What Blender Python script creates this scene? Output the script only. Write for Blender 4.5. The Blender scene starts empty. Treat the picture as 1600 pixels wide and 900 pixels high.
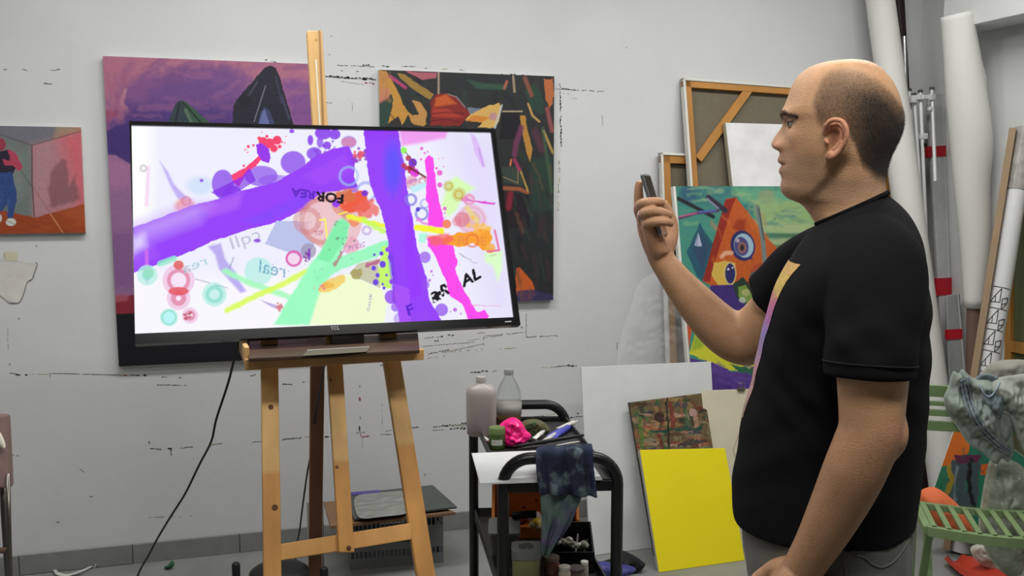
import bpy, bmesh, math, random
import numpy as np
from mathutils import Vector, Matrix, noise as mnoise

# ---------------------------------------------------------------- camera
F_PX = 1500.0; EYE = 1.53; YAW = math.radians(16.9); PITCH = math.radians(5.7)
WALL_Y = 4.14; WALL_X = 3.42; LEFT_X = -4.2; FRONT_Y = -4.5; CEIL_Z = 3.05
FWD = Vector((math.sin(YAW)*math.cos(PITCH), math.cos(YAW)*math.cos(PITCH), -math.sin(PITCH)))
RGT = Vector((math.cos(YAW), -math.sin(YAW), 0)); UPV = RGT.cross(FWD); EYEP = Vector((0, 0, EYE))
cam_data = bpy.data.cameras.new('camera'); cam = bpy.data.objects.new('camera', cam_data)
bpy.context.collection.objects.link(cam); bpy.context.scene.camera = cam
cam_data.sensor_width = 36; cam_data.lens = 36*F_PX/1600; cam_data.clip_start = 0.02
cam.matrix_world = Matrix(((RGT.x, UPV.x, -FWD.x, 0), (RGT.y, UPV.y, -FWD.y, 0), (RGT.z, UPV.z, -FWD.z, EYE), (0, 0, 0, 1)))

# ---------------------------------------------------------------- world, lamps, exposure
sc = bpy.context.scene
sc.view_settings.view_transform = 'Standard'; sc.view_settings.look = 'None'
sc.view_settings.gamma = 1; sc.view_settings.use_curve_mapping = False
EXPO = 0.0; sc.view_settings.exposure = EXPO
world = bpy.data.worlds.new('world'); sc.world = world; world.use_nodes = True
world.node_tree.nodes['Background'].inputs[0].default_value = (0.5, 0.52, 0.55, 1)
world.node_tree.nodes['Background'].inputs[1].default_value = 0.05
LAMPS = [  # x, y, length along x, width, watts   (ceiling fluorescent panels, the last added as front fill)
    (0.15, 2.86, 1.5, 0.30, 31.0), (2.15, 2.75, 1.3, 0.30, 31.0), (-1.7, 1.9, 1.2, 0.30, 16.0), (0.6, 0.5, 1.5, 0.30, 43.0)]
C0 = bpy.context.collection

# ---------------------------------------------------------------- helpers
def ray(px, py): return FWD + RGT*((px-800)/F_PX) - UPV*((py-450)/F_PX)
def onp(px, py, n, p0):
    n = Vector(n); d = ray(px, py); return EYEP + d*(n.dot(Vector(p0)-EYEP)/n.dot(d))
def atz(px, py, z): return onp(px, py, (0, 0, 1), (0, 0, z))
def aty(px, py, y): return onp(px, py, (0, 1, 0), (0, y, 0))
def atx(px, py, x): return onp(px, py, (1, 0, 0), (x, 0, 0))
def atd(px, py, d): return EYEP + ray(px, py)*d        # distance d in front of the lens plane
def proj(p):
    v = Vector(p)-EYEP; z = v.dot(FWD); return (800+F_PX*v.dot(RGT)/z, 450-F_PX*v.dot(UPV)/z)
def lin(c):
    if isinstance(c, str): c = [int(c[i:i+2], 16)/255 for i in (0, 2, 4)]
    elif max(c) > 1.0: c = [v/255 for v in c]
    return tuple(v/12.92 if v <= .04045 else ((v+.055)/1.055)**2.4 for v in c[:3])

def link(o, parent=None):
    C0.objects.link(o)
    if parent is not None: o.parent = parent; o.matrix_parent_inverse = parent.matrix_world.inverted()
    return o
def tag(o, label=None, cat=None, group=None, kind=None):
    if label: o['label'] = label
    if cat: o['category'] = cat
    if group: o['group'] = group
    if kind: o['kind'] = kind
    return o
def thing(name, label, cat, loc=(0, 0, 0), group=None):
    o = bpy.data.objects.new(name, None); o.empty_display_size = 0.05; o.location = loc
    C0.objects.link(o); bpy.context.view_layer.update(); return tag(o, label, cat, group)
def mesh_obj(name, verts, faces, m, parent=None, smooth=False):
    me = bpy.data.meshes.new(name); me.from_pydata([tuple(v) for v in verts], [], faces)
    if m is not None: me.materials.append(m)
    bm = bmesh.new(); bm.from_mesh(me); bmesh.ops.recalc_face_normals(bm, faces=bm.faces); bm.to_mesh(me); bm.free()
    if smooth:
        me.shade_smooth()
    o = bpy.data.objects.new(name, me); link(o, parent); return o

class MB:
    """collects closed shapes and builds them as one mesh object"""
    def __init__(s): s.v = []; s.f = []
    def add(s, v, f):
        n = len(s.v); s.v += [Vector(p) for p in v]; s.f += [tuple(i+n for i in q) for q in f]; return s
    def hexa(s, p):      # 8 points: 4 of one face then 4 of the other, same order
        return s.add(p, [(0, 1, 2, 3), (7, 6, 5, 4), (0, 4, 5, 1), (1, 5, 6, 2), (2, 6, 7, 3), (3, 7, 4, 0)])
    def box(s, c, size, ax=None):
        c = Vector(c); X, Y, Z = ax if ax else (Vector((1, 0, 0)), Vector((0, 1, 0)), Vector((0, 0, 1)))
        a, b, d = X*size[0]/2, Y*size[1]/2, Z*size[2]/2
        return s.hexa([c-a-b-d, c+a-b-d, c+a+b-d, c-a+b-d, c-a-b+d, c+a-b+d, c+a+b+d, c-a+b+d])
    def slab(s, quad, t):   # quad of front corners, thickness vector
        t = Vector(t); q = [Vector(p) for p in quad]; return s.hexa(q+[p+t for p in q])
    def poly(s, pts, t):    # extruded polygon
        t = Vector(t); q = [Vector(p) for p in pts]; n = len(q)
        return s.add(q+[p+t for p in q], [tuple(range(n)), tuple(range(2*n-1, n-1, -1))]+[(i, (i+1) % n, n+(i+1) % n, n+i) for i in range(n)])
    def bar(s, a, b, w, d, wd=None):   # rectangular bar a->b, width w along wd, depth d across
        a, b = Vector(a), Vector(b); z = (b-a).normalized(); x = Vector(wd) if wd is not None else z.orthogonal()
        x = (x-z*x.dot(z)).normalized(); y = z.cross(x); x = x*w/2; y = y*d/2
        return s.hexa([a-x-y, a+x-y, a+x+y, a-x+y, b-x-y, b+x-y, b+x+y, b-x+y])
    def tube(s, pts, r, n=10, closed=False, cap=True, flat=None):
        v, f = tube_mesh(pts, r, n, closed, cap, flat); return s.add(v, f)
    def lathe(s, c, prof, n=24, ax=None):
        c = Vector(c); X, Y, Z = ax if ax else (Vector((1, 0, 0)), Vector((0, 1, 0)), Vector((0, 0, 1)))
        v = []; f = []
        for r, h in prof:
            for i in range(n):
                t = 2*math.pi*i/n; v.append(c+X*(r*math.cos(t))+Y*(r*math.sin(t))+Z*h)
        for k in range(len(prof)-1):
            for i in range(n): f.append((k*n+i, k*n+(i+1) % n, (k+1)*n+(i+1) % n, (k+1)*n+i))
        f.append(tuple(range(n-1, -1, -1))); f.append(tuple((len(prof)-1)*n+i for i in range(n)))
        return s.add(v, f)
    def build(s, name, m, parent=None, smooth=False, bevel=0, seg=2):
        o = mesh_obj(name, s.v, s.f, m, parent, smooth)
        if bevel:
            b = o.modifiers.new('bevel', 'BEVEL'); b.width = bevel; b.segments = seg; b.limit_method = 'ANGLE'; b.angle_limit = 0.6
            if smooth is False:
                o.data.shade_smooth(); w = o.modifiers.new('wn', 'WEIGHTED_NORMAL'); w.keep_sharp = True
        elif smooth == 'auto':
            auto_smooth(o)
        return o
def auto_smooth(o, ang=0.7):
    me = o.data; me.shade_smooth(); bm = bmesh.new(); bm.from_mesh(me)
    for e in bm.edges:
        if len(e.link_faces) == 2 and e.calc_face_angle(0) > ang: e.smooth = False
    bm.to_mesh(me); bm.free()
def spline(pts, sub=6, closed=False):
    """catmull-rom through points (Vectors or tuples of any length)"""
    P = [np.array(p, float) for p in pts]; n = len(P); out = []
    for i in range(n if closed else n-1):
        if closed: p0, p1, p2, p3 = P[i-1], P[i], P[(i+1) % n], P[(i+2) % n]
        else: p0, p1, p2, p3 = P[max(i-1, 0)], P[i], P[i+1], P[min(i+2, n-1)]
        for k in range(sub):
            t = k/sub; out.append(.5*((2*p1)+(-p0+p2)*t+(2*p0-5*p1+4*p2-p3)*t*t+(-p0+3*p1-3*p2+p3)*t**3))
    if not closed: out.append(P[-1])
    return out
def tube_mesh(pts, r, n=10, closed=False, cap=True, flat=None):
    """tube along points; r a number or list; flat=(axis vector, factor list) squeezes the section along that axis"""
    P = [Vector(p[:3]) for p in pts]; m = len(P); R = [r]*m if isinstance(r, (int, float)) else list(r)
    T = []
    for i in range(m):
        a = P[(i-1) % m] if closed or i > 0 else P[i]; b = P[(i+1) % m] if closed or i < m-1 else P[i]
        T.append((b-a).normalized())
    u = T[0].orthogonal().normalized(); v = []; f = []
    if flat is not None: u = (Vector(flat[0])-T[0]*Vector(flat[0]).dot(T[0])).normalized()
    for i in range(m):
        if flat is not None: u = Vector(flat[0])
        u = (u-T[i]*u.dot(T[i])).normalized(); w = T[i].cross(u)
        k = 1.0 if flat is None else (flat[1] if isinstance(flat[1], (int, float)) else flat[1][i])
        for j in range(n):
            t = 2*math.pi*j/n; v.append(P[i]+u*(R[i]*k*math.cos(t))+w*(R[i]*math.sin(t)))
    for i in range(m if closed else m-1):
        for j in range(n):
            a, b = i*n, ((i+1) % m)*n; f.append((a+j, a+(j+1) % n, b+(j+1) % n, b+j))
    if cap and not closed:
        f.append(tuple(range(n-1, -1, -1))); f.append(tuple((m-1)*n+j for j in range(n)))
    return v, f
def loft(rings, cap=True):
    n = len(rings[0]); v = [p for r_ in rings for p in r_]; f = []
    for i in range(len(rings)-1):
        for j in range(n): f.append((i*n+j, i*n+(j+1) % n, (i+1)*n+(j+1) % n, (i+1)*n+j))
    if cap: f.append(tuple(range(n-1, -1, -1))); f.append(tuple((len(rings)-1)*n+j for j in range(n)))
    return v, f
def remesh(verts, faces, voxel, smooth=2, name='tmp'):
    """voxel-union a soup of closed shapes; returns a mesh datablock"""
    me = bpy.data.meshes.new(name); me.from_pydata([tuple(v) for v in verts], [], faces)
    bm = bmesh.new(); bm.from_mesh(me); bmesh.ops.recalc_face_normals(bm, faces=bm.faces); bm.to_mesh(me); bm.free()
    o = bpy.data.objects.new(name, me); C0.objects.link(o)
    r = o.modifiers.new('r', 'REMESH'); r.mode = 'VOXEL'; r.voxel_size = voxel; r.use_smooth_shade = True
    if smooth:
        s = o.modifiers.new('s', 'SMOOTH'); s.factor = 0.5; s.iterations = smooth
    bpy.context.view_layer.update(); dg = bpy.context.evaluated_depsgraph_get()
    out = bpy.data.meshes.new_from_object(o.evaluated_get(dg)); bpy.data.objects.remove(o); bpy.data.meshes.remove(me)
    return out
def mesh_np(me):
    a = np.zeros(len(me.vertices)*3, np.float32); me.vertices.foreach_get('co', a); return a.reshape(-1, 3)
def set_np(me, a): me.vertices.foreach_set('co', a.astype(np.float32).ravel()); me.update()
def join_meshes(name, meshes):
    bm = bmesh.new()
    for m in meshes: bm.from_mesh(m)
    me = bpy.data.meshes.new(name); bm.to_mesh(me); bm.free(); me.shade_smooth(); return me
def set_col(me, rgb):    # rgb linear float array per vertex
    a = me.color_attributes.new('col', 'FLOAT_COLOR', 'POINT')
    c = np.ones((len(me.vertices), 4), np.float32); c[:, :3] = rgb; a.data.foreach_set('color', c.ravel())

# ---- materials (all procedural)
MATS = {}
def mat(name, col, rough=0.6, metal=0.0, var=0.08, scale=12, bump=0.0, bscale=60, spec=0.4, stretch=None, col2=None, attr=False,
        trans=0.0, ior=1.45, emit=None, coat=0.0, sheen=0.0, sss=0.0, alpha=1.0, thr=None):
    if name in MATS: return MATS[name]
    m = bpy.data.materials.new(name); m.use_nodes = True; nt = m.node_tree; N = nt.nodes; L = nt.links
    b = N['Principled BSDF']; c = lin(col) if col is not None else (.5, .5, .5)
    b.inputs['Roughness'].default_value = rough; b.inputs['Metallic'].default_value = metal
    b.inputs['Specular IOR Level'].default_value = spec; b.inputs['IOR'].default_value = ior
    b.inputs['Transmission Weight'].default_value = trans; b.inputs['Coat Weight'].default_value = coat
    b.inputs['Sheen Weight'].default_value = sheen; b.inputs['Alpha'].default_value = alpha
    if sss: b.inputs['Subsurface Weight'].default_value = sss; b.inputs['Subsurface Radius'].default_value = (.01, .004, .002); b.inputs['Subsurface Scale'].default_value = 1.0
    tc = N.new('ShaderNodeTexCoord'); mp = N.new('ShaderNodeMapping'); L.new(tc.outputs['Object'], mp.inputs[0])
    if stretch: mp.inputs['Scale'].default_value = stretch
    nz = N.new('ShaderNodeTexNoise'); nz.inputs['Scale'].default_value = scale; nz.inputs['Detail'].default_value = 6; L.new(mp.outputs[0], nz.inputs['Vector'])
    mr = N.new('ShaderNodeMapRange'); L.new(nz.outputs['Fac'], mr.inputs[0])
    mr.inputs[1].default_value, mr.inputs[2].default_value = (0.3, 0.7) if thr is None else thr
    if attr:
        at = N.new('ShaderNodeAttribute'); at.attribute_name = 'col'
        mr.inputs[3].default_value = 1-var; mr.inputs[4].default_value = 1+var
        mx = N.new('ShaderNodeVectorMath'); mx.operation = 'SCALE'; L.new(at.outputs['Color'], mx.inputs[0]); L.new(mr.outputs[0], mx.inputs['Scale'])
        src = mx.outputs[0]
    else:
        mx = N.new('ShaderNodeMix'); mx.data_type = 'RGBA'; L.new(mr.outputs[0], mx.inputs[0])
        c2 = lin(col2) if col2 is not None else tuple(min(1, v*(1+var)) for v in c); c1 = c if col2 is not None else tuple(v*(1-var) for v in c)
        mx.inputs[6].default_value = (*c1, 1); mx.inputs[7].default_value = (*c2, 1); src = mx.outputs[2]
    L.new(src, b.inputs['Base Color'])
    if emit is not None:
        L.new(src, b.inputs['Emission Color']); b.inputs['Emission Strength'].default_value = emit
    if bump:
        n2 = N.new('ShaderNodeTexNoise'); n2.inputs['Scale'].default_value = bscale; n2.inputs['Detail'].default_value = 5; L.new(mp.outputs[0], n2.inputs['Vector'])
        bp = N.new('ShaderNodeBump'); bp.inputs['Strength'].default_value = bump; bp.inputs['Distance'].default_value = 0.004
        L.new(n2.outputs['Fac'], bp.inputs['Height']); L.new(bp.outputs[0], b.inputs['Normal'])
    MATS[name] = m; return m

# ---- painted grids: colour only, drawn with brush shapes given in photograph pixels as a guide
class Art:
    def __init__(s, corners, nx, ny, base):
        q = [np.array(c) for c in corners]   # TL TR BR BL world points
        u, v = np.meshgrid(np.linspace(0, 1, nx), np.linspace(0, 1, ny))
        s.nx, s.ny, s.u, s.v = nx, ny, u, v; U, V = u[..., None], v[..., None]
        s.P = q[0]*(1-U)*(1-V)+q[1]*U*(1-V)+q[2]*U*V+q[3]*(1-U)*V
        d = s.P-np.array(EYEP); z = d@np.array(FWD)
        s.X = 800+F_PX*(d@np.array(RGT))/z; s.Y = 450-F_PX*(d@np.array(UPV))/z
        s.rs = np.random.RandomState(5)
        s.A = np.ones((ny, nx, 3))*np.array(lin(base)); s.nc = {}
    def nz(s, sc=20., seed=0):   # smooth value noise in pixels
        k = (sc, seed)
        if k not in s.nc:
            rs = np.random.RandomState(seed+17); G = rs.rand(64, 64); x = s.X/sc+seed*3.7; y = s.Y/sc+seed*1.9
            xi = np.floor(x).astype(int); yi = np.floor(y).astype(int); fx = x-xi; fy = y-yi; fx = fx*fx*(3-2*fx); fy = fy*fy*(3-2*fy)
            g = lambda a, b: G[b % 64, a % 64]
            s.nc[k] = (g(xi, yi)*(1-fx)+g(xi+1, yi)*fx)*(1-fy)+(g(xi, yi+1)*(1-fx)+g(xi+1, yi+1)*fx)*fy
        return s.nc[k]
    def blend(s, m, c, a=1.0, mul=False):
        m = (m*a)[..., None]; c = np.array(lin(c))
        s.A = s.A*(1-m)+(s.A*c if mul else c)*m
    def poly(s, pts, c, a=1.0, soft=0.0, wob=0.0, mul=False, seed=0):
        X, Y = s.X, s.Y
        if wob: X = X+(s.nz(7, seed)-.5)*wob*2; Y = Y+(s.nz(7, seed+1)-.5)*wob*2
        ins = np.zeros(X.shape, bool); n = len(pts); D = np.full(X.shape, 1e9) if soft else None
        for i in range(n):
            x1, y1 = pts[i]; x2, y2 = pts[(i+1) % n]
            if y1 != y2: ins ^= ((y1 > Y) != (y2 > Y)) & (X < (x2-x1)*(Y-y1)/(y2-y1)+x1)
            if soft:
                L2 = (x2-x1)**2+(y2-y1)**2+1e-9; t = np.clip(((X-x1)*(x2-x1)+(Y-y1)*(y2-y1))/L2, 0, 1)
                D = np.minimum(D, np.hypot(X-x1-t*(x2-x1), Y-y1-t*(y2-y1)))
        m = ins.astype(float)
        if soft: m = np.clip(.5+np.where(ins, D, -D)/soft, 0, 1)
        s.blend(m, c, a, mul)
    def disc(s, x, y, r, c, a=1.0, ry=None, soft=1.0, ang=0, mul=False, wob=0.0, seed=0):
        ry = ry or r; dx, dy = s.X-x, s.Y-y; t = math.radians(ang); ex = dx*math.cos(t)+dy*math.sin(t); ey = -dx*math.sin(t)+dy*math.cos(t)
        d = np.hypot(ex/r, ey/ry)
        if wob: d = d+(s.nz(6, seed)-.5)*wob
        s.blend(np.clip(.5+(1-d)*min(r, ry)/soft, 0, 1), c, a, mul)
    def ring(s, x, y, r0, r1, c, a=1.0, mul=False, soft=1.0):
        d = np.hypot(s.X-x, s.Y-y); s.blend(np.clip(.5+(r1-d)/soft, 0, 1)*np.clip(.5+(d-r0)/soft, 0, 1), c, a, mul)
    def line(s, pts, w, c, a=1.0, soft=1.0, wob=0.0, mul=False, seed=0, taper=False):
        X, Y = s.X, s.Y; D = np.full(X.shape, 1e9)
        if wob: X = X+(s.nz(6, seed)-.5)*wob*2; Y = Y+(s.nz(6, seed+1)-.5)*wob*2
        n = len(pts)-1
        for i in range(n):
            (x1, y1), (x2, y2) = pts[i], pts[i+1]; L2 = (x2-x1)**2+(y2-y1)**2+1e-9
            t = np.clip(((X-x1)*(x2-x1)+(Y-y1)*(y2-y1))/L2, 0, 1); d = np.hypot(X-x1-t*(x2-x1), Y-y1-t*(y2-y1))
            if taper: d = d+w/2*((i+t)/n)
            D = np.minimum(D, d)
        s.blend(np.clip(.5+(w/2-D)/soft, 0, 1), c, a, mul)
    def streaks(s, n, x0, x1, y0, y1, cols, L=30, w=5, ang=60, da=25, a=.5, seed=1):
        rs = np.random.RandomState(seed)
        for i in range(n):
            x, y = rs.uniform(x0, x1), rs.uniform(y0, y1); t = math.radians(ang+rs.uniform(-da, da)); l = L*rs.uniform(.5, 1.3)
            s.line([(x, y), (x+l*math.cos(t), y+l*math.sin(t))], w*rs.uniform(.5, 1.4), cols[rs.randint(len(cols))], a*rs.uniform(.5, 1), soft=3, wob=2, seed=i % 5)
    def splat(s, x, y, R, n, rmin, rmax, c, a=1.0, seed=0):
        rs = np.random.RandomState(seed+50)
        for i in range(n):
            t = rs.uniform(0, 6.28); d = R*rs.uniform(0, 1)**.7; s.disc(x+d*math.cos(t), y+d*math.sin(t), rs.uniform(rmin, rmax), c, a)
    def bold(s, txt, org, xd, yd, c, w=.8):
        for dx, dy in ((-w, 0), (w, 0), (0, -w), (0, w)): s.text(txt, (org[0]+dx, org[1]+dy), xd, yd, c)
    def text(s, txt, org, xd, yd, c, a=1.0):
        """letters laid flat on the surface: org/xd/yd in photograph pixels for baseline start, advance and rise of one em"""
        cu = bpy.data.curves.new('t', 'FONT'); cu.body = txt; cu.size = 1; cu.resolution_u = 4; cu.fill_mode = 'BOTH'
        o = bpy.data.objects.new('t', cu); C0.objects.link(o); bpy.context.view_layer.update()
        me = bpy.data.meshes.new_from_object(o.evaluated_get(bpy.context.evaluated_depsgraph_get())); me.calc_loop_triangles()
        vs = [(org[0]+v.co.x*xd[0]+v.co.y*yd[0], org[1]+v.co.x*xd[1]+v.co.y*yd[1]) for v in me.vertices]
        m = np.zeros(s.X.shape, bool)
        for t in me.loop_triangles:
            A, B, Cc = [vs[i] for i in t.vertices]
            bx0, bx1 = min(A[0], B[0], Cc[0]), max(A[0], B[0], Cc[0]); by0, by1 = min(A[1], B[1], Cc[1]), max(A[1], B[1], Cc[1])
            J, I = np.nonzero((s.X >= bx0) & (s.X <= bx1) & (s.Y >= by0) & (s.Y <= by1))
            if not len(J): continue
            x, y = s.X[J, I], s.Y[J, I]; e = lambda p, q: (x-p[0])*(q[1]-p[1])-(y-p[1])*(q[0]-p[0])
            a1, a2, a3 = e(A, B), e(B, Cc), e(Cc, A); k = ((a1 >= 0) & (a2 >= 0) & (a3 >= 0)) | ((a1 <= 0) & (a2 <= 0) & (a3 <= 0)); m[J[k], I[k]] = True
        bpy.data.objects.remove(o); bpy.data.curves.remove(cu); bpy.data.meshes.remove(me); s.blend(m.astype(float), c, a)
    def build(s, name, m, parent=None, relief=0.0):
        nx, ny = s.nx, s.ny; P = s.P.copy()
        if relief:
            n = np.cross(s.P[0, -1]-s.P[0, 0], s.P[-1, 0]-s.P[0, 0]); n = -n/np.linalg.norm(n); n = n if n@(np.array(EYEP)-s.P[0, 0]) > 0 else -n
            lum = s.A.mean(2)*.6+s.nz(5, 3)*.4; e = np.minimum(np.minimum(s.u, 1-s.u), np.minimum(s.v, 1-s.v)) > 0
            P = P+(lum*relief*e)[..., None]*n
        i = np.arange(nx*ny).reshape(ny, nx); q = np.stack([i[1:, :-1], i[1:, 1:], i[:-1, 1:], i[:-1, :-1]], -1).reshape(-1, 4)
        me = bpy.data.meshes.new(name); me.vertices.add(nx*ny); me.vertices.foreach_set('co', P.astype(np.float32).ravel())
        me.loops.add(q.size); me.loops.foreach_set('vertex_index', q.astype(np.int32).ravel()); me.polygons.add(len(q))
        me.polygons.foreach_set('loop_start', np.arange(0, q.size, 4, dtype=np.int32)); me.update(calc_edges=True); me.validate()
        me.shade_smooth(); set_col(me, s.A.reshape(-1, 3)); me.materials.append(m)
        return link(bpy.data.objects.new(name, me), parent)

def lean_plane(px, py, yaw_deg, lean_deg, z=0.0, base=None):
    """plane through the floor contact seen at px,py; yaw from the back wall's direction; leaning back by lean"""
    p = Vector(base) if base is not None else atz(px, py, z); t = math.radians(yaw_deg); l = math.radians(lean_deg)
    a = Vector((math.cos(t), math.sin(t), 0)); back = Vector((-math.sin(t), math.cos(t), 0))
    b = Vector((0, 0, 1))*math.cos(l)+back*math.sin(l); n = a.cross(b)   # n points to the viewer
    return p, a, b, n
def on_plane(pl, px, py, off=0.0): return onp(px, py, pl[3], pl[0]+pl[3]*off)

# ================================================================ THE ROOM
M_wall = mat('wall_paint', (205, 206, 208), 0.75, var=0.035, scale=2.2, bump=0.25, bscale=25)
M_wall2 = mat('side_wall_paint', (205, 207, 205), 0.75, var=0.04, scale=3, bump=0.2, bscale=25)
M_floor = mat('floor_terrazzo', (128, 129, 126), 0.42, var=0.14, scale=5, bump=0.08, bscale=120)
M_tile = mat('skirting_tile', (128, 130, 128), 0.5, var=0.08, scale=18)
M_grout = mat('grout', (92, 92, 90), 0.9)
def structure(name, mb, m, **k):
    o = mb.build(name, m, None, **k); o['kind'] = 'structure'; return o
T = 0.12
floor = structure('floor', MB().box(((LEFT_X+WALL_X)/2, (FRONT_Y+WALL_Y)/2, -T/2), (WALL_X-LEFT_X+2*T, WALL_Y-FRONT_Y+2*T, T)), M_floor)
structure('ceiling', MB().box(((LEFT_X+WALL_X)/2, (FRONT_Y+WALL_Y)/2, CEIL_Z+T/2), (WALL_X-LEFT_X+2*T, WALL_Y-FRONT_Y+2*T, T)), mat('ceiling_paint', (225, 225, 222), .8))
wall_back = structure('wall_back', MB().box(((LEFT_X+WALL_X)/2, WALL_Y+T/2, CEIL_Z/2), (WALL_X-LEFT_X+2*T, T, CEIL_Z)), M_wall)
wall_right = structure('wall_right', MB().box((WALL_X+T/2, (FRONT_Y+WALL_Y)/2, CEIL_Z/2), (T, WALL_Y-FRONT_Y, CEIL_Z)), M_wall2)
M_wall3 = mat('far_wall_paint', (150, 150, 146), 0.8)
structure('wall_left', MB().box((LEFT_X-T/2, (FRONT_Y+WALL_Y)/2, CEIL_Z/2), (T, WALL_Y-FRONT_Y, CEIL_Z)), M_wall3)
structure('wall_front', MB().box(((LEFT_X+WALL_X)/2, FRONT_Y-T/2, CEIL_Z/2), (WALL_X-LEFT_X+2*T, T, CEIL_Z)), M_wall3)
# downstand on the right wall
bz = atx(1560, 46, WALL_X).z; by = atx(1528, 50, WALL_X).y
structure('trim_1', MB().box((WALL_X-.10, (by+FRONT_Y)/2, (bz+CEIL_Z)/2), (.20, by-FRONT_Y, CEIL_Z-bz)), M_wall2, bevel=.004)
# skirting tiles
bb = MB().box(((LEFT_X+WALL_X)/2, WALL_Y-.003, .040), (WALL_X-LEFT_X, .006, .080)); base = structure('baseboard_back', bb, M_grout)
x = aty(208, 870, WALL_Y).x-9*.425; k = 0; tile_me = None
while x < WALL_X:
    x0, x1 = max(x+.0015, LEFT_X), min(x+.4235, WALL_X)
    if x1-x0 > .02:
        MB().box(((x0+x1)/2, WALL_Y-.009, .0405+.0008*(k % 3)), (x1-x0, .008, .081)).build('tile', M_tile, base, bevel=.0012, seg=1)
    x += .425; k += 1
bb = MB().box((WALL_X-.003, (FRONT_Y+WALL_Y)/2, .040), (.006, WALL_Y-FRONT_Y, .080)); baser = structure('baseboard_right', bb, M_grout)
y = WALL_Y-.02
while y-.4235 > FRONT_Y:
    MB().box((WALL_X-.009, y-.2117, .0405), (.008, .4220, .081)).build('tile', M_tile, baser, bevel=.0012, seg=1); y -= .425

# lamps of the room: fluorescent panels on the ceiling, the last an added fill
M_lampframe = mat('lamp_frame', (220, 220, 220), .4); M_diff = mat('lamp_diffuser', (250, 250, 250), .5, emit=3.0)
for i, (lx, ly, ll, lw, lp) in enumerate(LAMPS):
    t = thing('ceiling_light', 'white fluorescent ceiling lamp, '+['above the dark plant painting', 'above the right corner with the rolls', 'over the left side of the room', 'added as fill over the middle of the room, nearest the camera'][i], 'lamp', (lx, ly, CEIL_Z-.001))
    MB().box((lx, ly, CEIL_Z-.026), (ll+.04, lw+.04, .05)).build('frame', M_lampframe, t, bevel=.004)
    MB().box((lx, ly, CEIL_Z-.058), (ll, lw, .012)).build('diffuser', M_diff, t)
    ld = bpy.data.lights.new('lamp', 'AREA'); ld.shape = 'RECTANGLE'; ld.size = ll; ld.size_y = lw; ld.energy = lp; ld.color = (1, .985, .95)
    lo = bpy.data.objects.new('light_source', ld); lo.location = (lx, ly, CEIL_Z-.07); link(lo, t)

# ================================================================ ON THE BACK WALL
M_paint = mat('oil_paint', None, 0.5, attr=True, var=.06, scale=90, bump=.25, bscale=160)
M_canvas_edge = mat('primed_canvas_edge', (212, 212, 205), .8, bump=.3, bscale=500)
M_stretch = mat('stretcher_wood', (190, 145, 88), .6, var=.15, scale=9, stretch=(1, 1, .15))
def wpt(px, py, off=0.0): return aty(px, py, WALL_Y-off)
def canvas_thing(name, label, q, thick, res, base, cat='painting', relief=.0008, group=None):
    """stretched canvas: q = TL TR BR BL front corners; edges wrap back by thick; art painted on the front"""
    q = [Vector(p) for p in q]; n = (q[3]-q[0]).cross(q[1]-q[0]).normalized()
    if n.dot(EYEP-q[0]) < 0: n = -n
    bc = (q[2]+q[3])/2
    t = thing(name, label, cat, bc, group)
    MB().slab([p-n*.0016 for p in q], -n*(thick-.0016)).build('canvas_edge', M_canvas_edge, t, bevel=.001, seg=1)
    return t, Art([p+n*.0 for p in q], res[0], res[1], base)

marks = {'black': MB(), 'red': MB(), 'green': MB(), 'yellow': MB(), 'grey': MB()}
mr = random.Random(4)
def blob(col, x, y, w, h, ang=0.0):
    w *= .85; h *= .72; c = wpt(x, y, .0002); s = (c-EYEP).length/F_PX; n = 7; pts = []
    for i in range(n):
        t = 2*math.pi*i/n; k = mr.uniform(.7, 1.15); u, v = w/2*k*math.cos(t), h/2*k*math.sin(t)
        pts.append(c+Vector(((u*math.cos(ang)-v*math.sin(ang))*s, 0, -(u*math.sin(ang)+v*math.cos(ang))*s)))
    marks[col].poly(pts, (0, -.0012, 0))
def stroke(col, x1, y1, x2, y2, w, gap=.25):
    L = math.hypot(x2-x1, y2-y1); n = max(1, int(L/max(w*1.6, 4))); a = math.atan2(y2-y1, x2-x1)
    for i in range(n):
        if mr.random() < gap: continue
        t = (i+.5)/n; k = mr.uniform(.45, 1.25)
        blob(col, x1+(x2-x1)*t+mr.uniform(-.3, .3)*w*math.sin(a), y1+(y2-y1)*t+mr.uniform(-.3, .3)*w*math.cos(a), L/n*mr.uniform(.9, 1.25), w*k, a+mr.uniform(-.06, .06))
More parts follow.
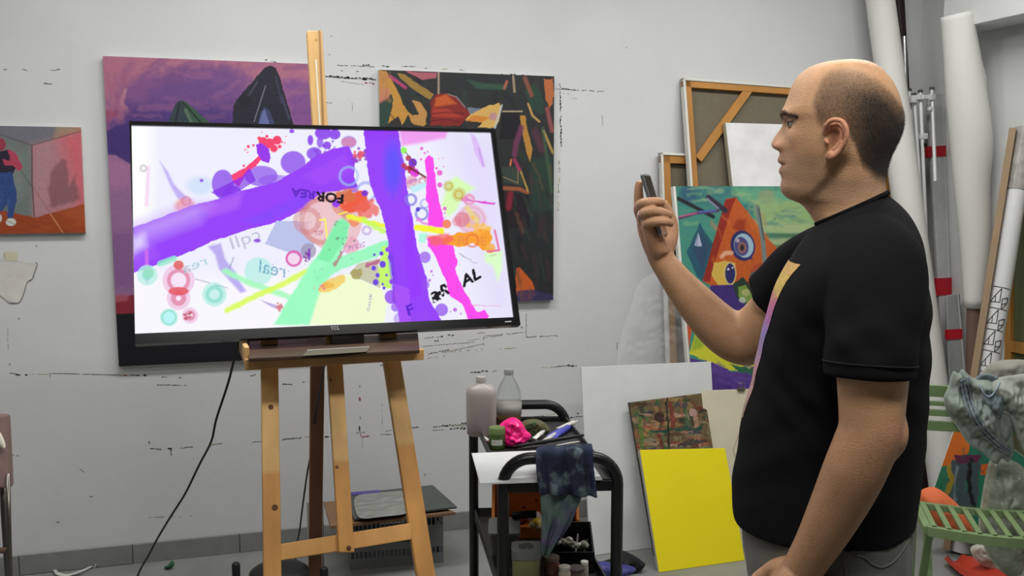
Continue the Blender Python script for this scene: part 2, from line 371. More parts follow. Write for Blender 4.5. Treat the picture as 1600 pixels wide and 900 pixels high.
for s_ in [('black', 5, 109, 11, 109, 2, 0), ('black', 36, 108, 43, 110, 1.4, 0), ('grey', 68, 131, 82, 131, 3, .2), ('black', 88, 109, 94, 109, 2.4, 0), ('grey', 78, 109, 88, 110, .8, 0),
           ('black', 413, 95, 419, 93, 3, 0), ('black', 423, 96, 436, 98, 2.2, 0), ('black', 527, 102, 585, 104, 1.5, .05), ('black', 566, 102, 578, 102, 2.4, 0), ('green', 596, 104, 609, 104, 3.4, .3),
           ('black', 508, 119, 588, 124, 3.4, .08), ('black', 508, 120, 588, 125, 1.6, 0), ('black', 566, 122, 573, 123, 6, 0), ('black', 540, 121, 548, 121, 5, 0), ('red', 564, 128, 586, 131, 3.2, .1), ('grey', 533, 127, 568, 132, .8, 0),
           ('black', 532, 110, 537, 111, 1.6, 0), ('black', 555, 112, 562, 111, 1.4, 0), ('black', 627, 104, 650, 104, 1.6, 0), ('green', 663, 106, 668, 106, 2.5, 0), ('yellow', 690, 108, 700, 108, 2, .2), ('green', 718, 109, 727, 110, 1.6, 0),
           ('black', 782, 116, 806, 117, 3, .2), ('black', 815, 117, 832, 119, 2, .2), ('black', 875, 130, 876, 172, 2.2, .3), ('black', 876, 150, 876, 230, 3, .2), ('yellow', 875, 236, 873, 330, 2, .5), ('grey', 873, 250, 871, 330, 1.2, .5),
           ('black', 868, 139, 945, 143, 1.6, .12), ('black', 878, 138, 900, 141, 2.6, .1), ('grey', 878, 146, 890, 146, 1, .2), ('grey', 893, 153, 902, 154, 1, 0), ('grey', 976, 74, 981, 76, 3, 0), ('black', 940, 168, 942, 205, 1, .4),
           ('grey', 508, 160, 519, 161, 1.6, 0), ('grey', 550, 160, 551, 173, 1, 0), ('grey', 517, 56, 519, 57, 1.5, 0), ('grey', 512, 84, 518, 87, 1.5, .4),
           ('black', 662, 528, 690, 526, 1.4, .3), ('black', 688, 526, 710, 523, 3, .1), ('black', 678, 532, 690, 532, 2.2, .1), ('grey', 660, 541, 745, 534, 1.3, .2), ('black', 668, 553, 702, 546, 1.8, .1), ('black', 690, 551, 756, 537, 1, .1),
           ('black', 756, 520, 756, 540, 1.6, .1), ('yellow', 744, 520, 757, 519, 2.4, .1), ('black', 757, 525, 820, 519, 1.2, .3), ('yellow', 700, 550, 755, 545, 1.6, .5), ('yellow', 780, 545, 808, 543, 2, .2), ('grey', 730, 532, 810, 520, .8, .3),
           ('black', 822, 490, 822, 527, 1.4, .05), ('black', 822, 527, 872, 524, 1.4, .1), ('grey', 815, 510, 817, 514, 4, 0), ('grey', 660, 560, 700, 556, .9, .3),
           ('yellow', 846, 574, 868, 573, 2, .2), ('black', 868, 573, 902, 571, 2.2, .1), ('black', 886, 571, 897, 571, 3.4, 0), ('black', 734, 582, 763, 580, 3.4, .05), ('grey', 768, 580, 776, 579, 1.4, 0),
           ('black', 15, 583, 28, 584, 1, .1), ('black', 25, 586, 32, 586, 2, 0), ('black', 39, 585, 43, 587, 3, 0), ('yellow', 50, 584, 75, 585, 1, .3), ('black', 80, 583, 185, 586, 1.2, .02), ('black', 78, 582, 79, 589, 1.2, 0), ('red', 192, 586, 200, 586, 3.4, 0), ('yellow', 185, 585, 194, 586, 2, 0),
           ('black', 203, 585, 218, 587, 1.6, 0), ('black', 223, 586, 230, 588, 3.4, 0), ('black', 245, 601, 291, 602, 1.3, .02), ('grey', 252, 589, 262, 589, 1.8, 0), ('grey', 279, 589, 284, 590, 2, 0), ('grey', 14, 567, 16, 570, 3, 0),
           ('black', 233, 688, 234, 694, 1.8, 0), ('black', 235, 700, 253, 702, 1.9, 0), ('black', 261, 700, 269, 700, 3.4, 0), ('black', 266, 700, 268, 713, 2.8, 0), ('yellow', 281, 700, 290, 699, 2.6, 0), ('black', 288, 699, 302, 698, 1.8, 0), ('yellow', 328, 695, 336, 694, 2.4, 0), ('grey', 332, 694, 348, 693, 1.4, 0),
           ('black', 391, 587, 405, 585, 2.2, .3), ('black', 441, 600, 457, 601, 2.2, 0), ('grey', 472, 597, 477, 597, 1.5, 0), ('grey', 393, 691, 409, 689, 1.4, 0), ('black', 436, 687, 470, 684, 2, .03), ('grey', 468, 684, 484, 682, 1.2, .1), ('black', 506, 682, 514, 681, 3, 0),
           ('black', 562, 601, 562, 606, 2.4, 0), ('red', 560, 612, 562, 634, 4.6, .15), ('black', 561, 664, 562, 674, 4.2, .05), ('grey', 563, 650, 563, 656, 2, 0), ('red', 562, 676, 565, 683, 2.4, 0), ('red', 565, 682, 577, 682, 2.6, 0), ('grey', 556, 676, 571, 675, 1.2, 0), ('grey', 566, 684, 566, 700, 1, .1),
           ('black', 594, 570, 602, 570, 1.8, 0), ('grey', 597, 630, 597, 668, 1, .1), ('grey', 594, 679, 612, 678, 1.6, .1), ('grey', 602, 673, 612, 672, 1.4, 0), ('black', 640, 668, 654, 667, 2.4, .1), ('black', 640, 655, 642, 666, 1.8, 0),
           ('black', 676, 667, 730, 662, 1.9, .08), ('yellow', 690, 667, 728, 664, 1.6, .2), ('black', 702, 670, 728, 669, 3, .1), ('grey', 675, 672, 694, 671, 1.4, .1), ('black', 690, 665, 700, 666, 3, 0),
           ('yellow', 838, 653, 875, 644, 1.6, .1), ('black', 826, 653, 850, 649, 2.2, .1), ('black', 850, 656, 911, 650, 2.2, .03), ('grey', 900, 645, 905, 646, 2.6, 0), ('black', 720, 661, 735, 662, 2.4, 0), ('black', 720, 668, 733, 668, 1.6, 0),
           ('grey', 10, 710, 30, 712, 1.4, .5), ('grey', 125, 732, 132, 738, 1, 0), ('grey', 88, 815, 94, 816, 2, 0), ('grey', 140, 775, 150, 778, 2, .3), ('grey', 662, 743, 666, 740, 3, 0), ('grey', 28, 497, 31, 499, 2, 0), ('grey', 56, 383, 58, 385, 2, 0),
           ('grey', 964, 535, 964, 548, 1.2, 0), ('grey', 12, 508, 13, 545, .9, .3), ('grey', 232, 808, 300, 806, .7, .6)]:
    stroke(*s_)
for k_, c_ in (('black', (46, 46, 50)), ('red', (150, 50, 60)), ('green', (60, 85, 75)), ('yellow', (170, 168, 110)), ('grey', (115, 115, 116))):
    o = marks[k_].build('paint_mark', mat('dried_paint_'+k_, c_, .6, var=.2), wall_back); tag(o, label='dried %s paint marks around where canvases hung' % k_, kind='stuff')

# --- small painting at the left
q = [wpt(-62, 195.5, .025), wpt(126.5, 200, .025), wpt(130.5, 364, .025), wpt(-58, 366, .025)]
q[1].z = q[0].z; q[2].z = q[3].z; q[3].x = q[0].x; q[2].x = q[1].x
t, A = canvas_thing('painting', 'small painting of a seated figure in jeans beside a pink wall, at the left edge', q, .024, (190, 170), (150, 112, 118))
A.poly([(-70, 190), (135, 190), (135, 204), (50, 227), (-70, 200)], (112, 112, 122), wob=1)
A.poly([(88, 195), (135, 195), (135, 208), (85, 219)], (140, 140, 112), wob=2, soft=6)
A.poly([(-70, 196), (50, 227), (51, 345), (-70, 312)], (108, 118, 116), soft=2)
A.poly([(0, 230), (40, 240), (40, 300), (20, 320), (0, 280)], (128, 136, 132), .6, soft=20)
A.poly([(51, 227), (135, 202), (135, 325), (53, 340)], (176, 122, 132), soft=1)
A.poly([(95, 213), (135, 200), (135, 320), (122, 320)], (205, 95, 105), .9, soft=30)
A.poly([(51, 227), (80, 220), (75, 335), (53, 338)], (170, 135, 140), .6, soft=20)
A.line([(50, 228), (50, 285), (54, 340)], 1.6, (80, 50, 55)); A.line([(-10, 207), (50, 227), (130, 204)], 1.2, (90, 70, 72))
A.poly([(76, 300), (80, 268), (92, 252), (97, 248), (104, 252), (105, 266), (108, 290), (114, 282), (118, 270), (120, 290), (126, 312), (80, 325)], (128, 85, 92), .8, soft=5, wob=2)
A.poly([(-70, 310), (-10, 325), (55, 340), (129, 320), (135, 320), (135, 370), (-70, 370)], (152, 66, 32), wob=1)
A.poly([(90, 330), (135, 320), (135, 350)], (170, 85, 45), .6, soft=12); A.streaks(20, -20, 125, 335, 362, [(130, 52, 30), (172, 84, 40)], 20, 3, 10)
A.line([(78, 333), (98, 363)], 1.6, (205, 140, 90)); A.line([(52, 292), (78, 333)], 1, (150, 95, 90)); A.line([(30, 262), (52, 296)], 2, (90, 90, 85), .7)
A.disc(0, 226, 9, (150, 55, 75), ry=10); A.poly([(-12, 240), (12, 234), (24, 244), (26, 260), (18, 276), (-12, 276)], (40, 34, 52), wob=1)
A.poly([(12, 233), (24, 238), (36, 262), (30, 268), (20, 258), (8, 258), (4, 248), (16, 252)], (176, 66, 92), wob=1)
A.poly([(-12, 272), (18, 268), (26, 300), (26, 312), (20, 342), (12, 342), (12, 318), (2, 330), (-12, 330)], (48, 74, 130), wob=1)
A.streaks(14, -8, 18, 276, 325, [(70, 105, 165), (30, 45, 90)], 14, 2.5, 70); A.disc(17, 347, 8, (205, 205, 198), ry=6); A.disc(-1, 341, 4, (200, 200, 195), ry=6)
A.line([(10, 345), (22, 350)], 1, (90, 90, 90)); A.build('painted_canvas', M_paint, t)

# --- torn paper taped under it
pts = [(-14, 408), (-2, 403), (20, 407), (40, 410), (55, 410), (58, 413), (53, 428), (50, 436), (42, 441), (38, 456), (33, 468), (28, 473), (14, 473), (4, 464), (-8, 455), (-16, 440)]
t = thing('torn_paper', 'torn piece of white paper taped to the wall below the small painting', 'paper', wpt(20, 473))
MB().poly([wpt(x, y, .002+.003*((i*7) % 3)/3) for i, (x, y) in enumerate(pts)], (0, -.0008, 0)).build('sheet', mat('torn_sheet', (206, 205, 200), .85, bump=.3, bscale=30), t)
edge = spline([wpt(x, y, .0035) for x, y in pts[4:13]], 4); MB().tube(edge, .0016, 5).build('torn_edge', mat('torn_rim', (120, 118, 116), .9, var=.3), t)
MB().poly([wpt(7, 393, .004), wpt(27, 394, .004), wpt(27, 408, .004), (wpt(8, 407, .004))], (0, -.0006, 0)).build('masking_tape', mat('masking_tape', (200, 196, 170), .7), t)

# --- purple painting
q = [wpt(160.5, 87.5, .03), wpt(493, 99.5, .03), wpt(493, 560, .03), wpt(181, 573, .03)]
q[1].z = q[0].z; q[2].z = q[3].z; x_ = q[0].x; q[3].x = x_+.012; q[2].x = q[1].x
t, A = canvas_thing('painting', 'large purple and pink painting with two dark cones, behind the left of the television', q, .028, (330, 440), (158, 100, 132))
A.poly([(150, 80), (500, 90), (500, 130), (330, 120), (160, 150)], (168, 104, 128), soft=14)
A.poly([(185, 190), (172, 160), (190, 130), (235, 115), (300, 100), (360, 100), (395, 120), (380, 180), (300, 200)], (118, 74, 130), .9, soft=16, wob=6)
A.poly([(230, 190), (225, 150), (260, 125), (330, 115), (375, 130), (370, 200)], (98, 66, 130), .8, soft=22, wob=6)
A.line([(205, 100), (185, 130), (180, 165), (200, 180)], 14, (150, 92, 128), .7, soft=8); A.line([(196, 140), (190, 160), (203, 178)], 6, (176, 120, 138), .8, soft=3)
A.poly([(168, 192), (200, 165), (280, 165), (370, 170), (370, 200), (300, 240), (204, 255), (166, 245)], (74, 50, 118), .95, soft=22, wob=5)
A.poly([(163, 175), (175, 170), (185, 178), (168, 190)], (140, 60, 90), .8, soft=6)
A.poly([(440, 125), (470, 120), (500, 135), (500, 200), (455, 200)], (122, 74, 138), .9, soft=14, wob=4)
A.streaks(50, 200, 480, 105, 185, [(130, 80, 135), (90, 60, 125), (150, 95, 135), (105, 62, 118)], 45, 9, -12, 25, .35)
A.streaks(14, 162, 200, 110, 170, [(170, 105, 130), (150, 85, 115)], 30, 7, 80, 20, .4)
A.poly([(160, 243), (180, 242), (206, 258), (260, 300), (260, 470), (160, 470)], (142, 100, 142), soft=2)
A.poly([(160, 243), (206, 256), (206, 290), (165, 300)], (160, 108, 148), .8, soft=14); A.poly([(166, 365), (210, 360), (210, 450), (176, 450)], (124, 86, 136), .8, soft=14)
A.poly([(166, 240), (164, 205), (206, 190), (206, 258), (180, 242)], (58, 42, 108), .9, soft=3)
A.poly([(160, 464), (260, 458), (260, 492), (160, 492)], (130, 38, 52), wob=2, soft=3); A.poly([(160, 462), (200, 460), (200, 470), (165, 474)], (170, 90, 110), .7, soft=4)
A.poly([(160, 490), (500, 490), (500, 580), (160, 580)], (17, 17, 24)); A.poly([(262, 193), (274, 162), (283, 156), (292, 160), (325, 194)], (44, 60, 66))
A.poly([(283, 156), (292, 160), (330, 194), (304, 194)], (52, 84, 66)); A.line([(286, 160), (316, 194)], 2.5, (20, 30, 26)); A.line([(290, 172), (300, 193)], 5, (84, 108, 92), .9); A.line([(280, 162), (274, 193)], 3, (24, 34, 42))
A.poly([(363, 196), (365, 165), (370, 155), (398, 124), (413, 106), (423, 102.5), (431, 106), (436, 118), (446, 150), (459, 196)], (31, 31, 46), wob=.6)
A.poly([(402, 196), (407, 176), (413, 167), (421, 172), (430, 196)], (58, 64, 100)); A.poly([(404, 196), (410, 174), (414, 171), (422, 196)], (98, 106, 158))
A.line([(415, 134), (397, 190)], 1.5, (120, 120, 140)); A.line([(402, 128), (388, 150)], 2, (74, 78, 104), .8); A.line([(431, 120), (440, 160)], 3, (50, 52, 76)); A.line([(440, 150), (452, 186)], 3, (66, 70, 100), .7)
A.disc(384, 158, 10, (20, 20, 28), .7, soft=6); A.build('painted_canvas', M_paint, t)

# --- dark painting with plants
q = [wpt(592, 109, .03), wpt(866, 121.5, .03), wpt(866, 468, .03), wpt(603, 478, .03)]
q[1].z = q[0].z; q[2].z = q[3].z; q[3].x = q[0].x; q[2].x = q[1].x
t, A = canvas_thing('painting', 'dark green painting with orange leaves and a red flower, behind the right of the television', q, .028, (290, 380), (40, 42, 44))
def c8(*p): return [(580+x/3.75, 90+y/3.75) for x, y in p]
A.streaks(60, 600, 870, 110, 470, [(28, 28, 36), (44, 58, 50), (34, 44, 46), (52, 48, 50)], 50, 9, 75, 20, .7)
A.poly(c8((40, 70), (90, 80), (110, 130), (120, 210), (45, 260)), (186, 132, 70), wob=1); A.poly(c8((60, 170), (118, 190), (100, 240), (45, 270)), (190, 120, 104), .8, soft=4)
A.poly(c8((45, 280), (100, 240), (135, 200), (110, 330), (100, 400), (45, 400)), (40, 66, 56))
A.poly(c8((95, 105), (125, 130), (165, 220), (200, 300), (240, 340), (320, 330), (325, 395), (240, 380), (215, 335), (180, 395), (160, 340), (100, 390), (130, 250), (110, 190)), (188, 138, 62), wob=1)
A.poly(c8((240, 250), (290, 265), (325, 320), (315, 400), (250, 390), (230, 340), (280, 330)), (184, 136, 76), wob=1)
A.poly(c8((90, 80), (180, 90), (360, 230), (340, 250), (170, 150), (210, 290), (280, 320), (230, 330), (190, 260), (130, 150)), (34, 48, 46)); A.poly(c8((150, 90), (200, 100), (365, 215), (345, 245), (250, 190), (180, 130)), (150, 118, 56), wob=1)
A.line(c8((110, 110), (200, 175)), 5, (170, 60, 110)); A.poly(c8((200, 80), (385, 90), (380, 120), (300, 130)), (168, 92, 104)); A.line(c8((395, 90), (395, 210)), 3, (160, 140, 122)); A.line(c8((110, 330), (165, 395)), 1.5, (60, 40, 30))
A.streaks(12, 592, 612, 112, 150, [(200, 150, 86), (160, 104, 60)], 12, 3, 70, 20, .5)
A.poly(c8((430, 100), (860, 110), (860, 190), (600, 190), (450, 150)), (38, 42, 46)); A.poly(c8((560, 130), (650, 150), (800, 160), (790, 190), (620, 180)), (48, 82, 66), .9, soft=4)
A.line(c8((780, 180), (795, 140)), 4, (160, 90, 72)); A.line(c8((832, 110), (840, 200)), 3.5, (150, 134, 112)); A.poly(c8((345, 260), (380, 215), (450, 210), (500, 230), (580, 330), (545, 370), (520, 400), (345, 400), (350, 330)), (128, 36, 34), wob=1)
A.poly(c8((380, 235), (440, 215), (500, 270), (430, 280), (370, 290)), (196, 92, 42), .9, soft=4); A.poly(c8((360, 300), (450, 300), (540, 350), (440, 350), (355, 345)), (172, 58, 46), .9, soft=3); A.line(c8((450, 215), (500, 230), (550, 290)), 1.6, (150, 150, 150), .7)
A.line(c8((355, 330), (450, 320), (540, 330)), 1.5, (90, 20, 24)); A.line(c8((355, 370), (450, 360), (520, 380)), 1.5, (90, 20, 24))
A.poly(c8((550, 365), (580, 330), (690, 280), (750, 268), (765, 300), (750, 370), (725, 410), (620, 410), (650, 380)), (206, 166, 92), wob=1); A.poly(c8((550, 370), (600, 338), (700, 350), (650, 380)), (204, 130, 50)); A.poly(c8((560, 290), (650, 300), (580, 335)), (120, 130, 150), .8)
A.disc(*c8((715, 345))[0], 6, (170, 120, 150), .7, soft=4); A.line(c8((765, 280), (725, 410)), 3, (190, 196, 200), .8); A.line(c8((770, 315), (885, 315)), 2, (176, 160, 128)); A.poly(c8((770, 320), (870, 320), (870, 480), (750, 480)), (24, 24, 32))
A.poly(c8((870, 340), (900, 340), (945, 540), (930, 620), (910, 560)), (176, 128, 56), wob=1); A.line(c8((920, 270), (945, 340), (985, 375)), 3, (190, 150, 90)); A.poly(c8((895, 190), (960, 150), (1010, 250), (1010, 340), (940, 300)), (36, 62, 52), wob=2)
A.line(c8((900, 120), (940, 220)), 6, (140, 82, 62), .8, soft=3); A.poly(c8((1010, 130), (1070, 125), (1070, 220), (1050, 300), (1025, 240)), (176, 100, 56), wob=2); A.line(c8((1030, 300), (1060, 430)), 6, (150, 80, 80), .8, soft=3); A.line(c8((1010, 430), (1065, 560)), 4, (170, 140, 80), .9)
A.line(c8((880, 410), (850, 500), (840, 570)), 8, (110, 52, 84), .9, soft=4); A.line(c8((960, 430), (1000, 540)), 10, (90, 50, 66), .7, soft=5); A.poly(c8((930, 600), (1070, 560), (1070, 900), (940, 900)), (40, 62, 54), .8, soft=10)
A.poly(c8((765, 640), (860, 640), (915, 760), (780, 730)), (52, 66, 58)); A.line(c8((775, 700), (860, 735), (860, 640)), 1.4, (140, 120, 90)); A.line(c8((780, 765), (870, 770), (915, 790)), 6, (150, 88, 58), soft=2); A.line(c8((870, 650), (918, 780)), 2.5, (180, 150, 70)); A.line(c8((840, 600), (870, 660)), 5, (150, 50, 90), soft=2); A.line(c8((820, 600), (815, 630)), 3, (190, 110, 70))
A.poly(c8((770, 790), (920, 800), (930, 1000), (780, 1000)), (34, 28, 36)); A.line(c8((815, 800), (805, 880)), 9, (130, 34, 54), .9, soft=4); A.poly([(806, 420), (812, 418), (832, 440), (838, 462), (820, 472), (806, 460)], (196, 92, 40), wob=1); A.poly([(808, 455), (830, 452), (868, 462), (868, 470), (806, 472)], (56, 52, 92), .9, soft=3)
A.streaks(30, 800, 864, 250, 450, [(54, 76, 62), (90, 48, 60), (30, 36, 40), (120, 84, 60)], 34, 4, 78, 12, .5, seed=7); A.line([(848, 200), (862, 300)], 4, (64, 96, 70), .7, soft=3)
A.build('painted_canvas', M_paint, t)

# ================================================================ TELEVISION ON ITS EASEL
def cam2w(v): return RGT*v[0]+UPV*v[1]+FWD*v[2]
TVa = cam2w((.9406, .0340, .3378)).normalized(); TVb = cam2w((-.1136, .9611, .2518)); TVb = (TVb-TVa*TVb.dot(TVa)).normalized()
TVn = TVa.cross(TVb)*1.0
if TVn.dot(EYEP-(EYEP+cam2w((-.96, .42, 2.4)))) < 0: TVn = -TVn
TV0 = EYEP+cam2w((-.9636, .4190, 2.4171)); TW, TH_ = .972, .576
def tvp(s, t, o=0.0): return TV0+TVa*s-TVb*t+TVn*o      # s right, t down, o towards the viewer
def ontv(px, py, o=0.0): return onp(px, py, TVn, TV0+TVn*o)
M_tvb = mat('tv_black_gloss', (14, 14, 17), .18, var=.02, coat=.5, spec=.5); M_tvm = mat('tv_casing', (18, 18, 20), .5, var=.04)
tv = thing('television', 'flat black television showing a paint splash picture, standing on the wooden easel', 'television', tvp(TW/2, TH_))
sq = [ontv(205.5, 196.5), ontv(766.5, 207.5), ontv(802, 496), ontv(211, 522)]
oq = [tvp(0, 0), tvp(TW, 0), tvp(TW, TH_), tvp(0, TH_)]
mb = MB()   # bezel ring
v = [p+TVn*.004 for p in oq]+[p+TVn*.004 for p in sq]+[p-TVn*.022 for p in oq]+[p-TVn*.003 for p in sq]
mb.add(v, [(0, 1, 5, 4), (1, 2, 6, 5), (2, 3, 7, 6), (3, 0, 4, 7), (0, 8, 9, 1), (1, 9, 10, 2), (2, 10, 11, 3), (3, 11, 8, 0), (4, 5, 13, 12), (5, 6, 14, 13), (6, 7, 15, 14), (7, 4, 12, 15), (8, 12, 13, 9), (9, 13, 14, 10), (10, 14, 15, 11), (11, 15, 12, 8)])
mb.build('bezel', M_tvb, tv, bevel=.003)
MB().tube([tvp(.004, -.001, -.006), tvp(TW-.004, -.001, -.006)], .0035, 8).build('top_trim', mat('tv_chrome_trim', (150, 150, 155), .2, metal=1), tv)
MB().slab([tvp(.01, .01, -.02), tvp(TW-.01, .01, -.02), tvp(TW-.01, TH_-.01, -.02), tvp(.01, TH_-.01, -.02)], -TVn*.012).build('back_plate', M_tvm, tv, bevel=.004)
MB().slab([tvp(.22, .14, -.031), tvp(TW-.22, .14, -.031), tvp(TW-.18, TH_-.05, -.031), tvp(.18, TH_-.05, -.031)], -TVn*.022).build('rear_housing', M_tvm, tv, bevel=.01)
# lettering on the bezel
def letters(txt, name, m, parent, org, xd, yd, thick, size):
    cu = bpy.data.curves.new('t', 'FONT'); cu.body = txt; cu.size = 1; cu.extrude = .03; o = bpy.data.objects.new('t', cu); C0.objects.link(o); bpy.context.view_layer.update()
    me = bpy.data.meshes.new_from_object(o.evaluated_get(bpy.context.evaluated_depsgraph_get())); bpy.data.objects.remove(o); bpy.data.curves.remove(cu)
    nd = Vector(xd).cross(Vector(yd)).normalized()
    for v in me.vertices: c = v.co.copy(); v.co = Vector(org)+Vector(xd)*(c.x*size)+Vector(yd)*(c.y*size)+nd*(c.z/.03*thick)
    me.materials.clear(); me.materials.append(m); o = bpy.data.objects.new(name, me); link(o, parent); return o
M_logo = mat('logo_white', (210, 212, 215), .4)
org = ontv(516.5, 515.5, .0048); letters('TCL', 'logo', M_logo, tv, org, TVa, TVb, .0006, .0125)
# side light line of the bezel and small mark at the right corner
MB().slab([ontv(789, 502, .0045), ontv(799, 501.4, .0045), ontv(799, 503, .0045), ontv(789, 503.6, .0045)], TVn*.0004).build('corner_mark', M_logo, tv)

# ---- picture on the screen (light-giving)
sq2 = [p-TVn*.0025 for p in sq]
A = Art(sq2, 600, 335, (240, 240, 255)); PU = (150, 62, 250); MG = (252, 72, 238)
g = A
g.poly([(195, 190), (240, 190), (236, 360), (200, 520)], (255, 255, 255), soft=25); g.poly([(690, 200), (790, 205), (810, 500), (760, 500), (720, 300)], (226, 218, 250), .8, soft=60)
g.poly([(200, 430), (480, 430), (480, 530), (200, 530)], (253, 250, 255), .8, soft=30)
g.poly([(622, 200), (700, 204), (696, 216), (655, 224), (628, 228)], (242, 160, 240), soft=6); g.poly([(735, 208), (744, 214), (752, 235), (759, 262), (753, 260), (742, 240)], (222, 190, 248), soft=3); g.line([(748, 232), (755, 260)], 2, (190, 130, 225), .7, soft=2)
g.poly([(700, 285), (712, 275), (725, 284), (742, 294), (724, 305), (712, 330), (700, 340), (690, 320)], (214, 255, 170), .9, soft=6); g.poly([(757, 395), (785, 392), (784, 420), (778, 440), (770, 415), (758, 410)], (220, 255, 200), soft=6)
g.disc(312, 290, 20, (205, 225, 250), .8, soft=8, ry=14); g.line([(232, 262), (229, 320)], 5, (248, 205, 245), .8, soft=4); g.ring(224, 263, 3, 6, (190, 180, 190), .7)
g.poly([(250, 252), (262, 268), (272, 288), (290, 306), (300, 312), (288, 320), (276, 308), (266, 290)], (190, 170, 245), .9, soft=4); g.disc(289, 322, 16, (245, 150, 130), .8, ry=12, soft=6); g.ring(291, 314, 5, 8, (225, 90, 120), .5)
for x, y, rx, ry, al in [(348, 287, 17, 22, .92), (364, 305, 15, 15, .9), (408, 275, 26, 16, .85), (430, 282, 26, 9, .7), (458, 254, 19.5, 18, .92), (491, 240, 12, 10, .95), (505, 208, 13, 10, 1), (485, 219, 4.5, 8, 1), (523, 210, 9, 8, 1), (511, 227, 6.5, 6, 1), (456, 205, 4, 3, 1), (315, 282, 3, 2.5, 1), (500, 222, 5, 9, .9), (545, 222, 12, 10, .6)]:
    g.disc(x, y, rx, (148, 84, 238), al, ry=ry)
g.disc(545, 222, 12, (225, 90, 90), .5, ry=8)
g.poly([(361, 274), (383, 262), (404, 243), (410, 250), (395, 262), (384, 272), (374, 292), (364, 284)], (250, 66, 120), wob=1)
for x, y, r in [(411, 221, 7), (421, 224, 8), (433, 219, 7), (428, 232, 6), (437, 229, 3), (405, 216, 3), (417, 213, 2.5), (388, 229, 2.5), (396, 227, 2), (441, 222, 1.5), (383, 234, 1.4), (447, 213, 1), (445, 223, 1.2), (387, 238, 1.2), (409, 207, 1), (381, 259, 2)]: g.disc(x, y, r, (246, 66, 110))
g.poly([(400, 226), (408, 223), (420, 232), (423, 246), (420, 255), (410, 252), (402, 240)], (150, 50, 235)); g.poly([(330, 300), (378, 276), (390, 262), (400, 282), (372, 300), (345, 312)], (130, 30, 235), .8)
# the wide violet band
g.poly([(206, 356), (258, 337), (300, 321), (345, 310), (384, 296), (430, 285), (470, 262), (490, 246), (520, 232), (545, 228), (556, 250), (552, 275), (560, 292), (545, 296), (520, 300), (500, 306), (480, 326), (430, 348), (402, 354), (330, 378), (300, 392), (272, 403), (208, 427)], PU, wob=1)
g.poly([(206, 352), (300, 318), (330, 320), (310, 345), (240, 372), (208, 400)], (200, 160, 252), .7, soft=26); g.poly([(206, 385), (236, 375), (250, 400), (207, 425)], (165, 90, 250), .5, soft=10); g.poly([(310, 322), (380, 300), (372, 325), (330, 338)], (190, 110, 245), .5, soft=10)
g.poly([(205, 372), (225, 366), (228, 384), (206, 396)], (235, 225, 255), .7, soft=14); g.poly([(380, 345), (480, 300), (480, 320), (400, 352)], (120, 70, 250), .5, soft=10); g.poly([(470, 275), (540, 240), (552, 270), (500, 290)], (165, 75, 250), .6, soft=6)
g.line([(229, 392), (230, 440)], 5, (225, 120, 235), .7, soft=3); g.poly([(540, 285), (556, 285), (560, 300), (548, 300)], (130, 60, 240), .8)
# rings and discs under the band
for x, y, R, r0, r1 in [(279, 438, 25, 12, 18), (279, 466, 18.5, 4, 12), (297, 493, 12.5, 4, 8)]:
    g.disc(x, y, R, (242, 200, 232), .85); g.ring(x, y, r0, r1, (226, 130, 165), .8); g.disc(x, y, r0, (250, 232, 250), .9)
g.disc(279, 455, 16, (230, 84, 92), .9, ry=6.5); g.disc(279, 414, 8, (225, 90, 80), .9, ry=7); g.splat(294, 494, 8, 10, 1, 3, (190, 60, 80), .8, 3)
for x, y, R, r0, r1 in [(335, 460, 19, 8, 14), (264, 496, 14, 9, 12), (230, 430, 16, 0, 8), (404, 424, 22, 0, 1)]:
    g.disc(x, y, R, (180, 240, 230), .75); g.ring(x, y, r0, r1, (130, 220, 205), .7)
g.disc(264, 496, 9, (185, 248, 250), .9); g.line([(250, 412), (272, 404)], 9, (140, 235, 200), .8); g.disc(232, 426, 9, (150, 225, 195), .8)
g.poly([(325, 385), (345, 380), (352, 405), (368, 425), (372, 436), (385, 455), (376, 458), (358, 438), (342, 420), (336, 398)], (178, 160, 240), .85, soft=4)
g.text('real', (447, 434), (-29, -6), (2, -30), (110, 170, 200), .9); g.text('cqII', (410, 372), (-34, 13), (-9, -26), (178, 180, 205), .75); g.text('I', (361, 420), (-20, 3), (10, -28), (150, 150, 190), .8)
g.text('rea', (326, 412), (-30, 12), (-6, -20), (150, 205, 205), .8)
g.poly([(432, 345), (482, 346), (497, 368), (480, 405), (414, 381)], (188, 196, 236)); g.disc(402, 376, 5.5, (150, 90, 225), ry=3)
g.line([(305, 436), (328, 442)], 1.2, (120, 120, 170), .8); g.line([(335, 445), (356, 450)], 1.2, (120, 120, 170), .6)
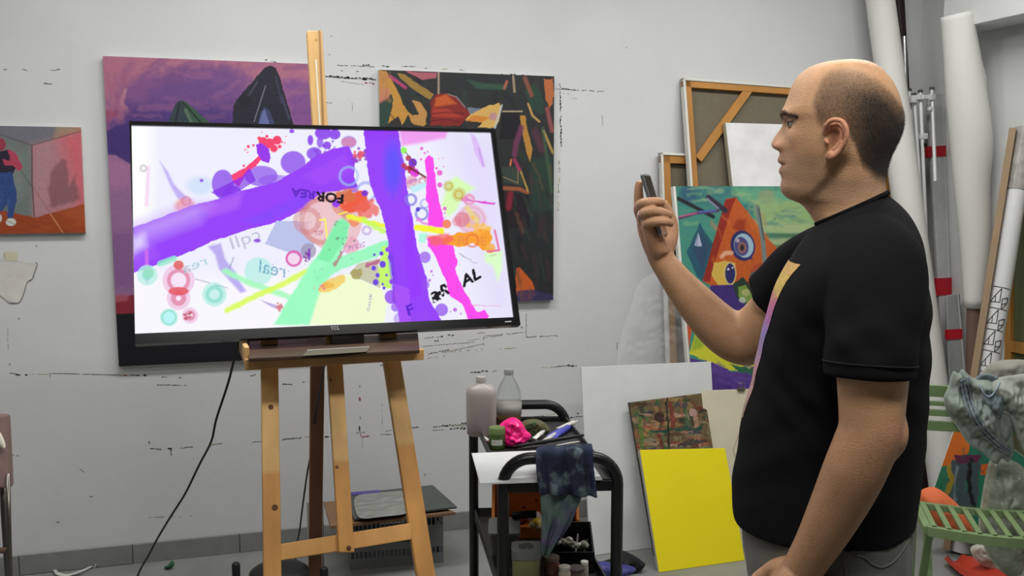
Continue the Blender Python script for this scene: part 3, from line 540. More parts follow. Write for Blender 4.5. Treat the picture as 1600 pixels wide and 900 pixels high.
# big coral circles in the middle
g.disc(520, 345, 46, (236, 178, 182), .75); g.disc(508, 352, 26, (238, 200, 205), .8); g.ring(505, 345, 30, 38, (215, 140, 130), .7); g.ring(480, 345, 14, 22, (210, 120, 120), .5); g.disc(538, 318, 20, (226, 150, 130), .8)
g.ring(545, 275, 12, 16, (160, 190, 240), .6); g.ring(572, 300, 12, 17, (140, 150, 240), .6); g.disc(548, 383, 14, (238, 170, 190), .8); g.ring(573, 360, 4, 8, (200, 180, 225), .8); g.disc(482, 392, 12, (160, 150, 180), .8)
g.disc(556, 316, 22, (240, 92, 60), 1, ry=17, wob=.6, soft=3); g.disc(540, 306, 16, (214, 112, 66), .8, wob=.5, soft=3, ry=10); g.disc(572, 328, 17, (238, 100, 86), .85, wob=.6, soft=3); g.disc(553, 345, 10, (240, 130, 60), .8, wob=.6)
g.disc(525, 318, 6, (150, 60, 240)); g.disc(570, 302, 5, (130, 50, 200)); g.splat(562, 242, 12, 16, 1.5, 4, (150, 60, 200), .9, 5); g.splat(562, 240, 9, 8, 1.5, 4, (230, 90, 110), .9, 6); g.splat(500, 225, 24, 10, 1, 3.5, (140, 70, 235), .9, 8)
g.text('anra', (570, 386), (-24, 6), (4, -20), (200, 120, 190), .7); g.text('er', (505, 366), (-18, 2), (1, -15), (190, 60, 110), .7)
g.line([(500, 344), (508, 342), (511, 372)], 2.6, (250, 245, 90)); g.line([(529, 335), (542, 331)], 2, (250, 240, 60)); g.line([(545, 339), (575, 347), (600, 352)], 7, (240, 245, 60), soft=3, wob=2); g.line([(570, 345), (600, 362)], 9, (205, 252, 90), .9, soft=3, wob=2)
g.bold('FOR', (538, 304), (-23, -2.3), (-1.2, 20), (10, 5, 25), 1.0); g.bold('REA', (493, 299), (-21, -3), (-1.2, 18), (96, 30, 200))
# green strokes
g.line([(352, 424), (390, 442), (430, 456), (470, 470)], 9, (165, 252, 190), .9, soft=4, wob=1); g.line([(355, 485), (400, 462), (440, 445), (478, 424)], 9, (222, 252, 90), .95, soft=3, wob=1)
g.poly([(527, 346), (536, 342), (546, 350), (543, 372), (532, 396), (516, 430), (498, 470), (484, 508), (428, 508), (446, 475), (468, 440), (486, 412), (502, 392)], (158, 254, 196), soft=4, wob=1)
g.poly([(525, 346), (536, 342), (546, 350), (540, 375), (515, 410), (495, 405)], (128, 240, 170), .9, soft=4); g.line([(498, 432), (530, 412), (575, 396), (603, 385)], 19, (150, 250, 190), .95, soft=3, wob=1)
g.poly([(500, 455), (512, 440), (544, 428), (596, 452), (606, 470), (600, 506), (484, 508)], (242, 254, 208), soft=5); g.disc(520, 443, 22, (246, 206, 90), .85, ry=9, ang=-25, wob=.4); g.disc(510, 446, 10, (240, 170, 50), .6, ry=6, wob=.5)
g.poly([(545, 428), (560, 412), (590, 404), (594, 450)], (196, 196, 160), .9); g.disc(558, 428, 9, (170, 160, 90), .9, wob=.6); g.line([(575, 414), (592, 408)], 7, (190, 90, 140), .9, wob=2); g.poly([(596, 385), (606, 384), (612, 420), (612, 452), (596, 448), (590, 430)], (196, 250, 90), .95, soft=2, wob=2)
for x, y, r in [(598, 413, 5), (596, 396, 3.2), (585, 398, 2), (584, 419, 3.6), (590, 430, 3.4), (587, 441, 4.4), (598, 444, 2), (604, 430, 2), (600, 450, 2.4), (609, 402, 3)]: g.disc(x, y, r, (110, 70, 225), ry=r*1.1)
g.text('Grrreal', (578, 487), (1, -9), (-7, -1), (120, 90, 210), .9); g.splat(437, 478, 7, 12, 1.2, 3, (220, 120, 130), .8, 9); g.poly([(405, 468), (430, 476), (434, 482), (425, 480)], (185, 170, 230), .9); g.splat(500, 450, 9, 8, 1, 2.4, (240, 130, 130), .8, 11)
g.splat(478, 402, 8, 9, 1, 3, (140, 60, 160), .8, 13); g.line([(483, 390), (483, 405)], 4, (130, 60, 190), .9); g.ring(459, 404, 9, 13, (225, 80, 170), .9); g.disc(459, 404, 8, (246, 215, 240)); g.line([(535, 394), (522, 412)], 5, (180, 110, 120), .8, wob=3)
g.splat(535, 370, 30, 14, 1, 2.5, (110, 130, 120), .6, 15)
# upright violet band
g.poly([(568, 200), (622, 203), (630, 250), (634, 275), (640, 320), (646, 350), (652, 385), (660, 415), (666, 430), (668, 450), (672, 470), (690, 500), (650, 510), (624, 506), (622, 484), (612, 470), (614, 440), (608, 400), (606, 375), (598, 338), (588, 312), (578, 290), (574, 262)], PU, wob=1)
g.disc(614, 262, 14, (82, 84, 255), .8, ry=40, soft=12); g.line([(610, 400), (616, 450)], 8, (110, 60, 230), .7, soft=4); g.poly([(640, 320), (650, 400), (660, 460), (640, 470), (632, 380)], (150, 50, 252), .8, soft=6)
for x, y, r, a in [(612, 464, 11, .9), (618, 480, 7, .8), (664, 402, 9, .8), (690, 484, 10, .85), (664, 445, 7, .8), (625, 498, 10, .5), (650, 498, 9, .5), (664, 494, 8, .6), (606, 390, 4, 1), (612, 440, 4, 1)]: g.disc(x, y, r, (150, 70, 240), a)
g.poly([(614, 442), (640, 452), (642, 505), (624, 505)], (178, 90, 250), .55); g.bold('F', (637, 494), (23, -10), (-6, -22), (90, 30, 210))
g.splat(641, 285, 9, 9, 1.4, 3, (150, 60, 220), .9, 20); g.splat(640, 258, 11, 14, 2, 5, (190, 50, 90), .95, 21); g.disc(645, 254, 6.5, (120, 50, 215)); g.disc(631, 235, 5, (150, 250, 90)); g.disc(648, 270, 7, (230, 60, 220)); g.line([(640, 262), (665, 277)], 3, (110, 30, 20)); g.disc(643, 285, 9, (230, 160, 180), .7, ry=11); g.ring(660, 283, 3, 7, (210, 120, 140), .7); g.line([(634, 238), (650, 258)], 1.5, (120, 60, 60))
g.poly([(640, 292), (665, 284), (668, 292), (645, 302)], (190, 240, 250), .9, soft=3); g.ring(642, 312, 6, 10, (130, 120, 225), .8); g.ring(659, 334, 7, 11, (120, 130, 230), .8); g.ring(664, 318, 5, 8, (160, 160, 240), .7); g.disc(653, 327, 3.5, (90, 70, 210)); g.line([(652, 343), (668, 350)], 4, (225, 130, 220), .8, wob=2)
g.poly([(655, 365), (668, 364), (664, 380), (654, 378)], (170, 250, 225), .9, soft=2)
# magenta strokes
g.poly([(663, 250), (670, 242), (677, 246), (679, 268), (683, 300), (688, 318), (692, 340), (693, 356), (668, 356), (670, 320), (665, 310), (667, 280)], MG, wob=1.2)
g.poly([(667, 372), (680, 368), (707, 378), (710, 395), (715, 408), (712, 420), (716, 436), (727, 455), (738, 475), (745, 488), (756, 484), (765, 494), (760, 500), (732, 500), (722, 475), (702, 462), (697, 440), (690, 425), (684, 410), (678, 395), (668, 385)], MG, wob=1.2)
for x, y, r in [(659, 232, 2.6), (663, 239, 1.6), (668, 237, 1.4), (658, 249, 1.8), (687, 270, 4.4), (682, 263, 2.2), (687, 289, 4), (695, 326, 3), (693, 260, 1), (695, 333, 1.4), (665, 240, 1), (692, 247, .9), (685, 248, .9), (674, 424, 2), (671, 438, 2.4), (676, 430, 1.2), (711, 484, 3.2), (704, 487, 1.2), (720, 490, 1.5)]: g.disc(x, y, r, (235, 70, 205) if y < 400 else (190, 90, 220), .9)
g.line([(720, 311), (740, 314), (772, 318)], 3, (225, 70, 215), wob=1); g.disc(726, 311, 7, (225, 90, 215), .8, ry=4)
for x, y, r0, r1, c in [(701, 291, 4, 9, (200, 190, 90)), (717, 304, 5, 11, (205, 180, 70)), (733, 312, 6, 10, (235, 150, 190))]: g.disc(x, y, r1, c, .5); g.ring(x, y, r0, r0+2.4, c, .9)
g.disc(737, 343, 24, (238, 190, 215), .65); g.disc(737, 343, 14, (225, 170, 160), .6); g.ring(737, 343, 17, 21, (225, 160, 190), .5); g.disc(722, 343, 12, (222, 110, 130), .65); g.disc(714, 346, 8, (230, 120, 140), .5); g.line([(730, 325), (745, 345)], 8, (235, 215, 130), .8, soft=3)
g.line([(652, 355), (670, 358), (690, 361)], 10, (248, 246, 52), soft=2, wob=1); g.disc(698, 350, 7, (245, 120, 60), .9); g.poly([(690, 372), (715, 364), (740, 362), (764, 354), (768, 372), (764, 384), (772, 390), (756, 392), (740, 380), (715, 386), (690, 380)], (250, 160, 44), wob=2)
g.poly([(668, 368), (700, 364), (712, 376), (690, 384), (672, 382)], (246, 100, 92), .85, soft=4, wob=2); g.ring(738, 376, 8, 11, (235, 120, 60), .8); g.text('R', (714, 384), (24, -3), (0, -20), (225, 110, 90), .5); g.text('E', (750, 384), (22, -2), (0, -20), (226, 130, 70), .7)
g.disc(766, 388, 8, (250, 175, 60), .9); g.line([(773, 360), (780, 391), (762, 393)], 3, (235, 110, 160)); g.line([(740, 352), (765, 356)], 7, (250, 200, 90), .8, wob=2); g.splat(745, 352, 14, 10, 1.5, 4, (250, 190, 80), .8, 30)
g.line([(716, 396), (745, 412)], 1.5, (110, 100, 150), .6, wob=2); g.line([(766, 400), (775, 398)], 1.2, (130, 160, 90), .6)
g.bold('AL', (724, 449), (24, -13.5), (-5.5, -25), (5, 0, 12), 1.1); g.bold('R', (676, 474), (22, -11), (-6, -22), (5, 0, 12)); g.bold('R', (690, 464), (20, -10), (-5, -24), (5, 0, 12), 1.1); g.splat(686, 463, 9, 8, 2, 4, (8, 2, 16), 1, 31)
for x, y in [(676, 462), (695, 451), (687, 470), (691, 458), (679, 470)]: g.disc(x, y, 1.8, (245, 240, 255))
g.line([(733, 477), (782, 478)], 1.2, (230, 120, 190), .6, wob=1); g.splat(500, 350, 110, 40, .6, 1.4, (120, 80, 200), .4, 33); g.splat(620, 300, 140, 40, .6, 1.3, (200, 90, 160), .4, 34)
M_scr = mat('screen_picture', None, .6, spec=.08, attr=True, var=0.0, emit=.98/(2**EXPO)); nt = M_scr.node_tree
nt.links.new(nt.nodes['Attribute'].outputs['Color'], nt.nodes['Principled BSDF'].inputs['Emission Color'])
for l in list(nt.links):
    if l.to_socket.name == 'Base Color': nt.links.remove(l)
nt.nodes['Principled BSDF'].inputs['Base Color'].default_value = (.01, .01, .012, 1)
scr = A.build('screen', M_scr, tv); scr['label'] = 'lit screen with violet bands, pink and green paint splashes and scattered letters'

# ---- stand plate in the shelf, neck
zl = onp(520, 556, FWD, EYEP+FWD*2.34).z
pl = [atz(390, 533.5, zl+.012), atz(653, 519.5, zl+.012), atz(655.5, 546, zl+.012), atz(388, 559, zl+.012)]
MB().slab(pl, (0, 0, -.010)).build('stand_plate', mat('stand_brown_gloss', (74, 56, 44), .5, var=.25, scale=7, spec=.25), tv, bevel=.003)
cN = (pl[0]+pl[1]+pl[2]+pl[3])/4; bN = tvp(TW*.52, TH_-.02, -.015)
MB().bar(Vector((bN.x, bN.y, zl+.008)), bN, .085, .03, TVa).build('stand_neck', M_tvb, tv, bevel=.004)
sp = [atz(480, 547.5, zl+.0125), atz(578, 542, zl+.0125), atz(573, 550, zl+.0125), atz(473, 556.5, zl+.0125)]
MB().slab(sp, (0, 0, .001)).build('plate_strip', mat('strip_taupe', (98, 90, 80), .35), tv)
MB().tube([atz(480, 547, zl+.014), atz(577, 541.5, zl+.014)], .0011, 5).build('plate_line', mat('line_white', (190, 190, 190), .4), tv)

# ---- easel
def wood(name, c, dark=1.0, **k): return mat(name, c, .55, var=.22, scale=9, stretch=(1.5, 1.5, .12), bump=.12, bscale=30, **k)
M_pine = wood('pine', (212, 170, 110)); M_pine2 = wood('pine_varnished', (206, 154, 90)); M_dkw = wood('dark_rear_wood', (120, 80, 56)); M_knot = mat('knot', (96, 56, 30), .6)
es = thing('easel', 'tall pine studio easel carrying the television', 'easel', atz(530, 1080, 0))
EO = -.062
def tofloor(a, b): a, b = Vector(a), Vector(b); return a+(b-a)*(a.z/(a.z-b.z))
def member(name, l0, r0, l1, r1, off, th, m, floor_=False, parent=es, ext=0.0, split=None):
    """flat board seen between left/right edges at two heights (pixels), on the easel plane"""
    a, b, c, d = ontv(*l0, off), ontv(*r0, off), ontv(*r1, off), ontv(*l1, off)
    if floor_: d = tofloor(a, d); c = tofloor(b, c)
    q = [a, b, c, d]
    o = MB().slab(q, -TVn*th).build(name, m, parent, bevel=.0025); return o, q
M_leg = {}
def two_tone(name, py):     # upper part raw, lower part varnished where the wood itself changes
    z = ontv(500, py, EO).z; m = M_pine.copy(); m.name = name; nt = m.node_tree; N, L = nt.nodes, nt.links; b = N['Principled BSDF']; src = b.inputs['Base Color'].links[0].from_socket
    ge = N.new('ShaderNodeNewGeometry'); sx = N.new('ShaderNodeSeparateXYZ'); L.new(ge.outputs['Position'], sx.inputs[0]); mr_ = N.new('ShaderNodeMapRange'); L.new(sx.outputs['Z'], mr_.inputs[0]); mr_.inputs[1].default_value = z-.006; mr_.inputs[2].default_value = z+.006; mr_.inputs[3].default_value = 1; mr_.inputs[4].default_value = 0
    mx = N.new('ShaderNodeMix'); mx.data_type = 'RGBA'; mx.blend_type = 'MULTIPLY'; mx.inputs[7].default_value = (.86, .70, .52, 1); L.new(mr_.outputs[0], mx.inputs[0]); L.new(src, mx.inputs[6]); L.new(mx.outputs[2], b.inputs['Base Color']); return m
legL, qL = member('leg', (404, 250), (430, 250), (412, 900), (440, 900), EO, .022, two_tone('pine_left', 731), True)
legR, qR = member('leg', (551, 250), (576, 250), (652, 900), (681, 900), EO, .022, two_tone('pine_right', 706), True)
mast, qM = member('mast', (479.5, 47.5), (503.5, 47.5), (530, 863), (554, 863), EO+.024, .022, two_tone('pine_mast', 719))
member('crossbar', (438, 850), (438, 876), (643, 817), (643, 843), EO+.0, .018, M_pine2)
member('crossbar', (400, 262), (400, 290), (585, 268), (585, 296), EO-.024, .018, M_pine)
# groove of the mast: recess shade painted as a darker strip, and bright rod
g0, g1 = ontv(493.5, 93, EO+.0245), ontv(502, 230, EO+.0245); MB().bar(g0, g1, .0040, .0012, TVa).build('rod', mat('pale_rod', (225, 222, 205), .5), mast)
g0, g1 = ontv(499, 47.5, EO+.0243), ontv(505, 200, EO+.0243); MB().bar(g0, g1, .006, .0008, TVa).build('groove', mat('groove_shade', (160, 120, 72), .6), mast)
def knot(px, py, r, par, off=EO, c=M_knot):
    p = ontv(px, py, off+.0003); MB().lathe(p, [(r, 0), (r*.9, .0009)], 14, (TVa, TVb, TVn)).build('knot', c, par)
knot(423, 636, .0065, legL); knot(429.5, 793, .0075, legL); knot(424, 566, .003, legL); knot(517, 594, .0028, mast, EO+.024); knot(526.5, 730, .004, mast, EO+.024); knot(545, 856, .004, mast, EO+.024); knot(494, 62, .0015, mast, EO+.024)
MB().lathe(ontv(545, 856, EO+.024), [(.006, 0), (.0055, .004), (.003, .006)], 12, (TVa, TVb, TVn)).build('bolt', M_knot, es)
# shelf: horizontal board with wooden lip in front
lipf = [atz(382, 561, zl), atz(660, 545.5, zl)]
fd = (lipf[1]-lipf[0]).normalized(); fb = Vector((-fd.y, fd.x, 0)); fb = fb if fb.dot(FWD) > 0 else -fb
MB().slab([lipf[0], lipf[1], lipf[1]+fb*.20, lipf[0]+fb*.20], (0, 0, -.014)).build('shelf', M_pine2, es, bevel=.002)
hl = zl-onp(382, 577, fb, lipf[0]).z
MB().hexa([lipf[0]-fb*.018+Vector((0, 0, .002)), lipf[1]-fb*.018+Vector((0, 0, .002)), lipf[1]+fb*.0+Vector((0, 0, .002)), lipf[0]+fb*.0+Vector((0, 0, .002)),
           lipf[0]-fb*.018-Vector((0, 0, hl)), lipf[1]-fb*.018-Vector((0, 0, hl)), lipf[1]-Vector((0, 0, hl)), lipf[0]-Vector((0, 0, hl))]).build('shelf_lip', wood('pine_lip', (200, 154, 96)), es, bevel=.002)
MB().hexa([lipf[0]+Vector((0, 0, .0)), lipf[0]+fb*.19, lipf[0]+fb*.19+fd*.012, lipf[0]+fd*.012] + [p+Vector((0, 0, .028)) for p in (lipf[0], lipf[0]+fb*.19, lipf[0]+fb*.19+fd*.012, lipf[0]+fd*.012)]).build('shelf_end', M_pine, es, bevel=.002)
# rear leg
rt = ontv(499, 300, EO-.06); rb = atz(491, 985, 0)
MB().bar(rb, rt, .042, .022, TVa).build('rear_leg', M_dkw, es, bevel=.003)
hp = rt.lerp(ontv(499, 300, EO), .5); MB().bar(ontv(470, 300, EO-.03), ontv(535, 304, EO-.03), .03, .04).build('hinge_block', M_pine2, es, bevel=.002)

# ---- cables
M_cable = mat('black_cable', (18, 18, 20), .5, var=.1)
def drop(pts, depth0, depth1, zmin=.004):
    out = []
    for i, (x, y) in enumerate(pts):
        d = depth0+(depth1-depth0)*i/(len(pts)-1); p = atd(x, y, d); out.append(p)
    return out
cp = drop([(380, 500), (366, 560), (356, 600), (338, 655), (330, 690), (312, 725), (290, 770), (268, 805), (248, 838), (232, 868), (215, 900)], 2.42, 3.30)
e = cp[-1]; cp += [Vector((e.x-.03, e.y-.05, max(e.z*.5, .02))), Vector((e.x-.06, e.y-.12, .004)), Vector((e.x-.2, e.y-.25, .004))]
o = MB().tube([tuple(p) for p in spline(cp, 6)], .0034, 8).build('power_cable', M_cable, None, smooth=True); tag(o, 'long black power cable hanging from the television to the floor at the left', 'cable')
cp = drop([(512, 560), (506, 575), (500, 610), (493, 650), (487, 700), (480, 740), (473, 790), (468, 830), (462, 866)], 2.62, 3.5)
e = cp[-1]; cp += [Vector((e.x, e.y-.02, .05)), Vector((e.x+.02, e.y-.04, .004)), Vector((e.x+.15, e.y+.1, .004))]
o = MB().tube([tuple(p) for p in spline(cp, 6)], .003, 8).build('power_cable', M_cable, None, smooth=True); tag(o, 'thin black cable running down beside the dark rear leg of the easel', 'cable')

# ================================================================ CANVASES LEANING ON THE BACK WALL
FOLD = 0.0
def puff(poly, pl_fn, nrm, thick, nr=12, sub=5, amp=.01, fr=12, back=.25, seed=0, aniso=(1, 1, 1)):
    """soft crumpled thing: star shaped outline (pixels) on a plane, bulging towards the viewer"""
    B = spline(poly, sub, closed=True); cx = sum(p[0] for p in poly)/len(poly); cy = sum(p[1] for p in poly)/len(poly); n = len(B); v = []; f = []; nrm = Vector(nrm)
    for side in (1, -1):
        for i in range(nr+1):
            t = i/nr
            for j in range(n):
                x = cx+(B[j][0]-cx)*t; y = cy+(B[j][1]-cy)*t; p = pl_fn(x, y); h = thick*math.sqrt(max(0, 1-t**2.5))
                if side == 1:
                    q = Vector((p.x*aniso[0], p.y*aniso[1], p.z*aniso[2])); k = min(1, (1-t)*4)
                    h += amp*k*(FOLD*math.sin(q.z*70+q.x*25+5*mnoise.noise(q*5+Vector((seed, 1, 0))))+mnoise.noise(q*fr+Vector((seed, 0, 0)))+.9*abs(mnoise.noise(q*fr*2.1+Vector((0, seed, 3))))+.4*mnoise.noise(q*fr*5))
                else: h = -h*back
                v.append(p+nrm*h)
    m = (nr+1)*n
    for s_ in (0, 1):
        for i in range(nr):
            for j in range(n): a = s_*m+i*n; f.append((a+j, a+(j+1) % n, a+n+(j+1) % n, a+n+j))
    for j in range(n): f.append((nr*n+j, nr*n+(j+1) % n, m+nr*n+(j+1) % n, m+nr*n+j))
    return v, f
def yplane(yb, lean, yaw=0.0): return lean_plane(0, 0, yaw, lean, base=(1.2, yb, 0))
def quad_on(pl, pts, off=0.0): return [on_plane(pl, x, y, off) for x, y in pts]
def down_to_floor(q, pl):    # replace the two lower corners by their floor contact
    q = list(q)
    for i, k in ((3, 0), (2, 1)): q[i] = q[k]+(q[i]-q[k])*((q[k].z-.001)/(q[k].z-q[i].z))
    return q
M_back = mat('canvas_back_olive', (112, 104, 88), .9, var=.05, scale=40, bump=.3, bscale=900); M_bar = mat('stretcher_bar_wood', (176, 124, 62), .6, var=.16, scale=8, stretch=(1, 1, .2))
def stretcher(name, label, q, n, th, bw, brace=None, group=None):
    """a stretched canvas seen from its back"""
    a, b, c, d = q; t = thing(name, label, 'canvas', (c+d)/2, group); A_ = (b-a).normalized(); Bd = (d-a).normalized()
    rim = .012
    mbk = MB().slab([p-n*(th-.004) for p in q], -n*.003); mbk.build('canvas_back', M_back, t)
    for nm, (p0, p1, dr) in {'l': (a, d, A_), 'r': (b, c, -A_), 't': (a, b, Bd), 'b': (d, c, -Bd)}.items():
        pp = [p0, p1, p1+dr*rim, p0+dr*rim] if nm in 'tb' else [p0, p0+dr*rim, p1+dr*rim, p1]
        MB().slab(pp, -n*th).build('canvas_wrap', M_canvas_edge, t, bevel=.002)
        o0 = p0+dr*rim; o1 = p1+dr*rim
        pp = [o0-n*.006, o1-n*.006, o1+dr*bw-n*.006, o0+dr*bw-n*.006]
        if nm in 'lr': pp = [pp[0], pp[3], pp[2], pp[1]]
        MB().slab(pp, -n*(th-.012)).build('stretcher_bar', M_bar, t, bevel=.0015)
    if brace:
        for (s0, e0, w) in brace: MB().bar(s0-n*.016, e0-n*.016, w, .016, (e0-s0).cross(n)).build('brace', M_bar, t, bevel=.0015)
    return t
# small stretcher, behind
pl = yplane(4.00, 3.0); q = down_to_floor(quad_on(pl, [(1033, 238), (1225, 246), (1225, 500), (1042, 500)]), pl)
stretcher('canvas', 'stretched canvas seen from the back, lower one peeping out left of the tall one', q, pl[3], .034, .036)
# tall stretcher
pl = yplane(3.80, 8.2); q = down_to_floor(quad_on(pl, [(1067.5, 121), (1400, 146), (1400, 300), (1080, 300)]), pl)
br = [(on_plane(pl, 1093, 248), on_plane(pl, 1172, 139), .040)]
stretcher('canvas', 'tall stretched canvas turned to the wall with a diagonal corner brace, behind the man\'s face', q, pl[3], .036, .030, brace=[(br[0][0], br[0][1], .04)])
# blank white canvas
pl = yplane(3.745, 9.0); q = down_to_floor(quad_on(pl, [(1134, 191.5), (1330, 197), (1330, 300), (1146, 300)]), pl)
t = thing('canvas', 'blank white canvas leaning in front of the tall reversed one, behind the man\'s nose', 'canvas', (q[2]+q[3])/2)
MB().slab(q, -pl[3]*.030).build('canvas_front', mat('primed_white', (222, 222, 224), .75, bump=.15, bscale=500), t, bevel=.003)
ql = [q[0]-pl[3]*.002-Vector((.0012, 0, 0)), q[0]-pl[3]*.028-Vector((.0012, 0, 0)), q[3]-pl[3]*.028-Vector((.0012, 0, 0)), q[3]-pl[3]*.002-Vector((.0012, 0, 0))]
MB().slab(ql, (.001, 0, 0)).build('raw_edge', mat('raw_linen_edge', (176, 172, 148), .85), t)
# orange painting
pl = yplane(3.69, 9.2); q = down_to_floor(quad_on(pl, [(1052, 291), (1330, 291), (1330, 560), (1074, 560)]), pl)
t = thing('painting', 'large painting of an orange wedge with eyes on green and teal, behind the raised arm', 'painting', (q[2]+q[3])/2)
MB().slab([p-pl[3]*.0016 for p in q], -pl[3]*.026).build('canvas_edge', M_canvas_edge, t, bevel=.001, seg=1)
A = Art([q[0]+Vector((.012, 0, 0)), q[1], q[2], q[3]+Vector((.012, 0, 0))], 330, 460, (64, 132, 116))
def c7(*p): return [(1020+x/2.646, 280+y/2.646) for x, y in p]
A.poly(c7((100, 30), (560, 30), (560, 160), (300, 120), (100, 110)), (52, 110, 112), .8, soft=12); A.poly(c7((330, 30), (900, 30), (900, 90), (520, 110), (360, 100)), (96, 158, 128), soft=10, wob=4); A.poly(c7((400, 90), (900, 80), (900, 200), (450, 190)), (140, 170, 116), soft=10, wob=5)
A.poly(c7((430, 180), (900, 190), (900, 240), (450, 220)), (160, 178, 128), soft=6); A.poly(c7((440, 225), (900, 222), (900, 245), (450, 245)), (70, 112, 84), soft=3); A.poly(c7((450, 245), (900, 245), (900, 420), (520, 400)), (150, 168, 126), soft=6); A.poly(c7((430, 272), (600, 270), (600, 285), (440, 285)), (84, 118, 92), soft=3)
A.disc(*c7((150, 60))[0], 14, (40, 70, 110), .7, soft=8); A.disc(*c7((470, 70))[0], 12, (150, 150, 110), .6, soft=8); A.streaks(60, 1060, 1240, 292, 370, [(80, 150, 128), (120, 168, 120), (60, 120, 120), (150, 176, 130)], 26, 5, 0, 12, .45)
A.poly(c7((140, 300), (195, 180), (250, 270), (215, 430), (180, 400)), (34, 82, 100), wob=1); A.poly(c7((165, 290), (200, 210), (235, 280), (205, 380)), (44, 66, 92), .8, soft=4); A.poly(c7((172, 275), (188, 220), (204, 278)), (168, 176, 196)); A.line(c7((185, 235), (182, 275)), 1.5, (110, 120, 150))
A.poly(c7((205, 420), (250, 270), (305, 80), (345, 75), (470, 240), (530, 300), (545, 330), (500, 430), (430, 470), (345, 560), (240, 440)), (180, 84, 32)); A.poly(c7((205, 425), (250, 260), (300, 85), (345, 74), (330, 110), (270, 300), (235, 425)), (136, 38, 26)); A.streaks(40, 1110, 1200, 330, 430, [(188, 94, 36), (168, 70, 28), (194, 106, 46)], 22, 5, 62, 18, .5)
A.poly(c7((330, 200), (350, 165), (385, 165), (380, 215), (350, 220)), (140, 40, 24), .8, soft=6); A.line(c7((105, 80), (250, 155)), 6, (30, 30, 40)); A.line(c7((230, 75), (300, 130)), 8, (44, 40, 56)); A.line(c7((225, 80), (270, 120)), 2.5, (130, 130, 160)); A.line(c7((105, 162), (180, 140), (270, 130)), 5, (80, 52, 92)); A.line(c7((110, 155), (180, 140)), 2, (180, 90, 130)); A.line(c7((190, 135), (260, 130)), 2, (70, 110, 190))
A.line(c7((432, 115), (455, 250), (470, 420)), 7, (110, 124, 120)); A.line(c7((438, 120), (460, 250)), 2, (60, 74, 76))
ex, ey = c7((372, 275))[0]; A.disc(ex, ey, 19, (40, 40, 90), ry=24, ang=-12); A.disc(ex+1.5, ey, 15, (150, 178, 196), ry=19, ang=-12); A.disc(ex-2, ey+1, 11, (70, 66, 120), ry=15, ang=-12); A.disc(ex-1, ey+3, 7, (130, 90, 90), ry=9); A.disc(ex-1, ey+3, 3, (34, 24, 40), ry=5); A.line([(ex-14, ey+12), (ex, ey+20), (ex+14, ey+20)], 3, (40, 40, 96)); A.disc(ex-8, ey-8, 3, (170, 150, 160))
A.poly(c7((250, 345), (300, 338), (340, 345), (335, 440), (270, 440), (244, 400)), (200, 166, 76), wob=1); A.disc(*c7((320, 390))[0], 9.5, (200, 186, 120), ry=18); A.disc(*c7((320, 390))[0], 8, (40, 38, 92), ry=16); A.disc(*c7((312, 372))[0], 1.6, (220, 220, 230)); A.disc(*c7((330, 366))[0], 1.2, (220, 220, 230)); A.line(c7((285, 320), (300, 305), (325, 305)), 6, (216, 160, 130), soft=3)
A.poly(c7((400, 385), (425, 350), (460, 350), (455, 410)), (160, 70, 40)); A.disc(*c7((425, 398))[0], 9, (76, 90, 92), ry=6); A.poly(c7((485, 315), (550, 330), (540, 385), (495, 380)), (120, 40, 40)); A.poly(c7((500, 322), (545, 335), (530, 385), (500, 370)), (90, 88, 130)); A.disc(*c7((520, 350))[0], 5, (150, 170, 190))
A.poly(c7((235, 440), (345, 440), (420, 560), (400, 640), (240, 560)), (60, 40, 110), wob=2); A.poly(c7((330, 430), (370, 405), (430, 470), (420, 530), (350, 500)), (36, 54, 44), wob=2); A.poly(c7((350, 450), (385, 440), (420, 480), (400, 520), (360, 490)), (110, 140, 62), wob=2); A.disc(*c7((385, 470))[0], 6, (170, 170, 110), .8, wob=.5); A.disc(*c7((370, 500))[0], 5, (190, 196, 180), .7, wob=.6)
A.poly(c7((100, 380), (170, 400), (230, 440), (200, 600), (120, 620)), (50, 118, 110), .7, soft=8); A.poly(c7((120, 630), (170, 560), (150, 700)), (190, 80, 40), wob=1); A.poly(c7((150, 720), (190, 600), (270, 640), (450, 740), (470, 800), (320, 790), (220, 750)), (196, 194, 52), wob=1); A.poly(c7((180, 610), (250, 640), (200, 700), (160, 710)), (130, 160, 50), .8, soft=5)
A.poly(c7((310, 760), (400, 780), (500, 760), (480, 830), (380, 820)), (38, 96, 66), wob=2); A.poly(c7((150, 740), (220, 750), (330, 795), (480, 830), (700, 800), (700, 1500), (150, 1500)), (84, 56, 134), wob=2); A.streaks(30, 1080, 1170, 565, 605, [(100, 74, 150), (66, 40, 116)], 22, 5, 20, 20, .6)
A.poly([(1240, 380), (1330, 350), (1330, 620), (1200, 620)], (120, 150, 110), .8, soft=6)
A.build('painted_canvas', M_paint, t)
# clear plastic sheet hanging left of it
pl = yplane(3.72, 7.0); M_plast = mat('clear_plastic', (232, 234, 236), .18, trans=.25, ior=1.3, spec=1.0, bump=1.0, bscale=26, alpha=.10, var=.02)
v, f = puff([(1000, 440), (1030, 425), (1058, 440), (1070, 480), (1075, 520), (1074, 590), (1070, 640), (1000, 640), (966, 600), (964, 560), (972, 520), (988, 470)], lambda x, y: on_plane(pl, x, y, .005), pl[3], .012, 26, 8, .035, 12, .1, 4)
o = mesh_obj('plastic_sheet', v, f, M_plast, None, True); tag(o, 'crumpled clear plastic sheet hanging beside the orange and green painting', 'plastic')
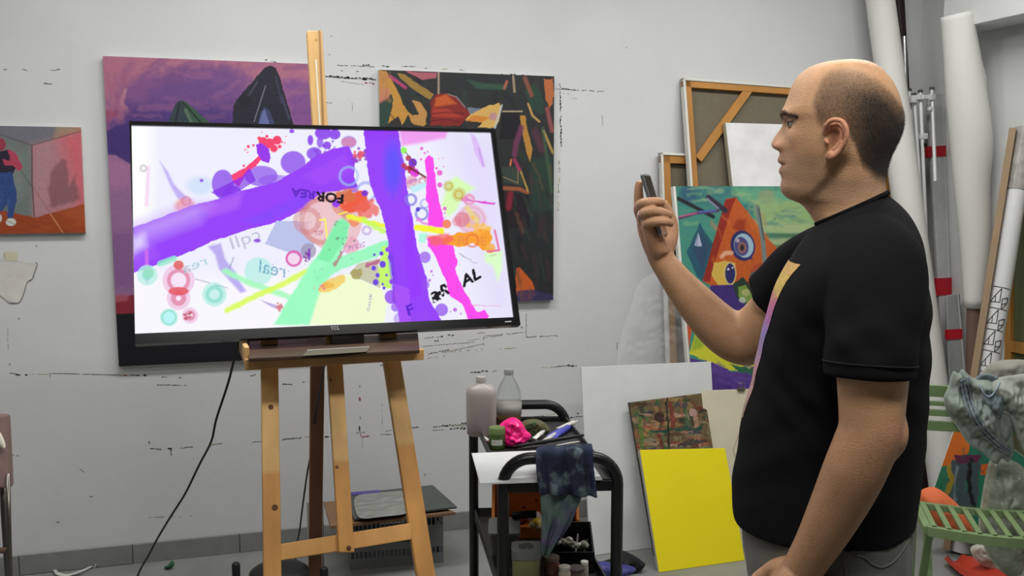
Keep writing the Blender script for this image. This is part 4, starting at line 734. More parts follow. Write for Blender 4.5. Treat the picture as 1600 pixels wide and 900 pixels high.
# white board
pl = yplane(3.655, 7.6, 1.0); q = down_to_floor(quad_on(pl, [(908, 574), (1111, 565), (1127, 860), (923, 880)]), pl)
o = MB().slab(q, -pl[3]*.012).build('board', mat('white_board', (214, 216, 216), .5, var=.03), None, bevel=.001, seg=1); tag(o, 'plain white board leaning behind the black trolley and the yellow canvas', 'board')
# beige paper pad with bulldog clip
pl = yplane(3.600, 10.0); q = down_to_floor(quad_on(pl, [(1096, 613), (1196, 609), (1212, 860), (1122, 860)]), pl)
t = thing('paper_pad', 'cream paper sheets held by a metal clip, between the yellow canvas and the man', 'paper', (q[2]+q[3])/2)
M_cream = mat('cream_paper', (208, 200, 176), .85, var=.04)
for k in range(4):
    e = [q[0]+Vector((.004*k, 0, .004*((k*7) % 3))), q[1]+Vector((0, 0, .003*k)), q[2], q[3]+Vector((.003*k, 0, 0))]; MB().slab([p-pl[3]*(.004*k) for p in e], -pl[3]*.0015).build('sheet', M_cream, t)
cp = on_plane(pl, 1158, 608, .004); MB().box(cp, (.035, .012, .014)).tube([tuple(cp+Vector((-.008, 0, .006))), tuple(cp+Vector((-.010, 0, .024))), tuple(cp+Vector((.0, 0, .030))), tuple(cp+Vector((.010, 0, .024))), tuple(cp+Vector((.008, 0, .006)))], .0022, 6).build('bulldog_clip', mat('clip_metal', (120, 118, 112), .3, metal=.8), t, bevel=.001)
MB().tube([tuple(p) for p in spline([on_plane(pl, 1162, 662, .003), on_plane(pl, 1150, 690, .006), on_plane(pl, 1146, 705, .003), on_plane(pl, 1152, 718, .004)], 5)], .0009, 5).build('pencil_line', mat('line_brown', (120, 100, 84), .8), t)
# paint-crusted board
pl = yplane(3.56, 12.5, 1.0); q = down_to_floor(quad_on(pl, [(983, 629), (1101, 614), (1136, 850), (1020, 850)]), pl)
t = thing('palette_board', 'board crusted with green, red and brown oil paint, behind the yellow canvas', 'board', (q[2]+q[3])/2)
MB().slab([p-pl[3]*.002 for p in q], -pl[3]*.014).build('panel', mat('dark_panel_edge', (52, 50, 46), .7), t, bevel=.001)
A = Art(q, 200, 420, (104, 88, 62)); rs = random.Random(3); cols = [(60, 74, 52), (120, 96, 62), (150, 120, 78), (110, 48, 40), (44, 50, 44), (88, 110, 70), (150, 84, 62), (56, 62, 80), (134, 126, 96), (80, 58, 44), (170, 130, 110), (50, 96, 62)]
for i in range(230):
    x, y = rs.uniform(978, 1140), rs.uniform(612, 720); l = rs.uniform(6, 26); h = rs.random() < .55; A.line([(x, y), (x+(l if h else l*.15), y+(0 if h else l))], rs.uniform(2, 7), cols[rs.randrange(len(cols))], rs.uniform(.6, 1), soft=1.5, wob=2.5, seed=i % 6)
A.line([(1000, 655), (1004, 700)], 6, (92, 112, 58), wob=2); A.line([(1048, 630), (1052, 665)], 6, (122, 62, 50), wob=2); A.disc(1030, 652, 8, (64, 44, 44), wob=.5); A.line([(1020, 675), (1095, 668)], 5, (44, 76, 62), wob=3); A.disc(1082, 645, 6, (176, 140, 130), wob=.6); A.line([(1060, 696), (1096, 690)], 5, (70, 60, 66), wob=3); A.line([(1042, 618), (1045, 710)], 3, (36, 36, 34), wob=2)
A.build('crusted_paint', mat('crusted_oil', None, .4, attr=True, var=.2, scale=60, bump=.8, bscale=120), t, relief=.004)
# yellow canvas
pl = lean_plane(1028, 895, 2.0, 18.5); q = quad_on(pl, [(1000, 703), (1133, 700), (1166, 887), (1030, 895)]); q = down_to_floor(q, pl)
t = thing('canvas', 'plain bright yellow canvas standing on the floor beside the man', 'canvas', (q[2]+q[3])/2)
MB().slab([p-pl[3]*.001 for p in q], -pl[3]*.020).build('canvas_edge', M_canvas_edge, t, bevel=.001)
MB().slab([p+pl[3]*.0002 for p in q], -pl[3]*.003).build('yellow_front', mat('cadmium_yellow', (233, 216, 22), .55, var=.02, scale=4, bump=.1, bscale=300), t, bevel=.001)
MB().slab([q[0]-pl[3]*.004-pl[1]*.0012, q[0]-pl[3]*.018-pl[1]*.0012, q[3]-pl[3]*.018-pl[1]*.0012, q[3]-pl[3]*.004-pl[1]*.0012], pl[1]*.001).build('side_edge', mat('side_grey', (168, 166, 160), .7), t)

# ================================================================ CRATE AND BOARDS UNDER THE EASEL
cl, cr = atz(547, 891, 0), atz(693, 879, 0); cx_ = (cr-cl).normalized(); cy_ = Vector((-cx_.y, cx_.x, 0)); cw = (cr-cl).length; cd, ch = .24, .235
M_crate = mat('grey_crate_plastic', (118, 119, 122), .5, var=.06); t = thing('crate', 'grey slotted plastic crate on the floor behind the easel legs', 'crate', (cl+cr)/2+cy_*cd/2)
def P(u, w, z): return cl+cx_*u+cy_*w+Vector((0, 0, z))
MB().hexa([P(0, 0, 0), P(cw, 0, 0), P(cw, cd, 0), P(0, cd, 0), P(0, 0, .01), P(cw, 0, .01), P(cw, cd, .01), P(0, cd, .01)]).build('crate_floor', M_crate, t)
for nm, o0, dx, dy, L in (('front_wall', P(0, 0, 0), cx_, cy_, cw), ('back_wall', P(0, cd-.006, 0), cx_, cy_, cw), ('side_wall', P(0, .006, 0), cy_, cx_, cd-.012), ('side_wall', P(cw-.006, .006, 0), cy_, cx_, cd-.012)):
    mb = MB(); ns = int(L/.017); w = L/ns
    for z0, z1 in ((.01, .045), (.072, .085), (.150, .165), (.205, ch)):
        mb.slab([o0+Vector((0, 0, z0)), o0+dx*L+Vector((0, 0, z0)), o0+dx*L+Vector((0, 0, z1)), o0+Vector((0, 0, z1))], dy*.006)
    for z0, z1 in ((.045, .072), (.165, .205)):
        for i in range(ns+1):
            x0 = min(i*w, L-.006); mb.slab([o0+dx*x0+Vector((0, 0, z0)), o0+dx*(x0+.006)+Vector((0, 0, z0)), o0+dx*(x0+.006)+Vector((0, 0, z1)), o0+dx*x0+Vector((0, 0, z1))], dy*.0055)
    hs, he = L*.36, L*.64
    for a, b in ((0, hs), (he, L)): mb.slab([o0+dx*a+Vector((0, 0, .085)), o0+dx*b+Vector((0, 0, .085)), o0+dx*b+Vector((0, 0, .15)), o0+dx*a+Vector((0, 0, .15))], dy*.006)
    for a, b in ((.085, .10), (.135, .15)): mb.slab([o0+dx*hs+Vector((0, 0, a)), o0+dx*he+Vector((0, 0, a)), o0+dx*he+Vector((0, 0, b)), o0+dx*hs+Vector((0, 0, b))], dy*.006)
    mb.build(nm, M_crate, t)
def flat(name, label, px, z, th, m, cat='board', **k):
    o = MB().slab([atz(x, y, z) for x, y in px], (0, 0, -th)).build(name, m, None, **k); return tag(o, label, cat)
flat('board', 'brown wooden board lying on the grey crate, sticking out to the left', [(506, 784), (640, 776), (712, 800), (516, 822)], .250, .012, mat('brown_board', (120, 92, 66), .7, var=.15), bevel=.001)
flat('board', 'dark grey-green board lying on top of the grey crate, its corner pointing right', [(538, 772), (676, 757.5), (714, 791.5), (553, 810)], .266, .008, mat('slate_board', (72, 78, 76), .55, var=.12), bevel=.001)
zb = .272
v, f = puff([(556, 776), (590, 770), (636, 768), (638, 786), (634, 802), (600, 807), (566, 810), (556, 800)], lambda x, y: atz(x, y, zb), (0, 0, 1), .006, 8, 4, .004, 30, .3, 2)
o = mesh_obj('plastic_package', v, f, mat('silvery_plastic', (132, 134, 128), .22, var=.3, scale=14, stretch=(1, 4, 1), bump=.6, bscale=40), None, True); tag(o, 'shiny silver-grey plastic package lying on the dark board', 'package')
flat('paper', 'violet paper strip at the back edge of the dark board', [(548, 769), (592, 765.5), (594, 770), (550, 773.5)], .2685, .0015, mat('violet_paper', (84, 72, 140), .7), 'paper')
o = MB().slab([atd(479, 786, 3.72), atd(504, 783, 3.80), atd(504, 846, 3.80), atd(481, 848, 3.72)], FWD*.02).build('cardboard_piece', mat('grey_card', (140, 140, 136), .8), None); q = [v.co.z for v in o.data.vertices]
for v_ in o.data.vertices:
    if v_.co.z < sum(q)/8: v_.co.z = .002
tag(o, 'grey cardboard piece standing behind the dark rear leg of the easel', 'cardboard')

# ================================================================ TROLLEY
M_blk = mat('black_tube_paint', (20, 20, 22), .35, var=.1, spec=.5); M_tray = mat('dark_grey_tray', (52, 52, 52), .45, var=.15)
NL, NR, RL, RR = atd(786, 760, 2.60), atd(964.5, 756, 2.62), atd(740, 700, 3.34), atd(884, 700, 3.36)
trz = .735
for p in (NL, NR, RL, RR): p.z = 0
t = thing('trolley', 'black tube-frame studio trolley full of painting supplies, with rounded handles', 'trolley', (NL+NR+RL+RR)/4)
def hoop(a, b, ztop, r, R, name):
    d = (b-a); L = d.length; d.normalize(); pts = [a+Vector((0, 0, .075)), a+Vector((0, 0, ztop-R))]
    for k in range(1, 8): an = math.pi/2*k/8; pts.append(a+d*(R-R*math.cos(an))+Vector((0, 0, ztop-R+R*math.sin(an))))
    pts += [a+d*R+Vector((0, 0, ztop)), b-d*R+Vector((0, 0, ztop))]
    for k in range(1, 8): an = math.pi/2*k/8; pts.append(b-d*(R-R*math.sin(an))+Vector((0, 0, ztop-R+R*math.cos(an))))
    pts += [b+Vector((0, 0, ztop-R)), b+Vector((0, 0, .075))]; MB().tube(pts, r, 14).build(name, M_blk, t, smooth=True)
ztopN, ztopR = atd(875, 714, 2.61).z, atd(830, 631, 3.35).z
hoop(NL, NR, ztopN, .0165, .075, 'handle'); hoop(RL, RR, ztopR, .0165, .075, 'handle')
dN = (NR-NL).normalized(); bar0 = Vector((0, 0, trz))
MB().bar(NL+bar0, NR+bar0, .030, .012, (0, 0, 1)).build('crossbar', M_blk, t, bevel=.002)
MB().bar(RL+bar0, RR+bar0, .030, .012, (0, 0, 1)).build('crossbar', M_blk, t, bevel=.002)
def tray(z, name, lip):
    mb = MB(); q_ = [NL, NR, RR, RL]; q_ = [p+Vector((0, 0, z)) for p in q_]; mb.slab(q_, (0, 0, -.006))
    for i in range(4):
        a, b = q_[i], q_[(i+1) % 4]; c_ = (q_[0]+q_[1]+q_[2]+q_[3])/4; n_ = Vector((-(b-a).y, (b-a).x, 0)).normalized(); n_ = n_ if n_.dot(c_-a) > 0 else -n_
        mb.slab([a, b, b+Vector((0, 0, lip)), a+Vector((0, 0, lip))], n_*.005)
    mb.build(name, M_tray, t)
tray(trz, 'tray', .018); tray(.40, 'tray', .03); tray(.13, 'tray', .03)
for p in (NL, NR, RL, RR):
    f_ = MB().lathe(p+Vector((0, 0, .055)), [(.012, 0), (.014, .01), (.014, .022)], 12).bar(p+Vector((-.014, 0, .055)), p+Vector((-.014, .012, .03)), .02, .003).bar(p+Vector((.014, 0, .055)), p+Vector((.014, .012, .03)), .02, .003).build('caster_fork', M_blk, t)
    MB().lathe(p+Vector((-.010, .012, .0275)), [(.012, 0), (.0265, .003), (.0265, .017), (.012, .020)], 18, (Vector((0, 1, 0)), Vector((0, 0, 1)), Vector((1, 0, 0)))).build('wheel', mat('caster_rubber', (30, 30, 30), .6), f_, smooth='auto')
TS = trz+.0015
def up(px, py, z): return atz(px, py, z)
def single(mb, name, label, cat, m, group=None, **k): return tag(mb.build(name, m, None, **k), label, cat, group)
# white drawing board lying at the front of the top tray
q = [up(737, 708, TS+.022), up(862, 703, TS+.022), up(941, 748, TS+.022), up(750, 755, TS+.022)]; q[1] = up(908, 701, TS+.022)
single(MB().slab(q, (0, 0, -.004)), 'drawing_board', 'white board with faint pencil marks lying across the front of the trolley top', 'board', mat('white_sheet', (208, 210, 212), .6, var=.05, scale=14))
# milky jug
M_milky = mat('milky_plastic', (205, 196, 194), .35, trans=.35, var=.06, scale=8, spec=.4); c = up(752, 679, TS); jx = dN; jy = Vector((-jx.y, jx.x, 0))
t = thing('plastic_jug', 'cloudy white plastic jug with a pale cap, leftmost on the trolley', 'bottle', c)
def sq_ring(c, w, d, z, n=32, p=3.2, ax=(Vector((1, 0, 0)), Vector((0, 1, 0)))):
    return [c+ax[0]*(math.copysign(abs(math.cos(a))**(2/p), math.cos(a))*w)+ax[1]*(math.copysign(abs(math.sin(a))**(2/p), math.sin(a))*d)+Vector((0, 0, z)) for a in [2*math.pi*i/n for i in range(n)]]
jr = [sq_ring(c, .040, .032, .0, ax=(jx, jy)), sq_ring(c, .047, .038, .006, ax=(jx, jy)), sq_ring(c, .049, .040, .05, ax=(jx, jy)), sq_ring(c, .0495, .040, .135, ax=(jx, jy)), sq_ring(c, .047, .038, .152, ax=(jx, jy)), sq_ring(c, .036, .030, .164, ax=(jx, jy)), sq_ring(c, .018, .018, .170, p=2, ax=(jx, jy)), sq_ring(c, .015, .015, .180, p=2, ax=(jx, jy))]
MB().add(*loft(jr)).build('jug_body', M_milky, t, smooth=True); MB().lathe(c+Vector((0, 0, .172)), [(.017, 0), (.0172, .018), (.015, .022)], 24).build('cap', mat('pale_grey_cap', (176, 174, 168), .5), t, smooth='auto')
# clear bottle
M_clear = mat('clear_bottle', (225, 232, 228), .06, trans=.95, ior=1.15, var=.02, spec=.6, alpha=.55); c = up(795, 672, TS); k_ = 1.0
t = thing('bottle', 'clear plastic bottle with a grey cap and a little brown liquid, behind the pink bag', 'bottle', c)
MB().lathe(c, [(.030, 0), (.041, .005), (.043, .02), (.0425, .09), (.043, .108), (.040, .130), (.030, .156), (.018, .176), (.0135, .186), (.0135, .192)], 32).build('bottle_body', M_clear, t, smooth=True)
MB().lathe(c+Vector((0, 0, .002)), [(.038, 0), (.0395, .004), (.0395, .06)], 28).build('liquid', mat('brown_liquid', (150, 112, 62), .15, trans=.7, ior=1.2), t, smooth='auto')
MB().lathe(c+Vector((0, 0, .0275)), [(.0436, .030), (.0436, .068)], 32).build('label', mat('pale_label', (190, 186, 182), .6, alpha=.6), t, smooth=True)
MB().lathe(c+Vector((0, 0, .188)), [(.0155, 0), (.016, .014), (.0145, .019)], 20).build('cap', mat('grey_cap', (150, 152, 150), .5), t, smooth='auto')
# green jar
c = up(776.5, 700, TS+.0); t = thing('jar', 'green plastic jar with a small white label beside the pink bag', 'jar', c)
MB().lathe(c, [(.0235, 0), (.026, .004), (.026, .040), (.0245, .046)], 28).build('jar_body', mat('olive_green_plastic', (72, 96, 50), .35, var=.08), t, smooth='auto')
MB().lathe(c+Vector((0, 0, .046)), [(.0262, 0), (.0262, .018), (.024, .021)], 28).build('lid', mat('pale_green_lid', (104, 122, 74), .4), t, smooth='auto')
e = -Vector((c.x, c.y, 0)).normalized(); er = Vector((-e.y, e.x, 0)); lp = [c+e*.0264*math.cos(a)+er*.0264*math.sin(a) for a in [-.7+1.4*i/10 for i in range(11)]]
v = [p+Vector((0, 0, .014)) for p in lp]+[p+Vector((0, 0, .032)) for p in lp]; mesh_obj('label', v, [(i, i+1, 12+i, 11+i) for i in range(10)], mat('jar_label', (206, 208, 198), .6), t)
letters('IIIII', 'print', mat('label_print', (90, 96, 84), .6), t, lp[2]+e*.0006+Vector((0, 0, .021)), -er if (-er).dot(RGT) > 0 else er, (0, 0, 1), .0002, .010)
# pink bag
def vplane(px, py, z, n=None):
    p = up(px, py, z); n = n or -Vector((FWD.x, FWD.y, 0)).normalized(); return lambda x, y: onp(x, y, n, p), n
pf_, n_ = vplane(815, 696, TS)
v, f = puff([(778, 668), (790, 656), (803, 652), (815, 660), (822, 672), (830, 680), (824, 690), (810, 696), (792, 697), (780, 690)], pf_, n_, .035, 14, 5, .022, 22, .8, 7)
o = mesh_obj('plastic_bag', v, f, mat('hot_pink_plastic', (245, 36, 132), .22, var=.12, scale=20, bump=.5, bscale=60), None, True); tag(o, 'crumpled hot pink plastic bag on the trolley', 'bag')
# mossy brown sponge-like clump behind
pf_, n_ = vplane(838, 676, TS)
v, f = puff([(812, 664), (822, 656), (838, 655), (850, 660), (859, 670), (855, 677), (840, 681), (822, 676)], pf_, n_, .028, 12, 5, .014, 34, .8, 3)
o = mesh_obj('paint_rag', v, f, mat('brown_green_rag', (96, 84, 60), .85, var=.5, scale=40, col2=(74, 92, 62)), None, True); tag(o, 'crumpled brown and green paint rag behind the pink bag', 'rag')
# paint tubes
def ptube(x0, y0, x1, y1, z, r, label, col_, cap_, group=None):
    a, b = up(x0, y0, z), up(x1, y1, z+.003); d = (b-a).normalized(); s_ = d.cross(Vector((0, 0, 1))).normalized(); L = (b-a).length; t = thing('paint_tube', label, 'paint tube', (a+b)/2, group); rings = []
    for k, w, h in ((0, 1.15, .12), (.12, 1.1, .3), (.45, 1.0, .8), (.8, .95, .95), (.86, .6, .6), (.90, .35, .35)):
        rings.append([a+d*L*k+s_*(r*w*math.cos(q_))+Vector((0, 0, r*h*math.sin(q_)+r*.6)) for q_ in [2*math.pi*i/14 for i in range(14)]])
    MB().add(*loft(rings)).build('tube_body', mat('tube_'+label[:12].replace(' ', '_'), col_, .35, var=.15, scale=60), t, smooth=True)
    MB().lathe(a+d*L*.89+Vector((0, 0, r*.6)), [(r*.5, 0), (r*.45, L*.12)], 10, (s_, d.cross(s_), d)).build('tube_cap', mat('cap_'+label[:12].replace(' ', '_'), cap_, .5), t, smooth='auto')
ptube(862, 688, 893, 668, TS, .012, 'blue paint tube lying on the trolley top', (72, 72, 168), (60, 60, 150)); ptube(858, 684, 884, 672, TS+.004, .010, 'violet blue paint tube beside the blue one', (88, 86, 176), (70, 70, 150))
ptube(872, 672, 902, 661, TS+.008, .009, 'white paint tube at the right back of the trolley', (206, 206, 196), (190, 190, 180)); ptube(846, 694, 872, 679, TS, .009, 'silver paint tube in the middle of the trolley top', (190, 190, 188), (220, 220, 220))
ptube(834, 688, 850, 676, TS+.006, .008, 'squeezed white paint tube beside the brown rag', (214, 214, 210), (230, 230, 230)); ptube(822, 686, 843, 694, TS, .008, 'black and white paint tube in front of the pink bag', (40, 40, 48), (220, 220, 220)); ptube(875, 690, 900, 684, TS+.01, .007, 'thin white paint tube lying on the trolley\'s right rim', (196, 196, 190), (230, 230, 225))
ptube(754, 684, 764, 692, TS, .007, 'small pink-capped paint tube left of the green jar', (206, 204, 200), (220, 120, 150))
# brush handles
for (x0, y0, x1, y1, r0, lb, col_) in ((800, 698, 912, 680, .0055, 'long dark brush handle lying across the trolley top', (34, 34, 36)), (808, 702, 858, 696, .0045, 'short dark brush handle at the front of the trolley top', (44, 40, 40)), (866, 697, 906, 690, .003, 'thin pale stick lying on the trolley\'s right side', (190, 188, 180))):
    a, b = up(x0, y0, TS+.014), up(x1, y1, TS+.030); S = [(a.lerp(b, k), r0*w) for k, w in ((0, .4), (.2, .9), (.6, 1.25), (.85, 1.0), (1, .7))]; single(MB().tube([tuple(p) for p, _ in S], [w for _, w in S], 8), 'brush', lb, 'brush', mat('handle_'+lb[:5], col_, .4), smooth=True)
# rag over the near handle
def cloth(rows, thick, name, m, parent=None, fold=.008, nf=7, seed=0):
    """rows: (left point, right point) world positions from top to bottom"""
    R_ = spline([(*a, *b) for a, b in rows], 5); n = 36; v = []; f = []; up_n = -Vector((FWD.x, FWD.y, 0)).normalized()
    for s_ in (0, 1):
        for i, r_ in enumerate(R_):
            a, b = Vector(r_[:3]), Vector(r_[3:])
            for j in range(n):
                u = j/(n-1); t_ = i/len(R_); h = fold*(.3+.7*t_)*(math.sin(u*nf*2+seed+t_*2)+.5*math.sin(u*nf*4.3+seed*2-t_*3))+fold*.9*mnoise.noise(Vector((u*5, t_*4, seed)))
                v.append(a.lerp(b, u)+up_n*(h-s_*thick)+Vector((0, 0, .004*mnoise.noise(Vector((u*7, seed, t_*3))))))
    m_ = len(R_)*n
    for s_ in (0, 1):
        for i in range(len(R_)-1):
            for j in range(n-1): a = s_*m_+i*n+j; f.append((a, a+1, a+n+1, a+n))
    for i in range(len(R_)-1):
        for j in (0, n-1): a = i*n+j; f.append((a, a+n, a+n+m_, a+m_))
    for j in range(n-1):
        for i in (0, len(R_)-1): a = i*n+j; f.append((a, a+1, a+1+m_, a+m_))
    return mesh_obj(name, v, f, m, parent, True)
def rag_mat(name, c1, c2, c3):
    m = mat(name, c1, .9, var=.1, scale=12, col2=c2, bump=.4, bscale=300, thr=(.42, .6)); nt = m.node_tree; N, L = nt.nodes, nt.links; b = N['Principled BSDF']; src = b.inputs['Base Color'].links[0].from_socket
    nz_ = N.new('ShaderNodeTexNoise'); nz_.inputs['Scale'].default_value = 26; nz_.inputs['Detail'].default_value = 3; tc = N.new('ShaderNodeTexCoord'); L.new(tc.outputs['Object'], nz_.inputs['Vector']); mr_ = N.new('ShaderNodeMapRange'); mr_.inputs[1].default_value = .55; mr_.inputs[2].default_value = .68; L.new(nz_.outputs['Fac'], mr_.inputs[0])
    mx = N.new('ShaderNodeMix'); mx.data_type = 'RGBA'; L.new(mr_.outputs[0], mx.inputs[0]); L.new(src, mx.inputs[6]); mx.inputs[7].default_value = (*lin(c3), 1); L.new(mx.outputs[2], b.inputs['Base Color']); return m
D_ = lambda x, y, d: tuple(atd(x, y, d))
t = thing('paint_rag', 'long paint-stained blue and green rag draped over the trolley\'s near handle', 'rag', atd(880, 870, 2.5))
cloth([(D_(852, 712, 2.72), D_(925, 704, 2.72)), (D_(842, 699, 2.63), D_(924, 694, 2.63)), (D_(837, 706, 2.575), D_(926, 700, 2.575)), (D_(838, 735, 2.565), D_(928, 730, 2.565)), (D_(841, 760, 2.565), D_(931, 757, 2.565)), (D_(843, 772, 2.565), D_(933, 777, 2.565))], .004, 'upper_cloth', rag_mat('rag_navy', (28, 36, 54), (44, 52, 80), (84, 98, 104)), t, .010, 8, 1)
cloth([(D_(844, 758, 2.585), D_(915, 762, 2.585)), (D_(845, 790, 2.580), D_(902, 795, 2.580)), (D_(846, 815, 2.580), D_(890, 822, 2.580)), (D_(845, 845, 2.58), D_(872, 850, 2.58)), (D_(846, 866, 2.58), D_(858, 872, 2.58))], .004, 'lower_cloth', rag_mat('rag_green', (84, 104, 96), (70, 74, 96), (96, 84, 116)), t, .010, 6, 4)
# contents of the lower shelf
Z2 = .402
M_owood = mat('orange_wood', (186, 108, 36), .55, var=.2, scale=6, stretch=(.4, 1, 2)); a, b = up(768, 829, Z2), up(918, 826, Z2); a = atd(768, 835, 3.14); a.z = Z2; b = atd(906, 832, 3.14); b.z = Z2
dd = (b-a).normalized(); bk = Vector((-dd.y, dd.x, 0)); hh = .175
t = thing('wooden_box', 'orange wooden box on the trolley\'s lower shelf', 'box', (a+b)/2+bk*.08)
Z = lambda h: Vector((0, 0, h))
MB().slab([a+bk*.13+Z(0), b+bk*.13+Z(0), b+bk*.13+Z(hh), a+bk*.13+Z(hh)], bk*.01).build('back_panel', M_owood, t, bevel=.001)
MB().slab([a+Z(0), b+Z(0), b+Z(.035), a+Z(.035)], bk*.01).build('front_panel', M_owood, t, bevel=.001)
MB().slab([a+bk*.01+Z(0), b+bk*.01+Z(0), b+bk*.13+Z(0), a+bk*.13+Z(0)], Z(.006)).build('base_panel', M_owood, t)
for p in (a, b-dd*.01): MB().slab([p+bk*.011+Z(.006), p+bk*.129+Z(.006), p+bk*.129+Z(hh), p+bk*.011+Z(.06)], dd*.01).build('side_panel', M_owood, t)
for x, y in ((819, 793), (870, 800), (838, 782)): MB().lathe(onp(x, y, bk, a+bk*.1298), [(.006, 0), (.005, .0006)], 12, (dd, Z(1), -bk)).build('knot', M_knot, t)
pf_, n_ = vplane(810, 830, Z2+.01)
def lump(poly, base, label, name, cat, m, th=.02, amp=.008, fr=30, seed=0):
    fn, n_ = vplane(base[0], base[1], Z2+.004); fn2 = lambda x, y: fn(x, y); v, f = puff(poly, fn2, n_, th, 8, 4, amp, fr, .6, seed); return tag(mesh_obj(name, v, f, m, None, True), label, cat)
lump([(800, 808), (812, 805), (824, 810), (820, 818), (806, 818)], (810, 838), 'dark red crumpled cloth in the wooden box', 'cloth_scrap', 'cloth', mat('dark_red_cloth', (120, 30, 34), .7))
lump([(824, 806), (832, 801), (842, 800), (846, 812), (836, 816), (826, 814)], (834, 838), 'pinkish white crumpled paper in the wooden box', 'paper_scrap', 'paper', mat('pinkish_paper', (190, 168, 170), .8))
lump([(828, 815), (838, 809), (846, 812), (846, 824), (834, 826), (826, 822)], (836, 842), 'yellow and white paint tube pack in the wooden box', 'yellow_pack', 'box', mat('yellow_white', (206, 178, 40), .5, col2=(210, 205, 190), scale=60, thr=(.45, .55)))
lump([(890, 822), (896, 817), (908, 819), (912, 825), (900, 829), (890, 828)], (900, 842), 'white and red paint tube at the right of the wooden box', 'paint_tube', 'paint tube', mat('white_red_tube', (204, 196, 190), .4, col2=(170, 70, 60), scale=40, thr=(.55, .6)))
# black open box with bits
a = atd(850, 888, 2.86); b = atd(929, 886, 2.86); a.z = b.z = Z2; dd = (b-a).normalized(); bk = Vector((-dd.y, dd.x, 0)); t = thing('black_box', 'black open box on the lower shelf holding crumpled white scraps', 'box', (a+b)/2)
hb = atd(890, 862, 2.86).z-Z2
for nm, qd, th_ in (('front_panel', [a, b, b+Z(hb), a+Z(hb)], bk*.005), ('back_panel', [a+bk*.14, b+bk*.14, b+bk*.14+Z(hb*1.7), a+bk*.14+Z(hb*1.7)], bk*.005), ('base_panel', [a+bk*.005, b+bk*.005, b+bk*.14, a+bk*.14], Z(.004)), ('side_panel', [a+bk*.006, a+bk*.139, a+bk*.139+Z(hb*1.7), a+bk*.006+Z(hb)], dd*.005), ('side_panel', [b+bk*.006, b+bk*.139, b+bk*.139+Z(hb*1.7), b+bk*.006+Z(hb)], -dd*.005)):
    MB().slab(qd, th_).build(nm, mat('black_plastic', (20, 20, 22), .4), t)
rs = random.Random(9)
for i in range(9):
    x, y = 872+i*5.5+rs.uniform(-3, 3), 848+rs.uniform(-5, 6)+(i % 3)*3; p0 = atd(x, y, 2.90+.012*(i % 4)); fn = lambda X, Y, p0=p0: onp(X, Y, -Vector((FWD.x, FWD.y, 0)), p0); w_ = rs.uniform(5, 8)
    v, f = puff([(x-w_, y), (x-w_*.5, y-w_*.7), (x+w_*.3, y-w_*.8), (x+w_, y-w_*.1), (x+w_*.4, y+w_*.7), (x-w_*.5, y+w_*.6)], fn, -Vector((FWD.x, FWD.y, 0)).normalized(), .010, 5, 3, .007, 50, .7, i)
    o = mesh_obj('scrap', v, f, mat(['scrap_white', 'scrap_grey', 'scrap_green'][i % 3], [(196, 196, 186), (150, 148, 138), (128, 134, 116)][i % 3], .7), None, True); tag(o, 'crumpled pale scrap in the black open box', 'scrap', 'crumpled scraps in the black box')
for x0, y0, x1, y1, c_, lb in ((903, 834, 899, 856, (190, 186, 176), 'white stick standing up in the black box'), (918, 842, 912, 858, (140, 136, 128), 'grey stick leaning at the right of the black box')):
    a_, b_ = atd(x0, y0, 2.97), atd(x1, y1, 2.95); b_.z = Z2+.02; single(MB().tube([tuple(b_), tuple(a_)], .003, 6), 'stick', lb, 'stick', mat('stick_'+lb[:4], c_, .6))
# jars at the front of the lower shelf
def jar(px, d, topy, r, label, mcol, lidcol, liq=None):
    c = atd(px, 900, d); c.z = Z2; h = atd(px, topy, d).z-Z2; t = thing('jar', label, 'jar', c); MB().lathe(c, [(r*.9, 0), (r, .004), (r, h*.8), (r*.85, h*.88), (r*.85, h*.92)], 24).build('jar_body', mat('jar_'+label[:10].replace(' ', '_'), mcol, .2, coat=.5, var=.1), t, smooth='auto')
    MB().lathe(c+Z(h*.9), [(r*.92, 0), (r*.92, h*.1)], 24).build('lid', mat('lid_'+label[:10].replace(' ', '_'), lidcol, .4), t, smooth='auto')
jar(862, 2.74, 868, .024, 'reddish brown glass jar under the end of the hanging rag', (96, 58, 44), (110, 92, 82)); jar(900, 2.72, 886, .026, 'low grey-brown jar beside the black box', (84, 74, 66), (70, 62, 58)); jar(882, 2.70, 884, .018, 'cream jar between two brown jars on the lower shelf', (170, 160, 140), (176, 170, 158))
jar(913, 2.75, 876, .012, 'small white-capped bottle at the right end of the lower shelf', (150, 146, 140), (206, 206, 200))
# tall square tub with greenish liquid, grey bin behind
c = atd(822, 900, 2.74); c.z = Z2; w = .040; hh = atd(822, 852, 2.74).z-Z2; t = thing('plastic_tub', 'square clear tub with murky yellow-green liquid on the lower shelf', 'container', c)
MB().add(*loft([sq_ring(c, w, w, z_, p=6, ax=(dd, bk)) for z_ in (0, hh*.80)])).build('liquid', mat('murky_liquid', (128, 130, 88), .2, spec=.4), t, smooth='auto')
MB().add(*loft([sq_ring(c, w*1.06, w*1.06, z_, p=6, ax=(dd, bk)) for z_ in (hh*.80, hh)])).build('rim', mat('tub_rim', (112, 114, 110), .25, var=.1), t, smooth='auto'); MB().lathe(c+Z(hh), [(.022, 0), (.020, .003)], 20).build('screw_lid', mat('tub_lid', (60, 62, 62), .4), t, smooth='auto')
c = atd(788, 900, 2.98); c.z = Z2; hh = atd(788, 818, 2.98).z-Z2; t = thing('storage_bin', 'grey plastic bin at the left of the lower shelf', 'container', c)
